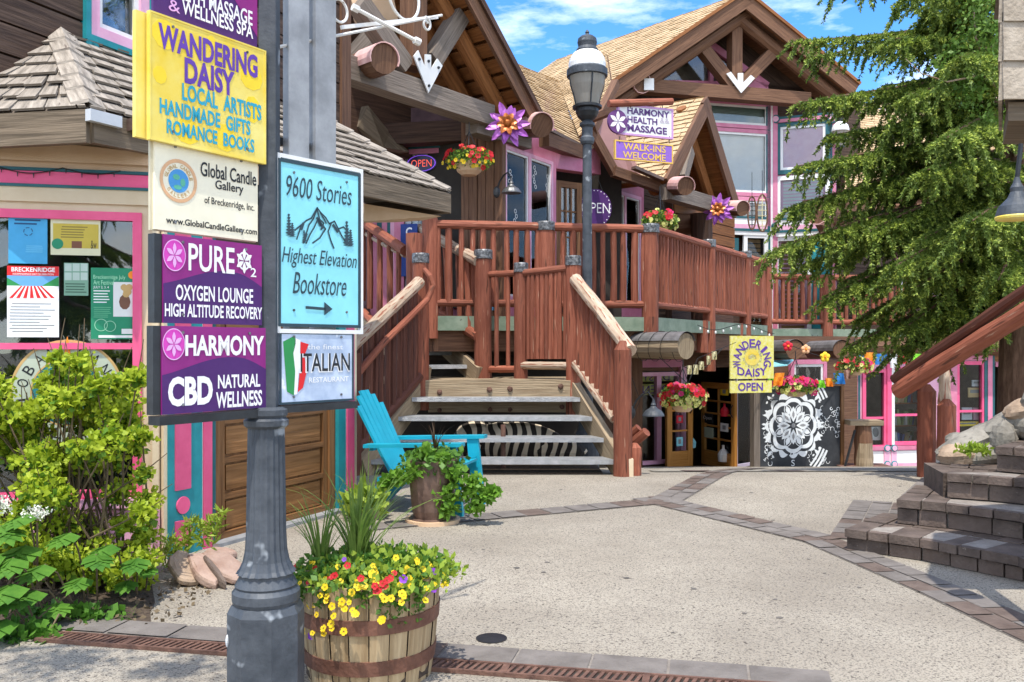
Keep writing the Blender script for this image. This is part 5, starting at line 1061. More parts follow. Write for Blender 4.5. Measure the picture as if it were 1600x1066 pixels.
window(TG, PF, 1085, 1203, 158, 200, .09, pinkf, glassr, flat('window_green', (.20, .26, .22)), 0); window(TG, PF, 1085, 1203, 201, 306, .09, pinkf, glassr, whitep, 0); window(TG, PF, 1085, 1203, 307, 352, .09, pinkf, glassr, cream, 0)  # pale backings here and in the bay stand in for reflections on the panes
PF2 = Plane(1207, 21.75, 1306, 21.2)
m = M(); PF2.sbox(m, -.15, PF2.L, DZ, 6.9, -.25, -.02); m.build('bay_wall', pinkl, TG)
window(TG, PF2, 1213, 1297, 190, 271, .10, tealdk, glassr, whitep, .02); window(TG, PF2, 1213, 1297, 274, 350, .10, whitep, glass, flat('dark_slot', (.2, .2, .2)), .02, None, 12)
window(TG, PF2, 1210, 1268, 370, 520, .10, whitep, glass, innerdk, .02, None, 20)
window(TG, PF, 1160, 1198, 366, 520, .10, whitep, glass, innerdk, .02, None, 20); window(TG, PF, 1108, 1152, 372, 430, .12, tealdk, glass, orange, .02)
def tstrip(pl, x0, x1, y0, y1, mt, o): m = M(); pl.box(m, x0, x1, y0, y1, -.02, o); m.build('trim_strip', mt, TG)
for x0, x1, mt, o in ((1196, 1202, tealdk, .05), (1202, 1206, whitep, .045), (1206, 1213, pinkf, .06)): tstrip(PF, x0, x1, 158, 520, mt, o)
for x0, x1, mt, o in ((1204, 1208, tealdk, .08), (1208, 1213, pinkf, .10), (1298, 1301, tealdk, .08), (1301, 1306, pinkf, .09)): tstrip(PF2, x0, x1, 183, 520, mt, o)
for y0, y1, mt, o in ((338, 341, tealdk, .10), (341, 350, whitep, .085), (350, 357, pinkl, .09), (357, 361, tealdk, .10), (361, 367, whitep, .085)): tstrip(PF, 1080, 1196, y0, y1, mt, o); tstrip(PF2, 1213, 1300, y0+2, y1+2, mt, o+.02)
for y0, y1, mt, o in ((181, 185, tealdk, .11), (185, 190, pinkf, .12)): tstrip(PF2, 1208, 1302, y0, y1, mt, o)
for x, y, pl in ((1209, 355, PF), (1212, 355, PF2), (1213, 188, PF2), (1301, 188, PF2), (1100, 350, PF)):
    m = M(); pl.disc(m, x, y, .10, .0, .14, 20); m.build('rosette', tealdk, TG); m = M(); pl.disc(m, x, y, .07, .14, .15, 16); m.build('rosette_centre', pinkl, TG)
bx(PF2, 'panel', 1268, 1300, 372, 520, 0, .03, teal, TG)
# bracket logs and back building behind the spruce
capped_log(TG, P(1320, 338, 22.0), P(1276, 331, 19.8), .28, a0=-200, a1=200, mt=brown, L=.5); m = M(); m.beam(P(1262, 322, 20.2), P(1390, 322, 21.5), .3, .28); m.build('balcony_beam', brown, TG); m = M(); m.beam(P(1270, 318, 20.3), P(1300, 375, 20.4), .25, .25); m.build('brace', brown, TG)
PX = Plane(1306, 21.6, 1640, 23.4); m = M(); PX.siding(m, 0, PX.L+3, DZ-.3, 5.2, .3); PX.sbox(m, 0, PX.L+3, DZ-.3, 5.2, -.2, -.04); m.build('side_wall', sidingm, TG)
m = M(); [slab(m, *[q-Z*.25 for q in (P(1318, 305, 21.0), P(1720, 305, 22.6), P(1720, 130, 28), P(1330, 165, 26))], .1)]; r2 = m.build('roof', brown, TG); m = M(); shingle_quad(m, P(1318, 305, 21.0), P(1720, 305, 22.6), P(1720, 130, 28), P(1330, 165, 26), .17, .3); m.build('shingles', shingle, r2)
window(TG, PX, 1398, 1475, 385, 470, .12, pinkf, glassr, innerdk, .04)
# ------------------------------------------------------------------ lower shop under the deck
LS = thing('lower_shop', 'low shopfront under the deck with pink window frames and warm wooden doors', 'building', (6, 19, -1.3))
PU = Plane(985, 15.9, 1340, 18.6); gzb = -1.45
def lz(pl, px): s = pl.s_at(px); p = pl.pt(s, 0); return gz(p.x, p.y)
wa, wb = PU.s_at(995), PU.s_at(1062); da, db = PU.s_at(1066), PU.s_at(1147)
m = M(); PU.wall(m, -1.5, PU.L, gzb, DZ-.2, .15, [(wa, wb, lz(PU, 1030)+.02, .95), (da, db, lz(PU, 1100), 1.0)]); m.build('front_wall', brown, LS)
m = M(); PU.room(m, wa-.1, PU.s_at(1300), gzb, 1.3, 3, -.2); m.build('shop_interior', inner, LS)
m = M(); PU.box(m, 996, 1064, 562, 574, 0, .05); m.build('header_board', pinkf, LS)
w_ = M(); z0, z1 = lz(PU, 1030)+.05, .93; PU.sframe(w_, wa, wb, z0, z1, .07, -.05, .03); md = PU.s_at(1028); PU.sbox(w_, md-.05, md+.05, z0+.07, z1-.07, -.05, .04); w_ = w_.build('window', pinkl, LS)
for x0, x1 in ((wa+.07, md-.05), (md+.05, wb-.07)): m = M(); PU.sbox(m, x0, x1, z0+.07, z1-.07, -.02, -.012); m.build('pane', glass, w_)
m = M(); PU.sbox(m, wb-.03, wb+.10, z0, z1+.1, 0, .08); m.build('trim_strip', pinkl, LS)
def plank_door(label, pl, a, b, zb, zt, cols, rowsn, mt, cat='door', pane=glass):
    t = thing('glazed_door', label, cat, pl.pt((a+b)/2, zb)); m = M(); pl.sframe(m, a, b, zb, zt, .11, -.03, .03); pl.sbox(m, a+.11, b-.11, zb+.11, zb+.28, -.02, .025); m.build('door_frame', mt, t)
    m = M()
    for k in range(1, cols): x = a+.11+(b-a-.22)*k/cols; pl.sbox(m, x-.015, x+.015, zb+.28, zt-.11, -.02, .02)
    for k in range(1, rowsn): z = zb+.28+(zt-zb-.39)*k/rowsn; pl.sbox(m, a+.11, b-.11, z-.015, z+.015, -.018, .018)
    m.build('glazing_bars', mt, t) if m.v else None
    m = M(); pl.sbox(m, a+.11, b-.11, zb+.28, zt-.11, -.006, 0); m.build('pane', pane, t)
    m = M(); m.tube([pl.pt(b-.06, zb+.95, .03), pl.pt(b-.06, zb+1.0, .07), pl.pt(b-.06, zb+1.12, .07), pl.pt(b-.06, zb+1.17, .03)], .012); m.build('handle', irondk, t); return t
PO = PU.off(.25)
plank_door('narrow honey pine door leaf beside the pale pink post, behind the red basket', PO, PO.s_at(1041), PO.s_at(1081), lz(PO, 1060), .72, 1, 3, honey)
PO2 = Plane(1081, 16.6, 1104, 16.9)
PO3 = Plane(1098, 17.1, 1150, 16.1)
plank_door('honey pine door with many small panes standing open left of the chalk mural', PO3, 0, PO3.L, lz(PO3, 1120), .72, 2, 5, honey)
for lab, x, y, c, r in (('turquoise soap bottle on a ledge behind the narrow pine door', 1081, 691, aqua, .10), ('red and white toy in the many-paned door', 1132, 642, redcl, .10), ('white and blue figurine at the foot of the many-paned door', 1130, 710, whitep, .13)):
    pl = PO.off(-.15) if x < 1100 else PO3.off(.04); q, z = pl.hit(x, y); m = M(); m.lathe([(r*.7, -r), (r*.8, 0), (r*.5, r*.5), (r*.2, r*.8), (r*.2, r*1.3)], pl.pt(q, z), 10); t = tag(m.build('ornament', c), lab, 'ornament')
for lab, x, y, w_, h_, c_ in (('yellow paper card high in the many-paned pine door', 1133, 612, 12, 12, 'yellowcl'), ('white paper snowflake card in the many-paned pine door', 1133, 668, 12, 13, 'whitecl'), ('aqua paper tag in the narrow pine door', 1061, 690, 10, 14, 'aqua'), ('rose paper tag in the narrow pine door above the aqua tag', 1061, 655, 10, 12, 'redcl')):
    pl = PO3 if x > 1100 else PO; t = thing('paper_card', lab, 'card', pl.pp(x, y+h_/2, .02)); m = M(); pl.box(m, x-w_/2, x+w_/2, y-h_/2, y+h_/2, .012, .02); m.build('card', MATS[{'yellowcl': 'yellow_cloth', 'whitecl': 'white_cloth', 'aqua': 'aqua_awning', 'redcl': 'red_cloth'}[c_]], t); m = M(); pl.box(m, x-w_/5, x+w_/5, y-h_/4, y+h_/4, .02, .024); m.build('picture', greyprint, t)
t = thing('window_card', 'small black card lettered Open on the many-paned door', 'sign', PO3.pp(1106, 655, .03)); m = M(); PO3.box(m, 1099, 1116, 646, 661, .02, .03); m.build('card', blackl, t); m = M(); ptext(m, PO3, 'Open', 1101, 1114, 650, 657, .033); m.build('lettering', lettwhite, t)
t = thing('window_card', 'pale green blank notice on the many-paned door', 'sign', PO3.pp(1106, 680, .03)); m = M(); PO3.box(m, 1102, 1116, 668, 684, .02, .03); m.build('card', flat('pale_green_card', (.5, .55, .42)), t)
# pale framed glass panel beside the door
t = thing('glass_screen', 'pale lilac framed glass screen between the pine door and the chalk mural', 'screen', GD(1162, 16.4)); PS_ = Plane(1148, 16.3, 1176, 16.7); zb = lz(PS_, 1160)
m = M(); PS_.sframe(m, 0, PS_.L, zb, .85, .055, -.03, .03); m.build('frame', flat('lilac_frame', (.55, .48, .60)), t); m = M(); PS_.sbox(m, .05, PS_.L-.05, zb+.05, .8, -.01, 0); m.build('pane', glass, t)
t = thing('sign_reflection', 'mirrored yellow shop sign reflected low in the window beside the stairs', 'sign', PU.pp(1030, 620, -.3)); PUi = PU.off(-.25)  # mirror image of the yellow signs, modelled as the pane's reflection
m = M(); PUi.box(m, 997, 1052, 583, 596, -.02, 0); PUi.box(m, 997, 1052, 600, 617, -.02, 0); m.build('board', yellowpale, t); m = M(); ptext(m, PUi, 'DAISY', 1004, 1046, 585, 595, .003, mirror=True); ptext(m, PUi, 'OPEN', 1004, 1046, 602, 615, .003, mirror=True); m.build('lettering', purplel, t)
window(LS, PU, 1232, 1288, 562, 640, .09, pinkf, glassr, innerdk, .02); window(LS, PU, 1152, 1178, 566, 640, .06, pinkf, glassr, innerdk, .02); m = M(); PU.box(m, 1150, 1330, 548, 559, -.1, .04); m.build('wall_header', brown, LS)
for x0, x1, mt in ((1180, 1190, brown), (1176, 1180, tealdk), (1228, 1236, pinkf)): bx(PU, 'trim_strip', x0, x1, 590, 735, 0, .05, mt, LS)
# pink bookshop front at the right
PB = Plane(1318, 19.3, 1640, 20.2)
zb = -1.42; zt = PB.hit(1450, 556)[1]; zs = PB.hit(1400, 700)[1]
wins = [(1348, 1384, 578, 700), (1392, 1440, 575, 694), (1494, 1537, 566, 690)]
hol = [PB.rect(*w) for w in wins]; dorect = PB.rect(1553, 1640, 572, 735)
m = M(); PB.wall(m, 0, PB.L+1.5, zb, DZ-.2, .15, hol+[(dorect[0], dorect[1], zb, dorect[3])]); m.build('bookshop_wall', pinkl, LS)
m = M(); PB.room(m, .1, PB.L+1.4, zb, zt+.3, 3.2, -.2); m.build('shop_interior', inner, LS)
for (a, b, z0, z1) in hol:
    m = M(); PB.sframe(m, a-.02, b+.02, z0-.02, z1+.02, .08, -.06, .035); w_ = m.build('window', pink, LS); m = M(); PB.sbox(m, a+.06, b-.06, z0+(z1-z0)*.38-.02, z0+(z1-z0)*.38+.03, -.05, .02); m.build('muntin', pink, w_); m = M(); PB.sbox(m, a+.06, b-.06, z0+.06, z1-.06, -.03, -.02); m.build('pane', glass, w_)
def bstrip(x0, x1, y0, y1, mt, o, z0=None): m = M(); a, b, za, zb_ = PB.rect(x0, x1, y0, y1); PB.sbox(m, a, b, za if z0 is None else z0, zb_, 0, o); m.build('trim_strip', mt, LS)
bstrip(1326, 1331, 560, 730, tealdk, .03); bstrip(1331, 1339, 560, 730, pinkf, .04); bstrip(1339, 1343, 560, 730, tealdk, .03); bstrip(1384, 1391, 560, 695, pink, .06); bstrip(1391, 1396, 575, 695, whitep, .05)
bstrip(1342, 1440, 697, 703, pinkf, .05); bstrip(1342, 1440, 724, 731, pinkl, .05); bstrip(1342, 1500, 704, 723, whitep, .02); bstrip(1482, 1493, 560, 700, pinkf, .06); bstrip(1536, 1541, 545, 735, tealdk, .05); bstrip(1541, 1548, 545, 735, pinkf, .06); bstrip(1548, 1552, 545, 735, tealdk, .05); bstrip(1496, 1540, 555, 563, pinkf, .05); bstrip(1553, 1640, 566, 573, pinkf, .06)
for x in (1384, 1395):
    m = M(); PB.box(m, x-4, x+4, 697, 731, 0, .05); m.build('bracket', pinkl, LS)
    for y in (700, 725): m = M(); PB.disc(m, x, y, .075, .05, .07, 16); m.build('rosette', teal, LS); m = M(); PB.disc(m, x, y, .055, .07, .08, 14); m.build('rosette_centre', pinkl, LS)
bstrip(1340, 1560, 548, 556, brown, .12)
m = M(); m.log(P(1300, 543, 19.2), P(1660, 536, 19.9), .22); m.build('header_log', brown, LS)
m = M(); PB.box(m, 1553, 1660, 545, 565, 0, .03); m.build('wall_boards', orange, LS)
# shelves and books in the bookshop window
PBi = PB.off(-.45)
bs = thing('bookshelf', 'wooden shelves of upright books and cards behind the pink framed shop window', 'bookshelf', PBi.pp(1418, 728)); a, b, z0, z1 = PBi.rect(1393, 1438, 620, 700)
for zz in (z0-.02, z0+(z1-z0)*.42, z0+(z1-z0)*.86): m = M(); PBi.sbox(m, a-.1, b+.15, zz, zz+.03, -.2, .03); m.build('shelf', orange, bs)
bc = [flat('book_%s' % n_, c_) for n_, c_ in (('buff', (.6, .5, .3)), ('white', (.7, .7, .66)), ('grey', (.35, .36, .34)), ('green', (.25, .32, .12)), ('blue', (.1, .16, .35)), ('tan', (.5, .36, .2)), ('rust', (.4, .12, .06)))]
for zz, n_ in ((z0+.015, 12), (z0+(z1-z0)*.42+.03, 14), (z0+(z1-z0)*.86+.03, 9)):
    for k in range(n_):
        x = a+(b-a)*k/n_; h = rnd(.22, .36); m = M(); tl = rnd(-.04, .08); m.obox(PBi.pt(x, zz, -.15), PBi.u*((b-a)/n_*.86)+V(0, 0, 0), V(0, 0, h)+PBi.u*tl, PBi.n*.14); m.build('book', random.choice(bc), bs)
for lab, x0, x1, y0, y1, mt in (('framed black and white portrait card in the left bookshop window', 1361, 1376, 667, 688, whitep), ('buff box with gold print on display in the right bookshop window', 1513, 1533, 606, 621, flat('buff_box', (.6, .42, .2))), ('pale plain box in the right bookshop window above the buff box', 1519, 1534, 594, 604, palegrey), ('grey photo poster at the foot of the right bookshop window', 1503, 1519, 637, 656, palegrey), ('pink toned poster lowest in the right bookshop window', 1521, 1534, 637, 656, flat('pink_card', (.5, .3, .36))), ('yellow and blue leaflet row under the right window posters', 1495, 1530, 659, 666, yellowcl)):
    pl = PB.off(-.12); t = thing('display_card', lab, 'display card', pl.pp((x0+x1)/2, y1)); m = M(); pl.box(m, x0, x1, y0, y1, -.03, 0); m.build('card', mt, t)
    m = M(); w_ = x1-x0; h_ = y1-y0
    if 'portrait' in lab: q, z = pl.hit(1368.5, 677); pl.sdisc(m, q, z, .085, 0, .004, 14, .8); pl.sdisc(m, q-.01, z+.04, .09, 0, .003, 14, .8)
    else: pl.box(m, x0+w_*.15, x1-w_*.15, y0+h_*.2, y0+h_*.55, 0, .004)
    m.build('picture', greyprint, t)
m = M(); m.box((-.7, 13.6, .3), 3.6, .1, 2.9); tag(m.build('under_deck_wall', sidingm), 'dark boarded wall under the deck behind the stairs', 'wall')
# ------------------------------------------------------------------ lamp post
lp = thing('street_lamp', 'dark grey iron street lamp with white globe and glass lantern in front of the deck', 'street lamp', (0, 0, 0))
LD = 11.3; LX = (917.5-CX)/F*LD; lp.location = (LX, LD, gz(LX, LD)); WL[lp] = Vector(lp.location)
def lz_(y): return EYE-(y-HY)/F*LD
def lath(name, prof, mt, n=24, par=lp, fl=0.): m = M(); m.lathe([(r/F*LD, lz_(y)) for r, y in prof], (LX, LD, 0), n, True, fl); return m.build(name, mt, par)
g0 = gz(LX, LD)
m = M(); m.lathe([(.15, g0), (.15, g0+.45), (.12, g0+.5), (.075, g0+.75), (.062, g0+1.1)], (LX, LD, 0), 16); m.build('base', iron, lp)
lath('pole', [(8.2, 541), (7.6, 400), (7.2, 300), (7.0, 225)], iron)
lath('collar', [(9, 226), (11, 222), (11, 216), (8.5, 213), (8.5, 200), (12, 197), (12, 193), (8, 190), (9, 187)], iron)
lath('cup', [(9, 189), (15, 183), (18, 176), (18, 169)], irondk)
lath('lower_ring', [(18, 171), (23, 169.5), (23, 166), (19, 164)], irondk)
lath('glass_bowl', [(17.5, 165), (21, 150), (26, 135), (28, 122), (28, 118)], lampglass, 28)
m = M()
for k in range(4):
    a = k*math.pi/2+.2; m.tube([V(LX+math.cos(a)*r/F*LD, LD+math.sin(a)*r/F*LD, lz_(y)) for r, y in ((18.2, 166), (21.6, 150), (26.6, 135), (28.4, 120))], .011, 5)
m.build('lantern_ribs', irondk, lp); m = M(); m.tube([V(LX, LD, lz_(166)), V(LX, LD, lz_(120))], .028, 8); m.build('bulb_stem', irondk, lp)
lath('band', [(28, 121), (32, 120), (32, 110), (29, 107)], iron); lath('globe', [(29, 108), (29, 100), (27, 92), (22, 84), (17, 81)], globe, 28)
lath('cap', [(17, 82), (17.5, 79), (14, 74), (14.5, 71), (15.5, 67), (14.5, 61), (10, 57), (4, 55), (2.5, 53), (3.5, 51), (1.2, 47)], iron)
# ------------------------------------------------------------------ wall lamps
def wall_lamp(label, px, py, d, r, wall_dx, wall_dy, mt, rim=None):
    c = P(px, py, d); t = thing('wall_lamp', label, 'lamp', c, 'gooseneck wall lamps')
    m = M(); m.lathe([(r, -.0), (r*.97, r*.12), (r*.75, r*.45), (r*.35, r*.70), (r*.22, r*.9), (r*.26, r*1.0), (r*.16, r*1.15), (r*.1, r*1.5)], c, 20); m.lathe([(r*.9, .01), (r*.92, .02)], c, 20); m.build('shade', mt, t)
    if rim: m = M(); m.lathe([(r*1.0, -.015), (r*1.02, 0), (r*1.0, .02), (r*.9, .012)], c, 20); m.build('rim', rim, t)
    w = c+V(wall_dx, wall_dy, r*.45); top = c+Z*r*1.45; mid = (w+top)/2+Z*r*.95
    m = M(); m.tube([top, top+(mid-top)*.5+Z*r*.45, mid, w+(mid-w)*.45+Z*r*.25, w], r*.09, 6); m.build('arm', irondk, t)
    m = M(); m.ico(w+V(0, 0, -r*.2), r*.35, r*.2, r*.6, 10, 6); m.build('bracket', irondk, t); return t
wall_lamp('dark gooseneck lamp beside the deck shop window and the yellow flower basket', 799, 302, 12.1, .135, -.20, .12, mat('pewter', (.10, .10, .10), (.2, .2, .2), .4, 8, metal=.6))
wall_lamp('blue-grey gooseneck lamp hanging low beside the right stair post', 1021, 650, 11.6, .145, -.27, .1, iron)
wall_lamp('dark gooseneck lamp on the top edge of the chalk mural', 1203, 625, 15.6, .16, -.12, .2, irondk)
lt = thing('wall_lantern', 'small black and white wall lantern beside the tall lilac framed window', 'lamp', P(1313, 232, 21.0)); c = P(1313, 228, 21.0)
m = M(); m.lathe([(.10, 0), (.14, .12), (.17, .34)], c, 14); m.build('glass_bowl', lampglass, lt); m = M(); m.lathe([(.2, .34), (.2, .38), (.17, .48), (.08, .56)], c, 14); m.build('globe', globe, lt); m = M(); m.lathe([(.08, .56), (.09, .62), (.03, .66), (.02, .72)], c, 12); m.lathe([(.04, -.12), (.1, -.04), (.1, 0)], c, 12); m.build('cap', irondk, lt); m = M(); m.tube([c-Z*.1, c-Z*.3+V(.05, .2, 0), c+V(.1, .4, -.1)], .03); m.build('arm', irondk, lt)
# ------------------------------------------------------------------ metal flowers
def metal_flower(label, px, py, d, r, seed):
    random.seed(seed); c = P(px, py, d); t = thing('metal_flower', label, 'wall ornament', c-Z*r, 'purple metal flowers'); fr = -V(c.x, c.y, 0).normalized(); fr.z = .05; fr.normalize(); rt = fr.cross(Z).normalized()*-1; up = rt.cross(fr)*-1
    for ring, (n, R1, w, lift, a0) in enumerate(((10, 1.0, .17, .02, .1), (9, .78, .16, .10, .4), (8, .5, .13, .2, .2))):
        for k in range(n):
            a = a0+2*math.pi*k/n+rnd(-.08, .08); rr = r*R1*rnd(.85, 1.1); ax = rt*math.cos(a)+up*math.sin(a); sd = rt*-math.sin(a)+up*math.cos(a); m = M(); P_ = []
            prof = [(.1, .25), (.35, .8), (.6, 1.0), (.85, .6), (1.0, .02)]
            for i in range(4):
                (x0, w0), (x1, w1) = prof[i], prof[i+1]; l0 = fr*(r*lift*math.sin(x0*2.2)+ring*.012); l1 = fr*(r*lift*math.sin(x1*2.2)+ring*.012)
                for sg in (-1, 1):
                    q = [c+ax*rr*x0+l0, c+ax*rr*x1+l1, c+ax*rr*x1+sd*sg*w*r*w1+l1+fr*.018*w1, c+ax*rr*x0+sd*sg*w*r*w0+l0+fr*.018*w0]
                    m.face(q if sg < 0 else q[::-1], None, True)
            m.build('petal', petalm if ring < 2 else mat('orange_enamel', (.55, .14, .03), (.7, .25, .08), .4, 8, metal=.3) if 'orange_enamel' not in MATS else MATS['orange_enamel'], t)
    m = M(); m.ico(c+fr*.05, r*.21, r*.17, r*.21, 16, 8); m.build('centre', copper, t)
metal_flower('large purple metal flower on the log end above the deck shop window', 793, 195, 12.0, .31, 3)
metal_flower('purple metal flower on the small gable, below its pink log caps', 1121, 328, 16.1, .29, 5)
random.seed(21)
# ------------------------------------------------------------------ hanging baskets
def basket(label, px, py, d, rx, rz_, hang, leafm_, cols, nfl, bowl=.55, sd=1, lw=.03):
    c = P(px, py, d); t = thing('hanging_basket', label, 'hanging basket', c-Z*rz_, 'hanging flower baskets')
    m = M(); m.lathe([(rx*.30, -rz_*1.0), (rx*.48, -rz_*.75), (rx*.62, -rz_*.1), (rx*.6, -rz_*.05)], c, 14); m.build('pot', tanp, t)
    L = Leaves(); p = ell(1500, c+Z*rz_*.1, (rx, rx, rz_*.85), .4); L.rand(p[:900], lw*1.35, lw*.5, .3); L.rand(p[900:], lw, lw*.5, .2, 1); L.build('foliage', [leafg, leafm_], t)
    for k in range(nfl):
        a = rnd(0, 2*math.pi); e = rnd(-.75, 1.2); kx = rnd(.82, 1.12); v = V(math.cos(a)*math.cos(e), -abs(math.sin(a))*math.cos(e) if random.random() < .8 else math.sin(a)*math.cos(e), math.sin(e)); zt = v.z
        mt = cols[0] if (zt > .15 and random.random() < .85) else cols[-1] if random.random() < .8 else cols[0]
        if len(cols) > 2 and zt > .3 and random.random() < .3: mt = cols[1]
        flower(t, mt, c+V(v.x*rx*1.03*kx, v.y*rx*1.03*kx, v.z*rz_*.95*kx), v+V(0, -.5, .2), rnd(.7, 1.1)*(lw*1.3 if mt is not cols[-1] else lw*.9))
    h = P(px, hang, d); m = M()
    for k in range(3): a = 2*math.pi*k/3+.5; m.tube([c+V(math.cos(a)*rx*.6, math.sin(a)*rx*.6, 0), h], .006, 4)
    m.tube([h, h+Z*.12], .008, 4); m.build('chains', irondk, t); return t
basket('small basket of yellow blooms with one red cluster beside the grey neon door', 733, 252, 11.9, .33, .19, 205, limeleaf, (fred, fyel), 60, lw=.03)
basket('basket of red blossoms on the deck corner post near the round OPEN sign', 1031, 348, 13.2, .27, .19, 305, limeleaf, (fred, fmag, fpale), 50, lw=.035)
basket('large basket of crimson and pale yellow petunias by the right stair post', 1067, 621, 12.4, .30, .20, 575, limeleaf, (fred, fmag, fpale), 110, lw=.036)
basket('broad trailing pale basket with a few red blooms over the chalk mural', 1243, 604, 15.0, .36, .17, 560, limeleaf, (fmag, fred, fpale), 80, lw=.04)
basket('red and cream flower basket hanging between the coloured flag strings', 1335, 572, 15.5, .28, .16, 540, limeleaf, (fred, fmag, fpale), 70, lw=.04)
# ------------------------------------------------------------------ hanging signs
def slab_sign(name, label, pl, x0, x1, y0, y1, mt, th=.04): a, b, z0, z1 = pl.rect(x0, x1, y0, y1); t = thing(name, label, 'sign', pl.pt((a+b)/2, z0)); m = M(); pl.sbox(m, a, b, z0, z1, -th, 0); m.build('board', mt, t); return t, a, b, z0, z1
PH = Plane(948, 12.9, 1052, 13.3)
t, a, b, z0, z1 = slab_sign('hanging_sign', 'pale pink health and massage sign with round purple flower emblem hung on a log', PH, 966, 1051, 167, 213, whitep)
m = M(); PH.sframe(m, a-.01, b+.01, z0-.01, z1+.01, .03, -.045, .006); m.build('frame', flat('orchid_paint', (.55, .30, .55)), t)
m = M(); ptext(m, PH, 'HARMONY', 980, 1046, 171, 181.5, .004, bold=.03); ptext(m, PH, 'HEALTH', 980, 1027, 183.5, 193.5, .004, bold=.03); ptext(m, PH, 'MASSAGE', 980, 1042, 197, 208, .004, bold=.03); m.build('lettering', flat('plum_letter', (.09, .03, .16)), t)
q, z = PH.hit(964.5, 190.5); m = M(); PH.sdisc(m, q, z, .170, -.02, .02, 32, .92); m.build('emblem_disc', flat('emblem_plum', (.13, .04, .17)), t); m = M(); petals(m, PH, q, z, .155, .024, .92, 6, .2, .03); m.build('emblem_flower', lettwhite, t)
m = M(); ptext(m, PH, '&&', 1031, 1046, 185, 193, .004); m.build('ampersand', flat('grey_orchid', (.5, .42, .5)), t)
m = M(); m.log(PH.pp(951, 162, .0), PH.pp(1050, 159, .0), .055, .055, 10, .05); m.build('log_arm', redlog, t); m = M(); [m.tube([PH.pp(x, 162), PH.pp(x, 170)], .006, 4) for x in (985, 1035)]; m.build('hangers', irondk, t)
m = M(); PH.sbox(m, a-.35, a-.05, z1+.04, z1+.13, -.5, -.4) if False else m.beam(PH.pp(985, 162), PH.pp(990, 150, -1.6), .1, .1); m.build('log_bracket', brown, t)
t, a, b, z0, z1 = slab_sign('hanging_sign', 'violet walk-ins welcome sign with gold letters under the pale pink sign', PH, 961, 1051, 223, 252, violet, .03)
m = M(); PH.sframe(m, a-.005, b+.005, z0-.005, z1+.005, .02, -.035, .005); m.build('frame', goldl, t); m = M(); ptext(m, PH, 'WALK-INS', 974, 1040, 226, 236.5, .004, bold=.02); ptext(m, PH, 'WELCOME', 973, 1040, 239, 249.5, .004, bold=.02); m.build('lettering', goldl, t)
m = M(); [m.tube([PH.pp(x, 213), PH.pp(x, 224)], .006, 4) for x in (968, 1046)]; m.build('hangers', irondk, t)
PY = Plane(1138, 14.0, 1210, 14.2)
t, a, b, z0, z1 = slab_sign('hanging_sign', 'square yellow hand painted sign with arched purple name and daisy swirl above the chalk mural', PY, 1141, 1209, 525, 592, yellowpale, .03)
q, z = (a+b)/2, (z0+z1)/2
m = M(); ctext(m, PY, 'WANDERING', q, z-.05, .27, .135, 190, -10, .004, .02); stext(m, PY, 'DAISY', a+.12, b-.12, z0+.07, z0+.20, .004, bold=.02, arc=-.04); m.build('lettering', purplel, t)
m = M(); PY.sring(m, q, z+.0, .05, .13, 0, .003, 24); m.build('swirl', yellow, t); m = M(); ctext(m, PY, 'LOCAL ARTISTS GIFTS BOOKS', q, z, .15, .035, 240, -110, .005); stext(m, PY, 'GIFTS', q-.07, q+.07, z-.02, z+.03, .005); m.build('small_print', greyprint, t)
t, a, b, z0, z1 = slab_sign('hanging_sign', 'small yellow OPEN board hung under the square yellow sign', PY, 1141, 1206, 595, 614, yellowpale, .03)
m = M(); ptext(m, PY, 'OPEN', 1153, 1192, 598, 611, .004, bold=.02); m.build('lettering', purplel, t); m = M(); [m.tube([PY.pp(x, 591), PY.pp(x, 597)], .006, 4) for x in (1150, 1198)]; m.tube([PY.pp(1174, 540, -.04), PY.pp(1174, 614, -.04)], .012, 5); m.build('hangers', irondk, t)
t = thing('sign_wire', 'sagging dark wire with little clear bulbs strung above the square yellow sign', 'light string', PY.pp(1150, 520)); m = M(); pts = [P(1090+4*i, 508+ 6*math.sin(i*.26)+.25*i, 13.4+.06*i) for i in range(31)]; m.tube(pts, .006, 4); m.build('wire', black, t)
for i in range(1, 31, 3):
    m = M(); m.ico(pts[i]-Z*.04, .017, .017, .026, 7, 5); m.build('bulb', globe, t)
# log beam end with metal cap, fairy lights
lb = thing('capped_log_beam', 'huge weathered log beam end with a grey metal cap beside the right stair post', 'beam', P(1035, 558, 11.9))
p, q = P(968, 541, 12.6), P(1072, 541, 11.7); m = M(); m.log(p, q, .165, .175, 16, .02); m.build('log', weather, lb); d = (q-p).normalized(); x = d.cross(Z).normalized(); y = x.cross(d); m = M(); n = 12; e = q+d*.02; s0 = p+d*.1
pr = [(x*math.cos(R(22+136*i/n))+y*math.sin(R(22+136*i/n)))*.192 for i in range(n+1)]
for i in range(n): m.face([s0+pr[i], e+pr[i], e+pr[i+1], s0+pr[i+1]], None, True)
m.build('metal_cap', greymetal, lb)
fl = thing('light_string', 'dark fairy light cable wound round the capped log beam', 'light string', P(1040, 520, 11.8)); m = M(); pts = []
for k in range(56): a = k*.45; f = .25+.7*k/56; pts.append(p.lerp(q, f)+(x*math.cos(a)+y*math.sin(a))*.205)
m.tube(pts, .004, 4); m.tube([P(1030, 558, 11.75), P(1075, 600, 12.0), P(1090, 560, 12.4), P(1150, 535, 13.2)], .005, 4); m.tube([P(987, 590, 11.8), P(1000, 625, 11.8), P(985, 660, 11.8), P(998, 680, 11.8)], .005, 4); m.build('wire', black, fl)
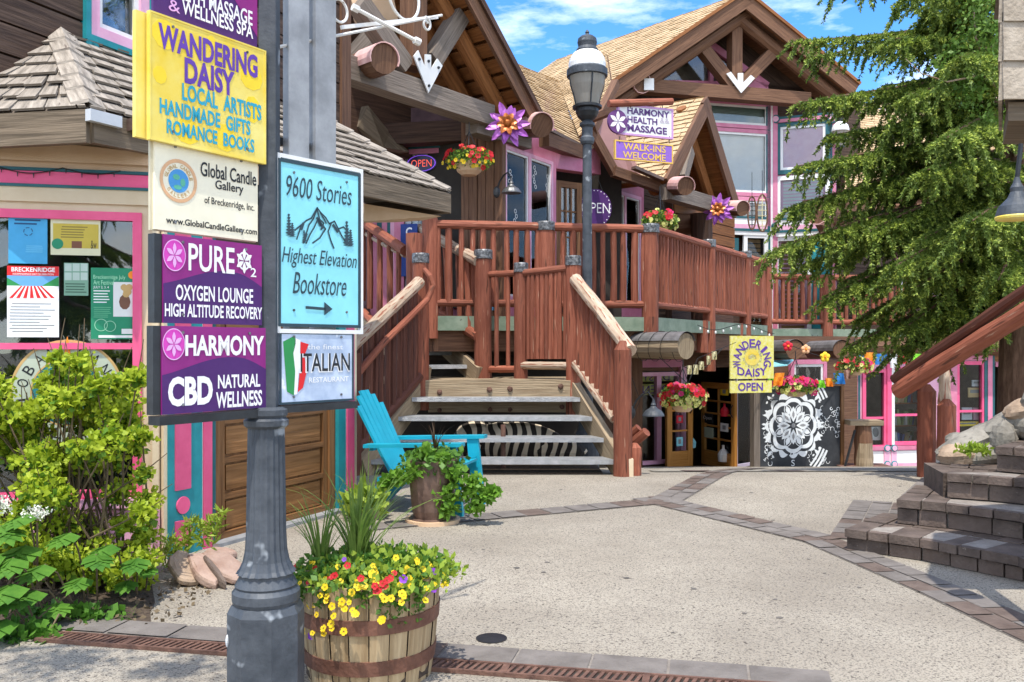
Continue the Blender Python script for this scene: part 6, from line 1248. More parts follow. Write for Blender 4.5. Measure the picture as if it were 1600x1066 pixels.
for px, d, lab in ((1222, 15.8, 'grey metal capped beam end behind the red paper flower'), (1295, 16.6, 'grey capped beam end above the red and cream basket')):
    t = thing('capped_log_beam', lab, 'beam', P(px, 555, d)); m = M(); a, b = P(px-26, 548, d+.9), P(px+20, 547, d-.2); m.log(a, b, .17, .17, 12, .02); m.build('log', brown, t); dd_ = (b-a).normalized(); xx = dd_.cross(Z).normalized(); yy = xx.cross(dd_); m = M(); pr = [(xx*math.cos(R(-5+190*i/10))+yy*math.sin(R(-5+190*i/10)))*.185 for i in range(11)]
    for i in range(10): m.face([a+pr[i], b+pr[i]+dd_*.02, b+pr[i+1]+dd_*.02, a+pr[i+1]], None, True)
    m.build('metal_cap', greymetal, t)
# paper flowers and flags
gf = thing('flower_garland', 'wire of red, peach and yellow paper flowers strung toward the spruce', 'garland', P(1260, 560, 14.8)); pts = [P(1222+ i*9, 533+i*3.0+ 4*math.sin(i*.3), 14.7+.1*i) for i in range(15)]; m = M(); m.tube(pts, .006, 4); m.build('wire', black, gf)
def pflower(par, c, r, mt):
    m = M()
    for k in range(5): a = 2*math.pi*k/5+.3; m.ico(c+V(math.cos(a)*r*.55, 0, math.sin(a)*r*.55), r*.48, .02, r*.48, 8, 5)
    o = m.build('paper_flower', mt, par); m = M(); m.ico(c+V(0, -.025, 0), r*.25, .02, r*.25, 8, 5); m.build('flower_centre', orangep, o)
pflower(gf, P(1231, 541, 14.7), .085, redcl); pflower(gf, P(1259, 546, 15.0), .08, flat('peach_paper', (.75, .42, .22))); pflower(gf, P(1289, 558, 15.4), .09, yellowcl)
def flags(label, pts, d, items):
    t = thing('flag_string', label, 'flag string', P(*pts[0], d)); m = M(); w = [P(x, y, d+.002*(x-pts[0][0])) for x, y in pts]; m.tube(w, .006, 4); m.build('cord', black, t)
    for x0, x1, y, h, mt, tilt in items:
        dd_ = d+.002*(x0-pts[0][0])-.01; m = M(); n = 5; rows = []
        for j in range(4):
            rows.append([P(x0+(x1-x0)*i/n+tilt*j/3, y+h*j/3+ (tilt*.12)*(i/n), dd_+.05*math.sin(i*1.6+j)*j/3) for i in range(n+1)])
        for j in range(3):
            for i in range(n): m.face([rows[j][i], rows[j][i+1], rows[j+1][i+1], rows[j+1][i]], None, True)
        m.build('flag', mt, t)
flags('string of square prayer flags sagging along the top of the chalk mural', [(1206, 580), (1240, 596), (1300, 594), (1330, 572)], 14.7, [(1207, 217, 584, 14, limecl, -2) if False else (1200, 1209, 578, 16, limecl, 0), (1211, 1226, 583, 20, orangep, -4), (1274, 1288, 594, 12, limecl, 2), (1289, 1300, 591, 13, orangep, 2), (1302, 1318, 583, 17, bluecl, 3), (1318, 1328, 578, 14, flat('brown_cloth', (.3, .16, .12)), 3)])
flags('bright bunting of orange, blue, white, red and lime flags at the bookshop eave', [(1340, 550), (1380, 556), (1425, 554), (1470, 549)], 17.0, [(1351, 1367, 551, 19, orangep, 0), (1367, 1386, 553, 17, bluecl, 0), (1390, 1402, 553, 22, whitecl, 1), (1403, 1421, 552, 17, redcl, -3), (1422, 1441, 553, 19, limecl, -1), (1442, 1459, 551, 17, orangep, 3), (1340, 1349, 555, 14, bluecl, 2)])
flags('line of pale oval paper tags drooping over the pine doors', [(1066, 572), (1085, 580), (1105, 572), (1128, 545)], 13.6, [(1073, 1081, 571, 14, fawn, 0), (1083, 1091, 570, 15, fawn, 0), (1092, 1100, 565, 13, fawn, 0), (1104, 1110, 556, 14, fawn, 0), (1112, 1120, 549, 13, fawn, 0)])
t = tag(one('prism', [P(1206, 563, 16.2), P(1240, 562, 16.2), P(1230, 570, 15.6), P(1206, 572, 15.6)], V(0, 0, -.02)).build('awning', aqua), 'pale aqua awning sheet behind the square yellow sign', 'awning')
# ------------------------------------------------------------------ chalk mural
PK = Plane(1187, 15.4, 1316, 15.9); a, b, z0, z1 = PK.rect(1187, 1316, 603, 736)
cb = thing('chalk_mural', 'large chalkboard panel with a white mandala and ring of flowers beside the shop door', 'chalkboard', PK.pt((a+b)/2, z0)); m = M(); PK.sbox(m, a, b, z0-.05, z1, -.05, 0); m.build('board', chalkb, cb); m = M(); PK.sbox(m, b-.045, b+.02, z0-.05, z1+.02, -.06, .03); PK.sbox(m, a, b-.045, z1-.012, z1+.025, -.06, .03); m.build('wooden_frame', door_wd, cb)
m = M(); PK.sbox(m, a-.13, a-.01, z0-.05, z1+.05, -.1, .03); m.build('side_post', graybeam, cb)
cq, cz = PK.hit(1239.5, 665); RM = .44; m = M()
def arcs(n, r, rad, w, a_off, span=170, sx=1.): 
    for k in range(n):
        t_ = 2*math.pi*k/n+a_off; PK.sring(m, cq+math.cos(t_)*r, cz+math.sin(t_)*r, rad-w, rad, 0, .002+.0001*k, 14, 1, 0, t_-R(span/2), t_+R(span/2))
KM = 1.2
def petal_(t_, r0, r1, w, o, fill=True):
    r0, r1, w = r0*KM, r1*KM, w*KM
    c, s_ = math.cos(t_), math.sin(t_); pf = lambda x, y: (cq+c*x-s_*y, cz+s_*x+c*y); mid = (r0+r1)/2
    PK.spoly(m, [pf(r0, 0), pf(mid-(r1-r0)*.1, -w), pf(mid+(r1-r0)*.15, -w), pf(r1, 0), pf(mid+(r1-r0)*.15, w), pf(mid-(r1-r0)*.1, w)], o)
def petal_line(t_, r0, r1, w, th, o):
    r0, r1, w = r0*KM, r1*KM, w*KM
    c, s_ = math.cos(t_), math.sin(t_); pts_ = []
    for sg in (1, -1):
        P_ = [(r0+(r1-r0)*i/10, sg*w*math.sin(math.pi*i/10)**.8) for i in range(11)]
        for i in range(10):
            (x0, y0), (x1, y1) = P_[i], P_[i+1]; PK.spoly(m, [(cq+c*x-s_*y, cz+s_*x+c*y) for x, y in ((x0, y0-th), (x1, y1-th), (x1, y1+th), (x0, y0+th))], o)
def lobes(m, R0, amp, n, o, sq=.04, ph=0.):
    N_ = 96; pts_ = [(R0*(1+amp*abs(math.cos(n/2*(2*math.pi*i/N_)+ph))-amp*.5+sq*abs(math.sin(2*2*math.pi*i/N_))), 2*math.pi*i/N_) for i in range(N_)]
    for i in range(N_): (r0, t0), (r1, t1) = pts_[i], pts_[(i+1) % N_]; PK.spoly(m, [(cq, cz), (cq+r0*math.cos(t0), cz+r0*math.sin(t0)), (cq+r1*math.cos(t1), cz+r1*math.sin(t1))], o)
lobes(m, .53, .16, 16, .0012, .07); mk = M(); lobes(mk, .475, .13, 8, .0016, .07, .4); mk.build('mandala_ground', chalkb, cb)
m2 = M(); lobes(m2, .445, .15, 8, .0020, .06); m2.build('mandala_band', chalk, cb); mk = M(); lobes(mk, .385, .13, 8, .0024, .04); mk.build('mandala_ground', chalkb, cb)
for k in range(8): petal_(k*math.pi/4, .05, .275, .058, .003); petal_((k+.5)*math.pi/4, .17, .31, .035, .0028); petal_line((k+.5)*math.pi/4, .15, .335, .058, .0075, .0034)
mk = M(); m3 = m; m = mk
for k in range(8): petal_(k*math.pi/4, .10, .215, .020, .0037)
PK.sring(m, cq, cz, .0, .04, 0, .0037, 14); m = m3; mk.build('mandala_ground', greyprint, cb)
for t_ in (R(45), R(135), R(225), R(315)):
    for dt in (-.13, 0, .13): petal_(t_+dt, .50+abs(dt)*.3, .62-abs(dt)*.35, .022, .0036)
for t_ in (R(0), R(22), R(158), R(180), R(202), R(338)):
    for dt in (-.06, .06): petal_(t_+dt, .45, .53, .016, .0038)
m.build('mandala', chalk, cb)
m = M(); ctr = PK.hit(1212, 665)
for rr_a in (.98, 1.05, 1.12): PK.sring(m, ctr[0], ctr[1], rr_a, rr_a+.04, 0, .002, 20, 1, 0, R(24), R(44)); PK.sring(m, ctr[0], ctr[1], rr_a, rr_a+.04, 0, .0021, 20, 1, 0, R(-46), R(-24))
for (px, py) in ((1239, 590+15), (1239, 710), (1277, 664), (1202, 666)): q, z = PK.hit(px, py); PK.sring(m, q, z, .04, .055, 0, .0022, 16); PK.spoly(m, [(q, z-.04), (q+.03, z-.025), (q+.03, z+.025), (q, z+.04)], .0023)
random.seed(5)
for px0, px1, py0, py1, n_ in ((1281, 1312, 638, 682, 26), (1262, 1294, 702, 722, 12), (1194, 1210, 705, 725, 9), (1194, 1206, 640, 700, 8)):
    for k in range(n_): q, z = PK.hit(rnd(px0, px1), rnd(py0, py1)); r0 = rnd(.025, .05); a0 = rnd(0, 6); PK.sring(m, q, z, r0-.009, r0, 0, .0024+.0001*k, 12, 1, 0, a0, a0+rnd(2.5, 5))
q, z = PK.hit(1239, 723); stext(m, PK, 'S', q-.035, q+.035, z-.06, z+.05, .0025); q, z = PK.hit(1310, 663); stext(m, PK, 'E', q-.03, q+.03, z-.05, z+.05, .0025); q, z = PK.hit(1239, 588)
m.build('chalk_drawings', chalk, cb)
# ------------------------------------------------------------------ stump table
st = thing('stump_table', 'small table made of a plank on an upright split stump', 'table', GD(1349, 15.8)); c = GD(1349, 15.8)
zt = P(1349, 660, 15.8).z
m = M(); m.log(c, V(c.x, c.y, zt-.05), .16, .14, 14, .06); m.build('stump', brown, st); m = M(); m.log(c+V(0, -.05, 0), c+V(.0, -.05, .42), .165, .12, 12, .08); m.build('split_face', weather, st); m = M(); m.box((c.x, c.y, zt), .58, .34, .085); m.build('plank_top', weather, st)
m = M(); m.tube([P(1320, 730, 15.7), P(1336, 672, 15.7)], .022); m.build('prop', irondk, st); m = M(); m.box((c.x, c.y, c.z+.012), .9, .6, .02); m.build('base_plate', rust, st)
# ------------------------------------------------------------------ ski ornaments by the tall windows
for px, py, h, lab in ((1175, 333, 52, 'dark narrow snowshoe hung above the deck side railing'), (1191, 333, 58, 'long oval wooden snowshoe hung beside the lilac window post')):
    d = 18.6; c = P(px, py, d); t = thing('snowshoe', lab, 'snowshoe', P(px, py+h/2, d)); hh = h/2/F*d; w = .085 if px < 1180 else .11; m = M(); n = 24; m.tube([c+V(math.cos(2*math.pi*k/n)*w, 0, math.sin(2*math.pi*k/n)*hh) for k in range(n+1)], .018, 5); m.build('frame', brown, t); m = M()
    for k in range(6): z = -hh*.7+hh*1.4*k/5; ww = w*math.sqrt(1-(z/hh)**2); m.tube([c+V(-ww, 0, z), c+V(ww, 0, z)], .01, 4)
    m.tube([c-Z*hh, c+Z*hh], .012, 4); m.build('lacing', fawn if px > 1180 else irondk, t); m = M(); m.tube([c+Z*hh, c+Z*(hh+.5)], .006, 4); m.build('hanger', irondk, t)
# ------------------------------------------------------------------ blue lounge chair
CHX, CHY = -.78, 7.75
ch = thing('adirondack_chair', 'bright blue slatted garden chair turned to the right behind the leafy pot', 'chair', (CHX, CHY, 0)); MC = Matrix.Translation((CHX, CHY, 0))@Matrix.Rotation(R(-14), 4, 'Z')@Matrix.Scale(1.04, 4)
def cpart(name, m): m.move(MC); return m.build(name, chairm, ch)
m = M(); n = 6                                        # chair faces +X; back leans to -X
for i in range(n):
    y = -.25+.50*(i+.5)/n; e = abs(i-2.5)/2.5; top = .98-.12*e*e; f = (y/.5)*.10; p0, p1 = V(-.16, y*.85, .27), V(-.16-.36*(top-.27)/.72, y*1.12+f*0, top); dd_ = p1-p0; m.obox(p0-V(0, .038, 0), dd_, V(0, .078, 0), V(-.018, 0, -.008))
cpart('backrest', m)
m = M(); [m.obox(V(-.18+.10*k, -.26, .26+.020*k), V(.085, 0, .016), V(0, .52, 0), V(0, 0, .02)) for k in range(6)]; cpart('seat', m)
m = M(); m.obox(V(-.34, -.30, .50), V(.03, 0, .0), V(0, .60, 0), V(0, 0, .05)); cpart('back_rail', m)
for s_ in (-1, 1):
    m = M(); m.obox(V(-.36, s_*.33-.055, .53), V(.82, 0, .03), V(0, .11, 0), V(0, 0, .028)); cpart('armrest', m)
    m = M(); m.obox(V(.36, s_*.31-.02, 0), V(.10, 0, 0), V(-.0, .04, 0), V(-.06, 0, .555)); cpart('leg', m)
    m = M(); m.obox(V(-.50, s_*.29-.02, 0), V(.10, 0, 0), V(0, .04, 0), V(.28, 0, .28)); m.obox(V(-.27, s_*.29-.018, .20), V(.66, 0, .12), V(0, .036, 0), V(0, 0, .09)); cpart('leg', m)
# ------------------------------------------------------------------ pots near the stairs
PTX, PTY = (676-CX)/F*7.15, 7.15
pt_ = thing('potted_plant', 'tall brown pot overflowing with trailing green leaves in front of the blue chair', 'potted plant', (PTX, PTY, 0))
m = M(); m.lathe([(.19, .0), (.19, .035), (.15, .04), (.165, .1), (.19, .35), (.20, .50), (.175, .50)], (PTX, PTY, 0), 20); m.build('pot', mat('brown_glaze', (.10, .058, .042), (.19, .12, .09), .5, 6), pt_); m = M(); m.lathe([(.22, 0), (.22, .03), (.18, .03)], (PTX, PTY, 0), 20); m.build('saucer', tanp, pt_)
L = Leaves(); L.rand(ell(650, (PTX, PTY, .49), (.27, .25, .12), .6), .055, .020, .3)
for px, py, r in ((622, 745, .08), (606, 755, .06), (700, 770, .11), (738, 768, .10), (760, 775, .07), (712, 742, .10), (738, 752, .08), (700, 795, .07), (772, 768, .04), (650, 738, .09), (742, 793, .07), (690, 715, .06), (665, 705, .05)): L.rand(ell(120, P(px, py, 7.0), (r, r, r*.8), .6), .058, .022, -.1, 1)
L.build('foliage', [leafg, leafmat('bright_ivy', (.10, .24, .02), (.22, .40, .05), .4, scale=8)], pt_); m = M(); spikes(m, (PTX+.02, PTY, .55), 16, .30, .7, .012); m.build('dark_blades', leafmat('dark_blade', (.06, .03, .02), (.12, .07, .03)), pt_)
hp = thing('hosta_plant', 'pale lime leafy plant growing in a low pot by the pink pilaster', 'plant', P(570, 815, 7.3)); hp.location.z = 0; hc = Vector((hp.location.x, 7.2, 0)); WL[hp] = Vector(hp.location); m = M(); m.lathe([(.13, 0), (.16, .10), (.14, .10)], hc+V(.02, .15, 0), 16); m.build('pot', tanstone, hp)
L = Leaves(); p = np.repeat(np.array([[hc.x, hc.y+.08, .08]]), 90, 0)+RNG.normal(size=(90, 3))*.025; L.rand(p, .21, .045, .9, 0, .3); L.rand(ell(160, (hc.x, hc.y+.05, .16), (.19, .16, .12)), .07, .025, .2); L.build('foliage', limeleaf, hp)
# ------------------------------------------------------------------ rocks by the left bed
for lab, px, py, d, ln, wd, th, az, tilt, mt in (('leaning tan flagstone with a dark chipped edge, leftmost of the stones', 288, 912, 5.3, .30, .16, .05, -52, 28, tanstone), ('rounded pink sandstone slab between two other stones beside the iron post', 318, 912, 5.28, .34, .13, .06, -48, 22, pinkstone), ('pale pink slab lying nearest the iron post', 352, 906, 5.38, .36, .20, .05, -38, 20, pinkstone), ('dark edged thin brown slab leaning on the pale pink stone', 334, 908, 5.25, .32, .035, .06, -46, 22, brickb), ('low round pinkish stone half buried by the door', 345, 872, 5.9, .20, .14, .05, 0, 5, pinkstone)):
    c = P(px, py, d); m = M(); n = 14; rs = []
    for lv, k in ((-.5, .90), (-.25, 1.0), (.2, .98), (.42, .90), (.5, .72)): rs.append([V(math.cos(2*math.pi*i/n)*ln/2*k*(1+.10*math.sin(i*2.3+ln*40)), math.copysign(abs(math.sin(2*math.pi*i/n))**.7, math.sin(2*math.pi*i/n))*wd/2*k*(1+.08*math.cos(i*1.7+wd*50)), lv*th+.004*math.sin(i*2.9)) for i in range(n)])
    m.rings(rs, [0, .02, .05, .07, .1], ln*2.5); m.move(Matrix.Translation((c.x, c.y, .03+ln*.5*math.sin(R(tilt))*.8))@Matrix.Rotation(R(az), 4, 'Z')@Matrix.Rotation(R(tilt), 4, 'Y')); tag(m.build('flagstone', mt), lab, 'stone', 'stones at the edge of the plant bed')
def blob_patch(name, px0, px1, py0, py1, mt, h=.05, kind='structure', lab=None):
    g = [G(px0, py1), G(px1, py1), G(px1, py0), G(px0, py0)]; m = M(); nx, ny = 14, 8; gr = []
    for j in range(ny+1):
        row = []
        for i in range(nx+1):
            u, v = i/nx, j/ny; p = g[0].lerp(g[1], u).lerp(g[3].lerp(g[2], u), v); e = min(u, 1-u, v, 1-v); row.append(V(p.x+rnd(-.02, .02), p.y+rnd(-.02, .02), .004+h*min(1, e*5)*rnd(.5, 1)))
        gr.append(row)
    for j in range(ny):
        for i in range(nx): m.face([gr[j][i], gr[j][i+1], gr[j+1][i+1], gr[j+1][i]], None, True)
    o = m.build(name, mt); o['kind'] = kind; return o
blob_patch('soil_bed', -420, 238, 868, 975, soil, .06)
random.seed(31); m = M()
for k in range(46):                                   # old gum spots and drips trodden into the paving
    d = rnd(4.0, 9.0); x = rnd(-.25, .45)*d; r0 = rnd(.006, .022); n = 9; m.face([V(x+math.cos(2*math.pi*i/n)*r0*rnd(.7, 1.3), d+math.sin(2*math.pi*i/n)*r0*rnd(.7, 1.3), .003) for i in range(n)])
o = m.build('gum_spots', mat('gum_grey', (.10, .09, .08), (.17, .15, .13), .8)); o['kind'] = 'stuff'; o['label'] = 'scattered dark gum spots trodden into the plaza paving'; o['category'] = 'stains'
# dark disc painted on the paving for the post top's shadow
c = G(768, 998); m = M(); m.face([V(c.x+math.cos(2*math.pi*k/20)*.075, c.y+math.sin(2*math.pi*k/20)*.075, .004) for k in range(20)]); o = tag(m.build('post_shadow_spot', irondk), 'small dark round shadow spot painted on the paving right of the barrel', 'painted shadow')
# ------------------------------------------------------------------ brick steps on the right
bsx = thing('brick_steps', 'broad dark brick steps with pale mortar joints climbing to the right', 'steps', (3.4, 5.6, 0))
def step(name, pts, z0, z1, bl=.21):                 # pts: front edge polyline, from far corner towards the camera and beyond; extends 3 m to the right
    lip = .065
    def course(mm, za, zb, out, seg, rows_top=False):
        for i in range(len(pts)-1):
            p, q = V(*pts[i], 0), V(*pts[i+1], 0); d = q-p; L = d.length; u = d/L; nn = V(u.y, -u.x, 0)
            nn = nn if nn.x < 0 else -nn; n = max(1, round(L/seg)); x = 0
            while x < L-.02:
                w = min(L-x, L/n*rnd(.75, 1.25)); w = w if L-x-w > .06 else L-x
                mi = 0 if random.random() < .7 else 2
                mm.obox(p+u*(x+.006)+nn*(out+rnd(-.006, .006))+Z*(za+.005), u*(w-.012), -nn*(.34 if rows_top else .12), Z*(zb-za-.010+rnd(-.003, .003)), mi); x += w
    m = M(); course(m, z1-lip, z1, .035, .15, True); course(m, z0, z1-lip, 0, .2)
    body = [V(x, y, z0+.0) for x, y in pts]+[V(pts[-1][0]+3.2, pts[-1][1]-.2, z0), V(pts[0][0]+3.2, pts[0][1]+.15, z0)]
    sh = [V(p.x+.022, p.y+.022, p.z) for p in body]; m.prism(sh, V(0, 0, z1-z0-.006), 1)
    # tread bricks behind the nosing
    for i in range(len(pts)-1):
        p, q = V(*pts[i], 0), V(*pts[i+1], 0); d = q-p; L = d.length; u = d/L; nn = V(u.y, -u.x, 0); nn = nn if nn.x < 0 else -nn; n = max(1, round(L/.15))
        for k in range(-1 if i else 0, n+(1 if i < len(pts)-2 else 0)):
            for r_ in range(2): m.obox(p+u*(k*L/n+.006)-nn*(.32+r_*.20)+Z*(z1-.02), u*(L/n-.012), -nn*.19, Z*(.018+rnd(0, .004)), 0 if random.random() < .7 else 2)
    return m.build(name, [brick, dirty_mortar, brickb], bsx)
def g2(px, py, z): d = (EYE-z)*F/(py-HY); return ((px-CX)/F*d, d)
step('step', [g2(1322, 826, .145), g2(1440, 842, .145), g2(1600, 866, .165), (3.05, 4.3)], 0, .155)
step('step', [g2(1401, 778, .335), g2(1480, 785, .335), g2(1600, 800, .335), (3.35, 4.4)], .155, .335)
step('step', [g2(1479, 738, .515), g2(1545, 742, .515), g2(1640, 750, .515), (3.75, 4.5)], .335, .515)
step('step', [(3.42, 6.33), (3.75, 6.0), (4.2, 5.2)], .515, .70); step('step', [(3.75, 6.4), (4.1, 6.0), (4.6, 5.2)], .70, .88)
m = M(); bt = [(3.05, 6.34), (3.45, 6.42), (3.62, 6.9), (3.18, 6.92)]; m.prism([V(x, y, .0) for x, y in bt], V(0, 0, .50)); m.build('step_flank', [brick], bsx)
m = M(); m.prism([V(x, y, .0) for x, y in ((2.95, 6.45), (3.5, 6.5), (4.9, 9.4), (4.35, 9.5), (3.6, 8.3))][::-1], V(0, 0, .012)); o = m.build('paved_apron', paver); o['kind'] = 'structure'
# rough stone wall beside the steps
sw = thing('stone_wall', 'low rough wall of tan and grey boulders beside the brick steps', 'wall', (3.8, 6.9, 0))
for px, py, d, sx, sy, sz, rt, mt in ((1530, 682, 6.9, .36, .16, .075, .42, stone), (1498, 688, 7.0, .10, .12, .06, 0, stone), (1500, 712, 6.85, .17, .14, .10, .1, tanstone), (1542, 710, 6.8, .20, .14, .10, .15, stone), (1550, 745, 6.9, .4, .2, .14, 0, tanstone), (1578, 655, 6.8, .22, .15, .06, .5, stone), (1592, 668, 6.75, .2, .12, .07, .3, stone), (1568, 690, 6.7, .09, .12, .16, .0, stone), (1598, 640, 6.7, .14, .12, .08, .3, tanstone), (1610, 660, 6.7, .16, .16, .14, 0, stone), (1490, 735, 7.0, .12, .12, .12, 0, stone), (1640, 625, 6.6, .2, .2, .14, .3, stone), (1605, 700, 6.9, .3, .2, .2, 0, stone)):
    c = P(px, py, d); m = M(); m.ico((0, 0, 0), sx, sy, sz, 14, 9, .09); m.move(Matrix.Translation(c)@Matrix.Rotation(-rt, 4, 'Y')); m.build('boulder', mt, sw)
m = M(); m.prism([V(3.42, 6.95, 0), V(5.2, 6.7, 0), V(5.2, 7.4, 0), V(3.5, 7.4, 0)], V(0, 0, .55)); m.prism([V(3.8, 6.9, .55), V(5.2, 6.8, .55), V(5.2, 7.3, .55), V(3.8, 7.3, .55)], V(0, 0, .22)); m.build('mortar_core', mortar, sw)
w1 = thing('weed_clump', 'bright green broad leaved weed growing at the foot of the stone wall', 'weed', P(1475, 735, 6.95)); L = Leaves(); c = P(1474, 742, 6.85); L.rand(np.repeat(np.array([[c.x, c.y, .22]]), 34, 0)+RNG.normal(size=(34, 3))*.03, .20, .03, .75); L.build('foliage', limeleaf, w1)
w2 = thing('weed_clump', 'small lime weed clump tucked between the boulders above the steps', 'weed', P(1535, 700, 6.7)); L = Leaves(); L.rand(ell(170, P(1520, 703, 6.6), (.15, .05, .035)), .05, .012, .8); L.build('foliage', limeleaf, w2)
# handrail of two parallel logs on posts
hr = thing('log_handrail', 'reddish brown double log handrail slanting up right over the stone wall', 'railing', GD(1448, 9.6)); p0 = GD(1448, 9.6)
m = M(); m.log(P(1404, 611, 9.3), P(1640, 466, 7.6), .095, .085, 12, .05, 0, 8, .012); m.build('rail', redlog, hr); m = M(); m.log(P(1398, 593, 9.35), P(1640, 428, 7.65), .058, .055, 10, .05, 0, 8, .01); m.build('rail', darkred, hr)
m = M(); m.log(p0, V(p0.x, p0.y, P(0, 612, 9.6).z), .098, .092, 14, .03, .08, 6); m.build('post', redlog, hr)
c = P(1479, 700, 9.3); m = M(); m.log(V(c.x, c.y, 0), V(c.x, c.y, P(0, 634, 9.3).z), .095, .09, 14, .03, .07); m.build('post', redlog, hr); m = M(); c2 = P(1476, 620, 9.4); m.log(V(c2.x, c2.y, P(0, 632, 9.4).z), V(c2.x+.0, c2.y, P(0, 578, 9.4).z), .075, .05, 10, .08); m.build('prop', grayrail, hr)
# shingled kiosk at the right edge, its unseen top shaped to shade the steps
kk = thing('shingled_kiosk', 'shake clad kiosk hood on a pine post at the right edge', 'kiosk', (3.4, 4.2, 0))
KY = 4.25; KX = (1566-CX)/F; X0 = KX*KY; kz = EYE+(HY-150)/F*KY
m = M(); m.prism([V(X0+.015, KY+.01, kz), V(X0+2.2, KY+.01, kz), V(X0+2.2, KY+.6, kz), V(KX*(KY+.6)+.03, KY+.6, kz)], V(0, 0, .62)); apx_ = V(X0+1.35, KY+.35, 4.95); cr_ = [V(X0-.03, KY-.03, kz+.6), V(X0+2.25, KY-.03, kz+.6), V(X0+2.25, KY+.65, kz+.6), V(KX*(KY+.6)-.02, KY+.65, kz+.6)]; [m.face([cr_[i], cr_[(i+1) % 4], apx_]) for i in range(4)]; m.face(cr_[::-1]); m.build('hood', graybeam, kk)
m = M(); z = kz-.02; kh = .185; sd_ = V(KX, 1, 0).normalized()
while z < kz+.55:
    x = X0-.004
    while x < X0+2.2: w = rnd(.09, .17); m.obox((x+.003, KY+rnd(0, .004), z+rnd(-.006, .006)), V(w-.006, 0, 0), V(0, -.020, 0), V(0, .014, kh*1.25)); x += w
    y = 0
    while y < .66: w = rnd(.09, .17); w = min(w, .69-y); m.obox(V(X0, KY, z)+sd_*y, sd_*(w-.006), V(-.016, .006, 0), V(.012, 0, kh*1.25)); y += w
    z += kh
m.build('shakes', mat('pale_shake', (.25, .205, .155), (.40, .34, .27), .85, 9, 0, .5, 40), kk)
m = M(); m.obox((X0+.045, KY+.03, kz-.11), V(2.1, 0, 0), V(.25, .5, 0), V(0, 0, .09)); m.build('trim_board', fasciam, kk)
for x in (X0+.27, X0+1.9): m = M(); m.box((x, KY+.12, (kz-.11)/2), .09, .09, kz-.11); m.build('post', honey, kk)
c = P(1589, 339, 4.3); t = thing('hanging_lamp', 'dark bell shaded lamp with yellow inner rim hung under the kiosk', 'lamp', c); r = .095
m = M(); m.lathe([(r, 0), (r*.97, .015), (r*.85, .05), (r*.45, .09), (r*.3, .12), (r*.32, .14), (r*.2, .16), (r*.12, .19)], c, 24); m.build('shade', iron, t); m = M(); m.lathe([(r*.98, -.012), (r*1.02, -.002), (r*.98, .006), (r*.6, .004)], c, 24); m.build('inner_rim', yellow, t); m = M(); m.tube([c+Z*.18, c+V(.02, 0, .35)], .012); m.build('stem', irondk, t)
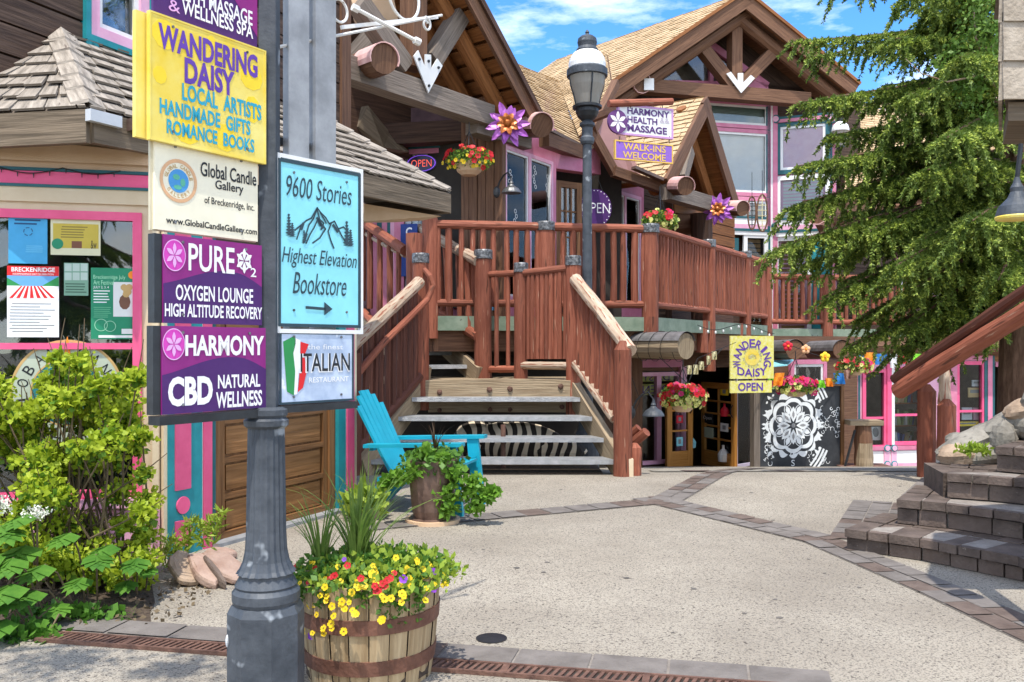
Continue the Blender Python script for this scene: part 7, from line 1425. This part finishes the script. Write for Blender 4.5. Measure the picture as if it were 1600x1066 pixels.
# ------------------------------------------------------------------ spruce
def spruce(name, label, base, branches, seed, trunk_h=9., r0=.2, parent_mesh=None):
    rg = np.random.default_rng(seed); t = thing(name, label, 'tree', base); bx_, by_, bz = base
    m = M(); m.log(base, (bx_, by_, bz+trunk_h), r0, .05, 12, .05, 0, 12, .004); m.build('trunk', bark, t)
    L = Leaves(); sm = M()
    def twig(p, d, ln, nn, hang, fresh):
        """needles along a twig p + d*ln that sags"""
        k = int(nn*1.5); s = rg.uniform(0, 1, k); pts = p[None]+d[None]*(ln*s)[:, None]; pts[:, 2] -= hang*ln*s**1.6
        a = d[None]*.8+rg.normal(size=(k, 3))*.5; a /= np.linalg.norm(a, axis=1)[:, None]
        b = np.cross(a, rg.normal(size=(k, 3))); b /= np.linalg.norm(b, axis=1)[:, None]
        fr = (s > .54) & (rg.uniform(size=k) < fresh*.85)
        for msk, mi, q in ((~fr, 0, 1.), (fr, 1, .95)):
            if msk.any(): n_ = msk.sum(); L.add(pts[msk], a[msk], b[msk], rg.uniform(.032, .055, n_)*q, rg.uniform(.0065, .0098, n_), .2, mi)
    for (p0, p1, sag, wdt, dens, fresh) in branches:
        p0, p1 = np.array(p0), np.array(p1); n = 22; ts = np.linspace(0, 1, n); pts = p0[None]+(p1-p0)[None]*ts[:, None]; pts[:, 2] -= sag*np.sin(ts*math.pi*.9)*1.0
        sm.tube([Vector(p) for p in pts], [max(.006, .045*(1-t_)**.8) for t_ in ts], 5)
        ln = np.linalg.norm(p1-p0); d = (p1-p0)/ln; side = np.array([-d[1], d[0], 0]); side /= np.linalg.norm(side)+1e-9
        nb = int(ln*19*dens); side2 = np.cross(d, side); side2 = side2 if side2[2] > 0 else -side2
        for i in range(nb):                           # flat herringbone sprays either side of the limb, each with a short hanging fringe
            f = .10+.90*(i+rg.uniform())/nb; q = p0+(p1-p0)*f; q[2] -= sag*math.sin(f*math.pi*.9); sg = 1 if i % 2 else -1
            bl = wdt*(1.12-f*.78)*rg.uniform(.65, 1.2); bd = d*rg.uniform(.55, .95)+side*sg*rg.uniform(.55, 1.05)+np.array([0, 0, rg.uniform(-.22, .06)]); bd /= np.linalg.norm(bd); dr = .38*rg.uniform(.6, 1.3)
            twig(q, bd, bl, int(62*bl/.5)+16, dr, fresh)
            nsub = max(2, int(bl/.085))
            for j in range(nsub):
                g = (j+rg.uniform(.3, .9))/nsub; qq = q+bd*bl*g; qq[2] -= dr*bl*g**1.6; s2 = 1 if j % 2 else -1; sl_n = np.cross(bd, [0, 0, 1.]); td = bd*.8+sl_n*s2*rg.uniform(.5, .9)+np.array([0, 0, -.18]); td /= np.linalg.norm(td); tl = bl*.42*(1.05-g*.6)*rg.uniform(.7, 1.2); twig(qq, td, tl, int(40*tl/.2)+6, .35, fresh*.9)
            for j in range(1 if bl < .25 else 2):     # hanging fringe
                g = rg.uniform(.15, .95); qq = q+bd*bl*g; qq[2] -= dr*bl*g**1.6; hd = np.array([bd[0]*.5, bd[1]*.5, -1.])+rg.normal(size=3)*.25; hd /= np.linalg.norm(hd); hl = rg.uniform(.10, .34)*(.6+wdt); twig(qq, hd, hl, int(38*hl/.2)+6, .0, fresh*.35)
    sm.build('limbs', bark, t); L.build('crown', [spr, spr2], t); return t
TD = 10.6; TX = (1592-CX)/F*TD
def tb(px0, py0, d0, px1, py1, d1, sag=.12, w=.55, dens=1., fresh=.75): return (tuple(P(px0, py0, d0)), tuple(P(px1, py1, d1)), sag, w, dens, fresh)
main = [tb(1592, 25, TD, 1240, 62, TD-.3, .05, .36), tb(1592, -70, TD, 1300, -25, TD, .05, .45), tb(1592, 20, TD, 1262, 92, TD+.6, .0, .34, 1), tb(1592, 110, TD, 1258, 158, TD-.6, .0, .55), tb(1592, 150, TD, 1290, 210, TD+.5, .05, .5), tb(1592, 190, TD, 1300, 255, TD-.2, .05, .55), tb(1592, 210, TD, 1245, 262, TD-.9, -.05, .5),
        tb(1592, 230, TD, 1235, 326, TD-.7, -.05, .6), tb(1592, 300, TD, 1330, 330, TD+.6, .05, .55), tb(1592, 300, TD, 1207, 396, TD-.9, -.12, .6), tb(1592, 320, TD, 1255, 415, TD-.4, -.05, .55), tb(1592, 350, TD, 1290, 470, TD-.7, -.10, .62), tb(1592, 370, TD, 1345, 500, TD-.2, -.05, .6), tb(1592, 400, TD, 1420, 510, TD-.9, -.05, .55), tb(1592, 340, TD, 1400, 420, TD-1.6, -.1, .6), tb(1592, 400, TD, 1480, 520, TD-.6, -.05, .5),
        tb(1592, 120, TD, 1420, 150, TD-1.4, -.05, .6), tb(1592, 60, TD, 1400, 60, TD-1.0, .0, .55), tb(1592, 0, TD, 1420, -10, TD-.9, .0, .55), tb(1592, 260, TD, 1450, 270, TD-1.8, -.1, .6), tb(1592, 180, TD, 1480, 220, TD-2.0, -.1, .6), tb(1592, 330, TD, 1520, 350, TD-2.1, -.1, .6), tb(1592, 60, TD, 1500, 90, TD-1.8, 0, .6), tb(1592, 390, TD, 1560, 440, TD-1.7, -.05, .55), tb(1592, -40, TD, 1480, -40, TD-1.5, 0, .5)]
main += [tb(1592, 440, TD, 1330, 545, TD-.5, -.1, .5), tb(1592, 450, TD, 1400, 560, TD-.2, -.1, .5), tb(1592, 430, TD, 1480, 560, TD+.3, -.1, .5), tb(1592, 420, TD, 1530, 540, TD-.9, -.1, .45)]
main += [tb(1592, 100, TD, 1380, 135, TD-.2, .0, .6), tb(1592, 160, TD, 1400, 195, TD-.9, -.05, .65), tb(1592, 240, TD, 1390, 300, TD-.3, -.05, .65), tb(1592, 280, TD, 1360, 365, TD-.9, -.1, .65), tb(1592, 330, TD, 1440, 380, TD-1.3, -.1, .65), tb(1592, 380, TD, 1430, 455, TD-1.2, -.1, .65), tb(1592, 300, TD, 1300, 372, TD+.3, -.05, .6), tb(1592, 40, TD, 1450, 20, TD-.5, 0, .6), tb(1592, 360, TD, 1320, 440, TD+.4, -.05, .6)]
rs = random.Random(4)
for k in range(11):
    z = rs.uniform(2.2, 8.5); a = rs.uniform(-1.2, 1.5); ln = (10.2-z)*.38*rs.uniform(.7, 1.05); b0 = (TX, TD, z); main.append((b0, (TX+math.cos(a)*ln, TD+math.sin(a)*ln, z-ln*rs.uniform(.2, .5)), 0, .5, .7, .7))
tree = spruce('spruce_tree', 'large drooping green spruce with pale new needle tips at the right', (TX, TD, gz(TX, TD)), main, 3, 9.8, .24)
# small deciduous sprig near the spruce top
at = thing('aspen_sapling', 'thin aspen with bright green leaves growing beside the spruce trunk', 'tree', (5.2, 9.2, 0)); m = M(); sp_ = [P(1598, 760, 11.1), P(1598, 400, 11.1), P(1585, 220, 10.4), P(1525, 60, 9.2), P(1515, -60, 9.2)]; sp_[0].z = 0; m.tube(sp_, [.03, .025, .018, .012, .006], 6); m.tube([P(1532, 118, 9.2), P(1480, 128, 9.0), P(1440, 115, 8.9), P(1415, 92, 8.9)], [.01, .008, .005, .003], 5); m.build('trunk', grayrail, at)
L = Leaves()
for px, py, r, n in ((1525, 40, .22, 260), (1540, 100, .26, 320), (1510, 140, .2, 200), (1530, 0, .2, 220), (1490, 75, .13, 90), (1545, 190, .2, 160), (1500, -40, .25, 250), (1560, 50, .2, 200), (1470, 100, .1, 40)): L.rand(ell(n, P(px, py, 9.15), (r, r, r*1.1), .6), .05, .018, .0)
L.build('crown', aspen, at)
# ------------------------------------------------------------------ currant bush and broad leaves at the left
cbu = thing('currant_bush', 'bright lime currant bush filling the bed under the shop window', 'bush', P(110, 900, 5.2)); cbu.location.z = 0; WL[cbu] = Vector(cbu.location)
m = M(); L = Leaves()
clumps = []
random.seed(9)
for k in range(60):
    px = rnd(-70, 218); top = 560+ 60*abs(math.sin(px*.021+.8))+ (px-150)**2*.0012*(1 if px > 150 else .3); py = rnd(top, 890); d = rnd(4.75, 5.35)+ (865-py)*.0006; clumps.append((P(px, py, d), rnd(.07, .14)))
for px, py in ((95, 585), (120, 570), (70, 600), (150, 600), (185, 600), (200, 625), (60, 640), (200, 660), (212, 700), (222, 740), (10, 700), (35, 650), (-10, 660), (170, 640), (128, 620), (105, 640), (30, 720), (222, 680), (215, 590), (130, 560), (90, 560), (232, 780), (226, 830), (215, 850), (190, 820), (230, 875), (160, 850), (150, 890), (120, 860), (90, 880), (60, 850), (30, 870), (180, 905), (140, 915), (215, 910), (60, 905), (-30, 880), (225, 800), (40, 790), (-20, 760), (70, 760), (205, 885)): clumps.append((P(px, py, rnd(4.9, 5.2)), rnd(.05, .09)))
root = P(110, 930, 5.15); root.z = .03
for c, r in clumps:
    b_ = V(root.x+rnd(-.35, .35), root.y+rnd(-.15, .15), .03); md = b_.lerp(c, .55)+V(rnd(-.05, .05), rnd(-.05, .05), .06); m.tube([b_, md, c, c+(c-md)*.4+Z*.02], [.009, .006, .004, .002], 5)
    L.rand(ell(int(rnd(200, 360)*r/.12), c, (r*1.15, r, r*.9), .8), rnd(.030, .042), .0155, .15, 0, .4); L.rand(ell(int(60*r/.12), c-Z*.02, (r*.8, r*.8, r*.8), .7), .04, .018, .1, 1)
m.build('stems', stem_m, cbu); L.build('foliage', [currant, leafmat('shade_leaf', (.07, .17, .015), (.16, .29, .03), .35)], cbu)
def broad(L, c, ax, ln, wd, seed):                    # one lobed broad leaf made of overlapping blades
    for k in range(7):
        a = (k-3)*.33; ax = np.array(ax)/np.linalg.norm(ax); sd = np.cross(ax, [0, 0, 1.]); sd /= np.linalg.norm(sd); d = ax*math.cos(a)+sd*math.sin(a); l = ln*(1-.10*abs(k-3)); b = np.cross([0, 0, 1.], d); b /= np.linalg.norm(b); d2 = d+np.array([0, 0, -.12]); d2 /= np.linalg.norm(d2)
        L.add(np.array([c]), d2[None], b[None], np.array([l]), np.array([wd]), -.25, 0)
bl = thing('broadleaf_plant', 'broad lobed dark green leaves spreading low in front of the currant bush', 'plant', P(120, 960, 4.7)); bl.location.z = 0; WL[bl] = Vector(bl.location); L = Leaves(); m = M(); random.seed(14)
for px, py, d, ln in ((175, 868, 4.75, .20), (215, 890, 4.8, .17), (150, 885, 4.6, .17), (40, 870, 4.6, .24), (20, 930, 4.3, .26), (70, 900, 4.5, .2), (10, 985, 4.25, .2), (90, 960, 4.5, .17), (45, 820, 4.6, .2), (110, 850, 4.7, .18), (200, 925, 4.8, .13), (60, 985, 4.4, .14), (-20, 880, 4.4, .26), (130, 920, 4.6, .15), (0, 840, 4.5, .22), (80, 1000, 4.35, .12), (235, 905, 4.9, .12), (20, 890, 4.4, .2), (55, 940, 4.4, .2), (-10, 950, 4.3, .24)):
    c = P(px, py-18, d); a = rnd(-2.4, -.7); broad(L, tuple(c), (math.cos(a), math.sin(a), -.35), ln*rnd(.75, 1.0), ln*.24, 0); b_ = V(c.x+rnd(-.1, .1), c.y+.15, .03); m.tube([b_, b_.lerp(c, .6)+Z*.05, c], .005, 5)
L.rand(ell(420, P(110, 975, 4.6)+Z*.03, (.35, .12, .07)), .05, .02, .4); L.rand(ell(300, P(40, 1000, 4.3), (.2, .1, .08)), .05, .02, .4)
L.build('leaves', rhub, bl); m.build('stalks', stem_m, bl)
um = thing('umbel_flower', 'white flat umbel flower head rising at the left edge of the bush', 'flower', P(20, 900, 4.6)); um.location.z = 0; WL[um] = Vector(um.location); m = M(); c = P(58, 802, 4.6); m.tube([V(c.x-.05, c.y+.1, .02), c-Z*.05], .006); m.build('stem', stem_m, um)
c2 = P(5, 790, 4.6); L = Leaves(); L.rand(ell(260, c, (.075, .075, .045), .8), .012, .005, .5); L.build('flower_head', fwhite, um); L = Leaves(); L.rand(ell(200, c2, (.06, .06, .06), .8), .012, .005, .5); L.build('flower_head', fwhite, um)
wd = thing('weed_tuft', 'spray of thin green weeds growing at the foot of the teal pilaster', 'weed', P(300, 860, 5.75)); wd.location.z = 0; WL[wd] = Vector(wd.location); L = Leaves()
for px, py, r, n in ((290, 845, .1, 130), (320, 835, .09, 110), (265, 865, .1, 130), (335, 820, .06, 60), (345, 805, .04, 30), (300, 820, .05, 50)): L.rand(ell(n, P(px, py, 5.6), (r, r, r)), .065, .008, .6)
L.build('foliage', limeleaf, wd)
# fallen leaves and litter on the bed edge
L = Leaves(); c = np.stack([RNG.uniform(-2.6, -1.7, 260), RNG.uniform(4.45, 5.4, 260), np.full(260, .012)], 1); L.rand(c, .03, .012, 0, 0, .1, None, 1); o = L.build('leaf_litter', stem_m); o['kind'] = 'stuff'; o['label'] = 'dry brown leaf litter along the edge of the plant bed'; o['category'] = 'leaf litter'
# spruces added behind the camera for windows to mirror; an aspen dapples the paving
for k, (x, y, rz_, s) in enumerate(((-3.0, -8.5, 1.2, 1.0), (4, -19, 2.6, 1.1), (16, -14, 4.0, 1.0))):
    c = copy_tree(tree); c.location = (x, y, 0); c.rotation_euler = (0, 0, rz_); c.scale = (s, s, s); c['label'] = 'unseen green spruce added behind the viewpoint for window reflections'; c['group'] = 'spruces behind the viewpoint'
ob = thing('overhead_aspen', 'leafy aspen branch reaching over the near left corner of the plaza', 'tree', (-4.6, 1.5, 0)); m = M(); m.tube([(-4.6, 1.5, 0), (-4.5, 1.6, 2), (-4.1, 1.8, 3.6), (-3.4, 2.2, 4.4), (-2.6, 2.4, 4.8), (-1.9, 2.5, 5.)], [.09, .08, .06, .04, .025, .01], 8); m.build('trunk', grayrail, ob); L = Leaves()
for x, y, z, r, n in ((-3.0, 2.15, 4.7, .35, 330), (-2.3, 2.2, 5.0, .38, 360), (-1.75, 2.1, 5.0, .30, 240), (-3.5, 2.0, 4.6, .4, 330), (-2.6, 1.9, 4.9, .3, 240)): L.rand(ell(n, (x, y, z), (r, r*.7, r*.6), .8), .06, .024, 0)
L.build('crown', aspen, ob)
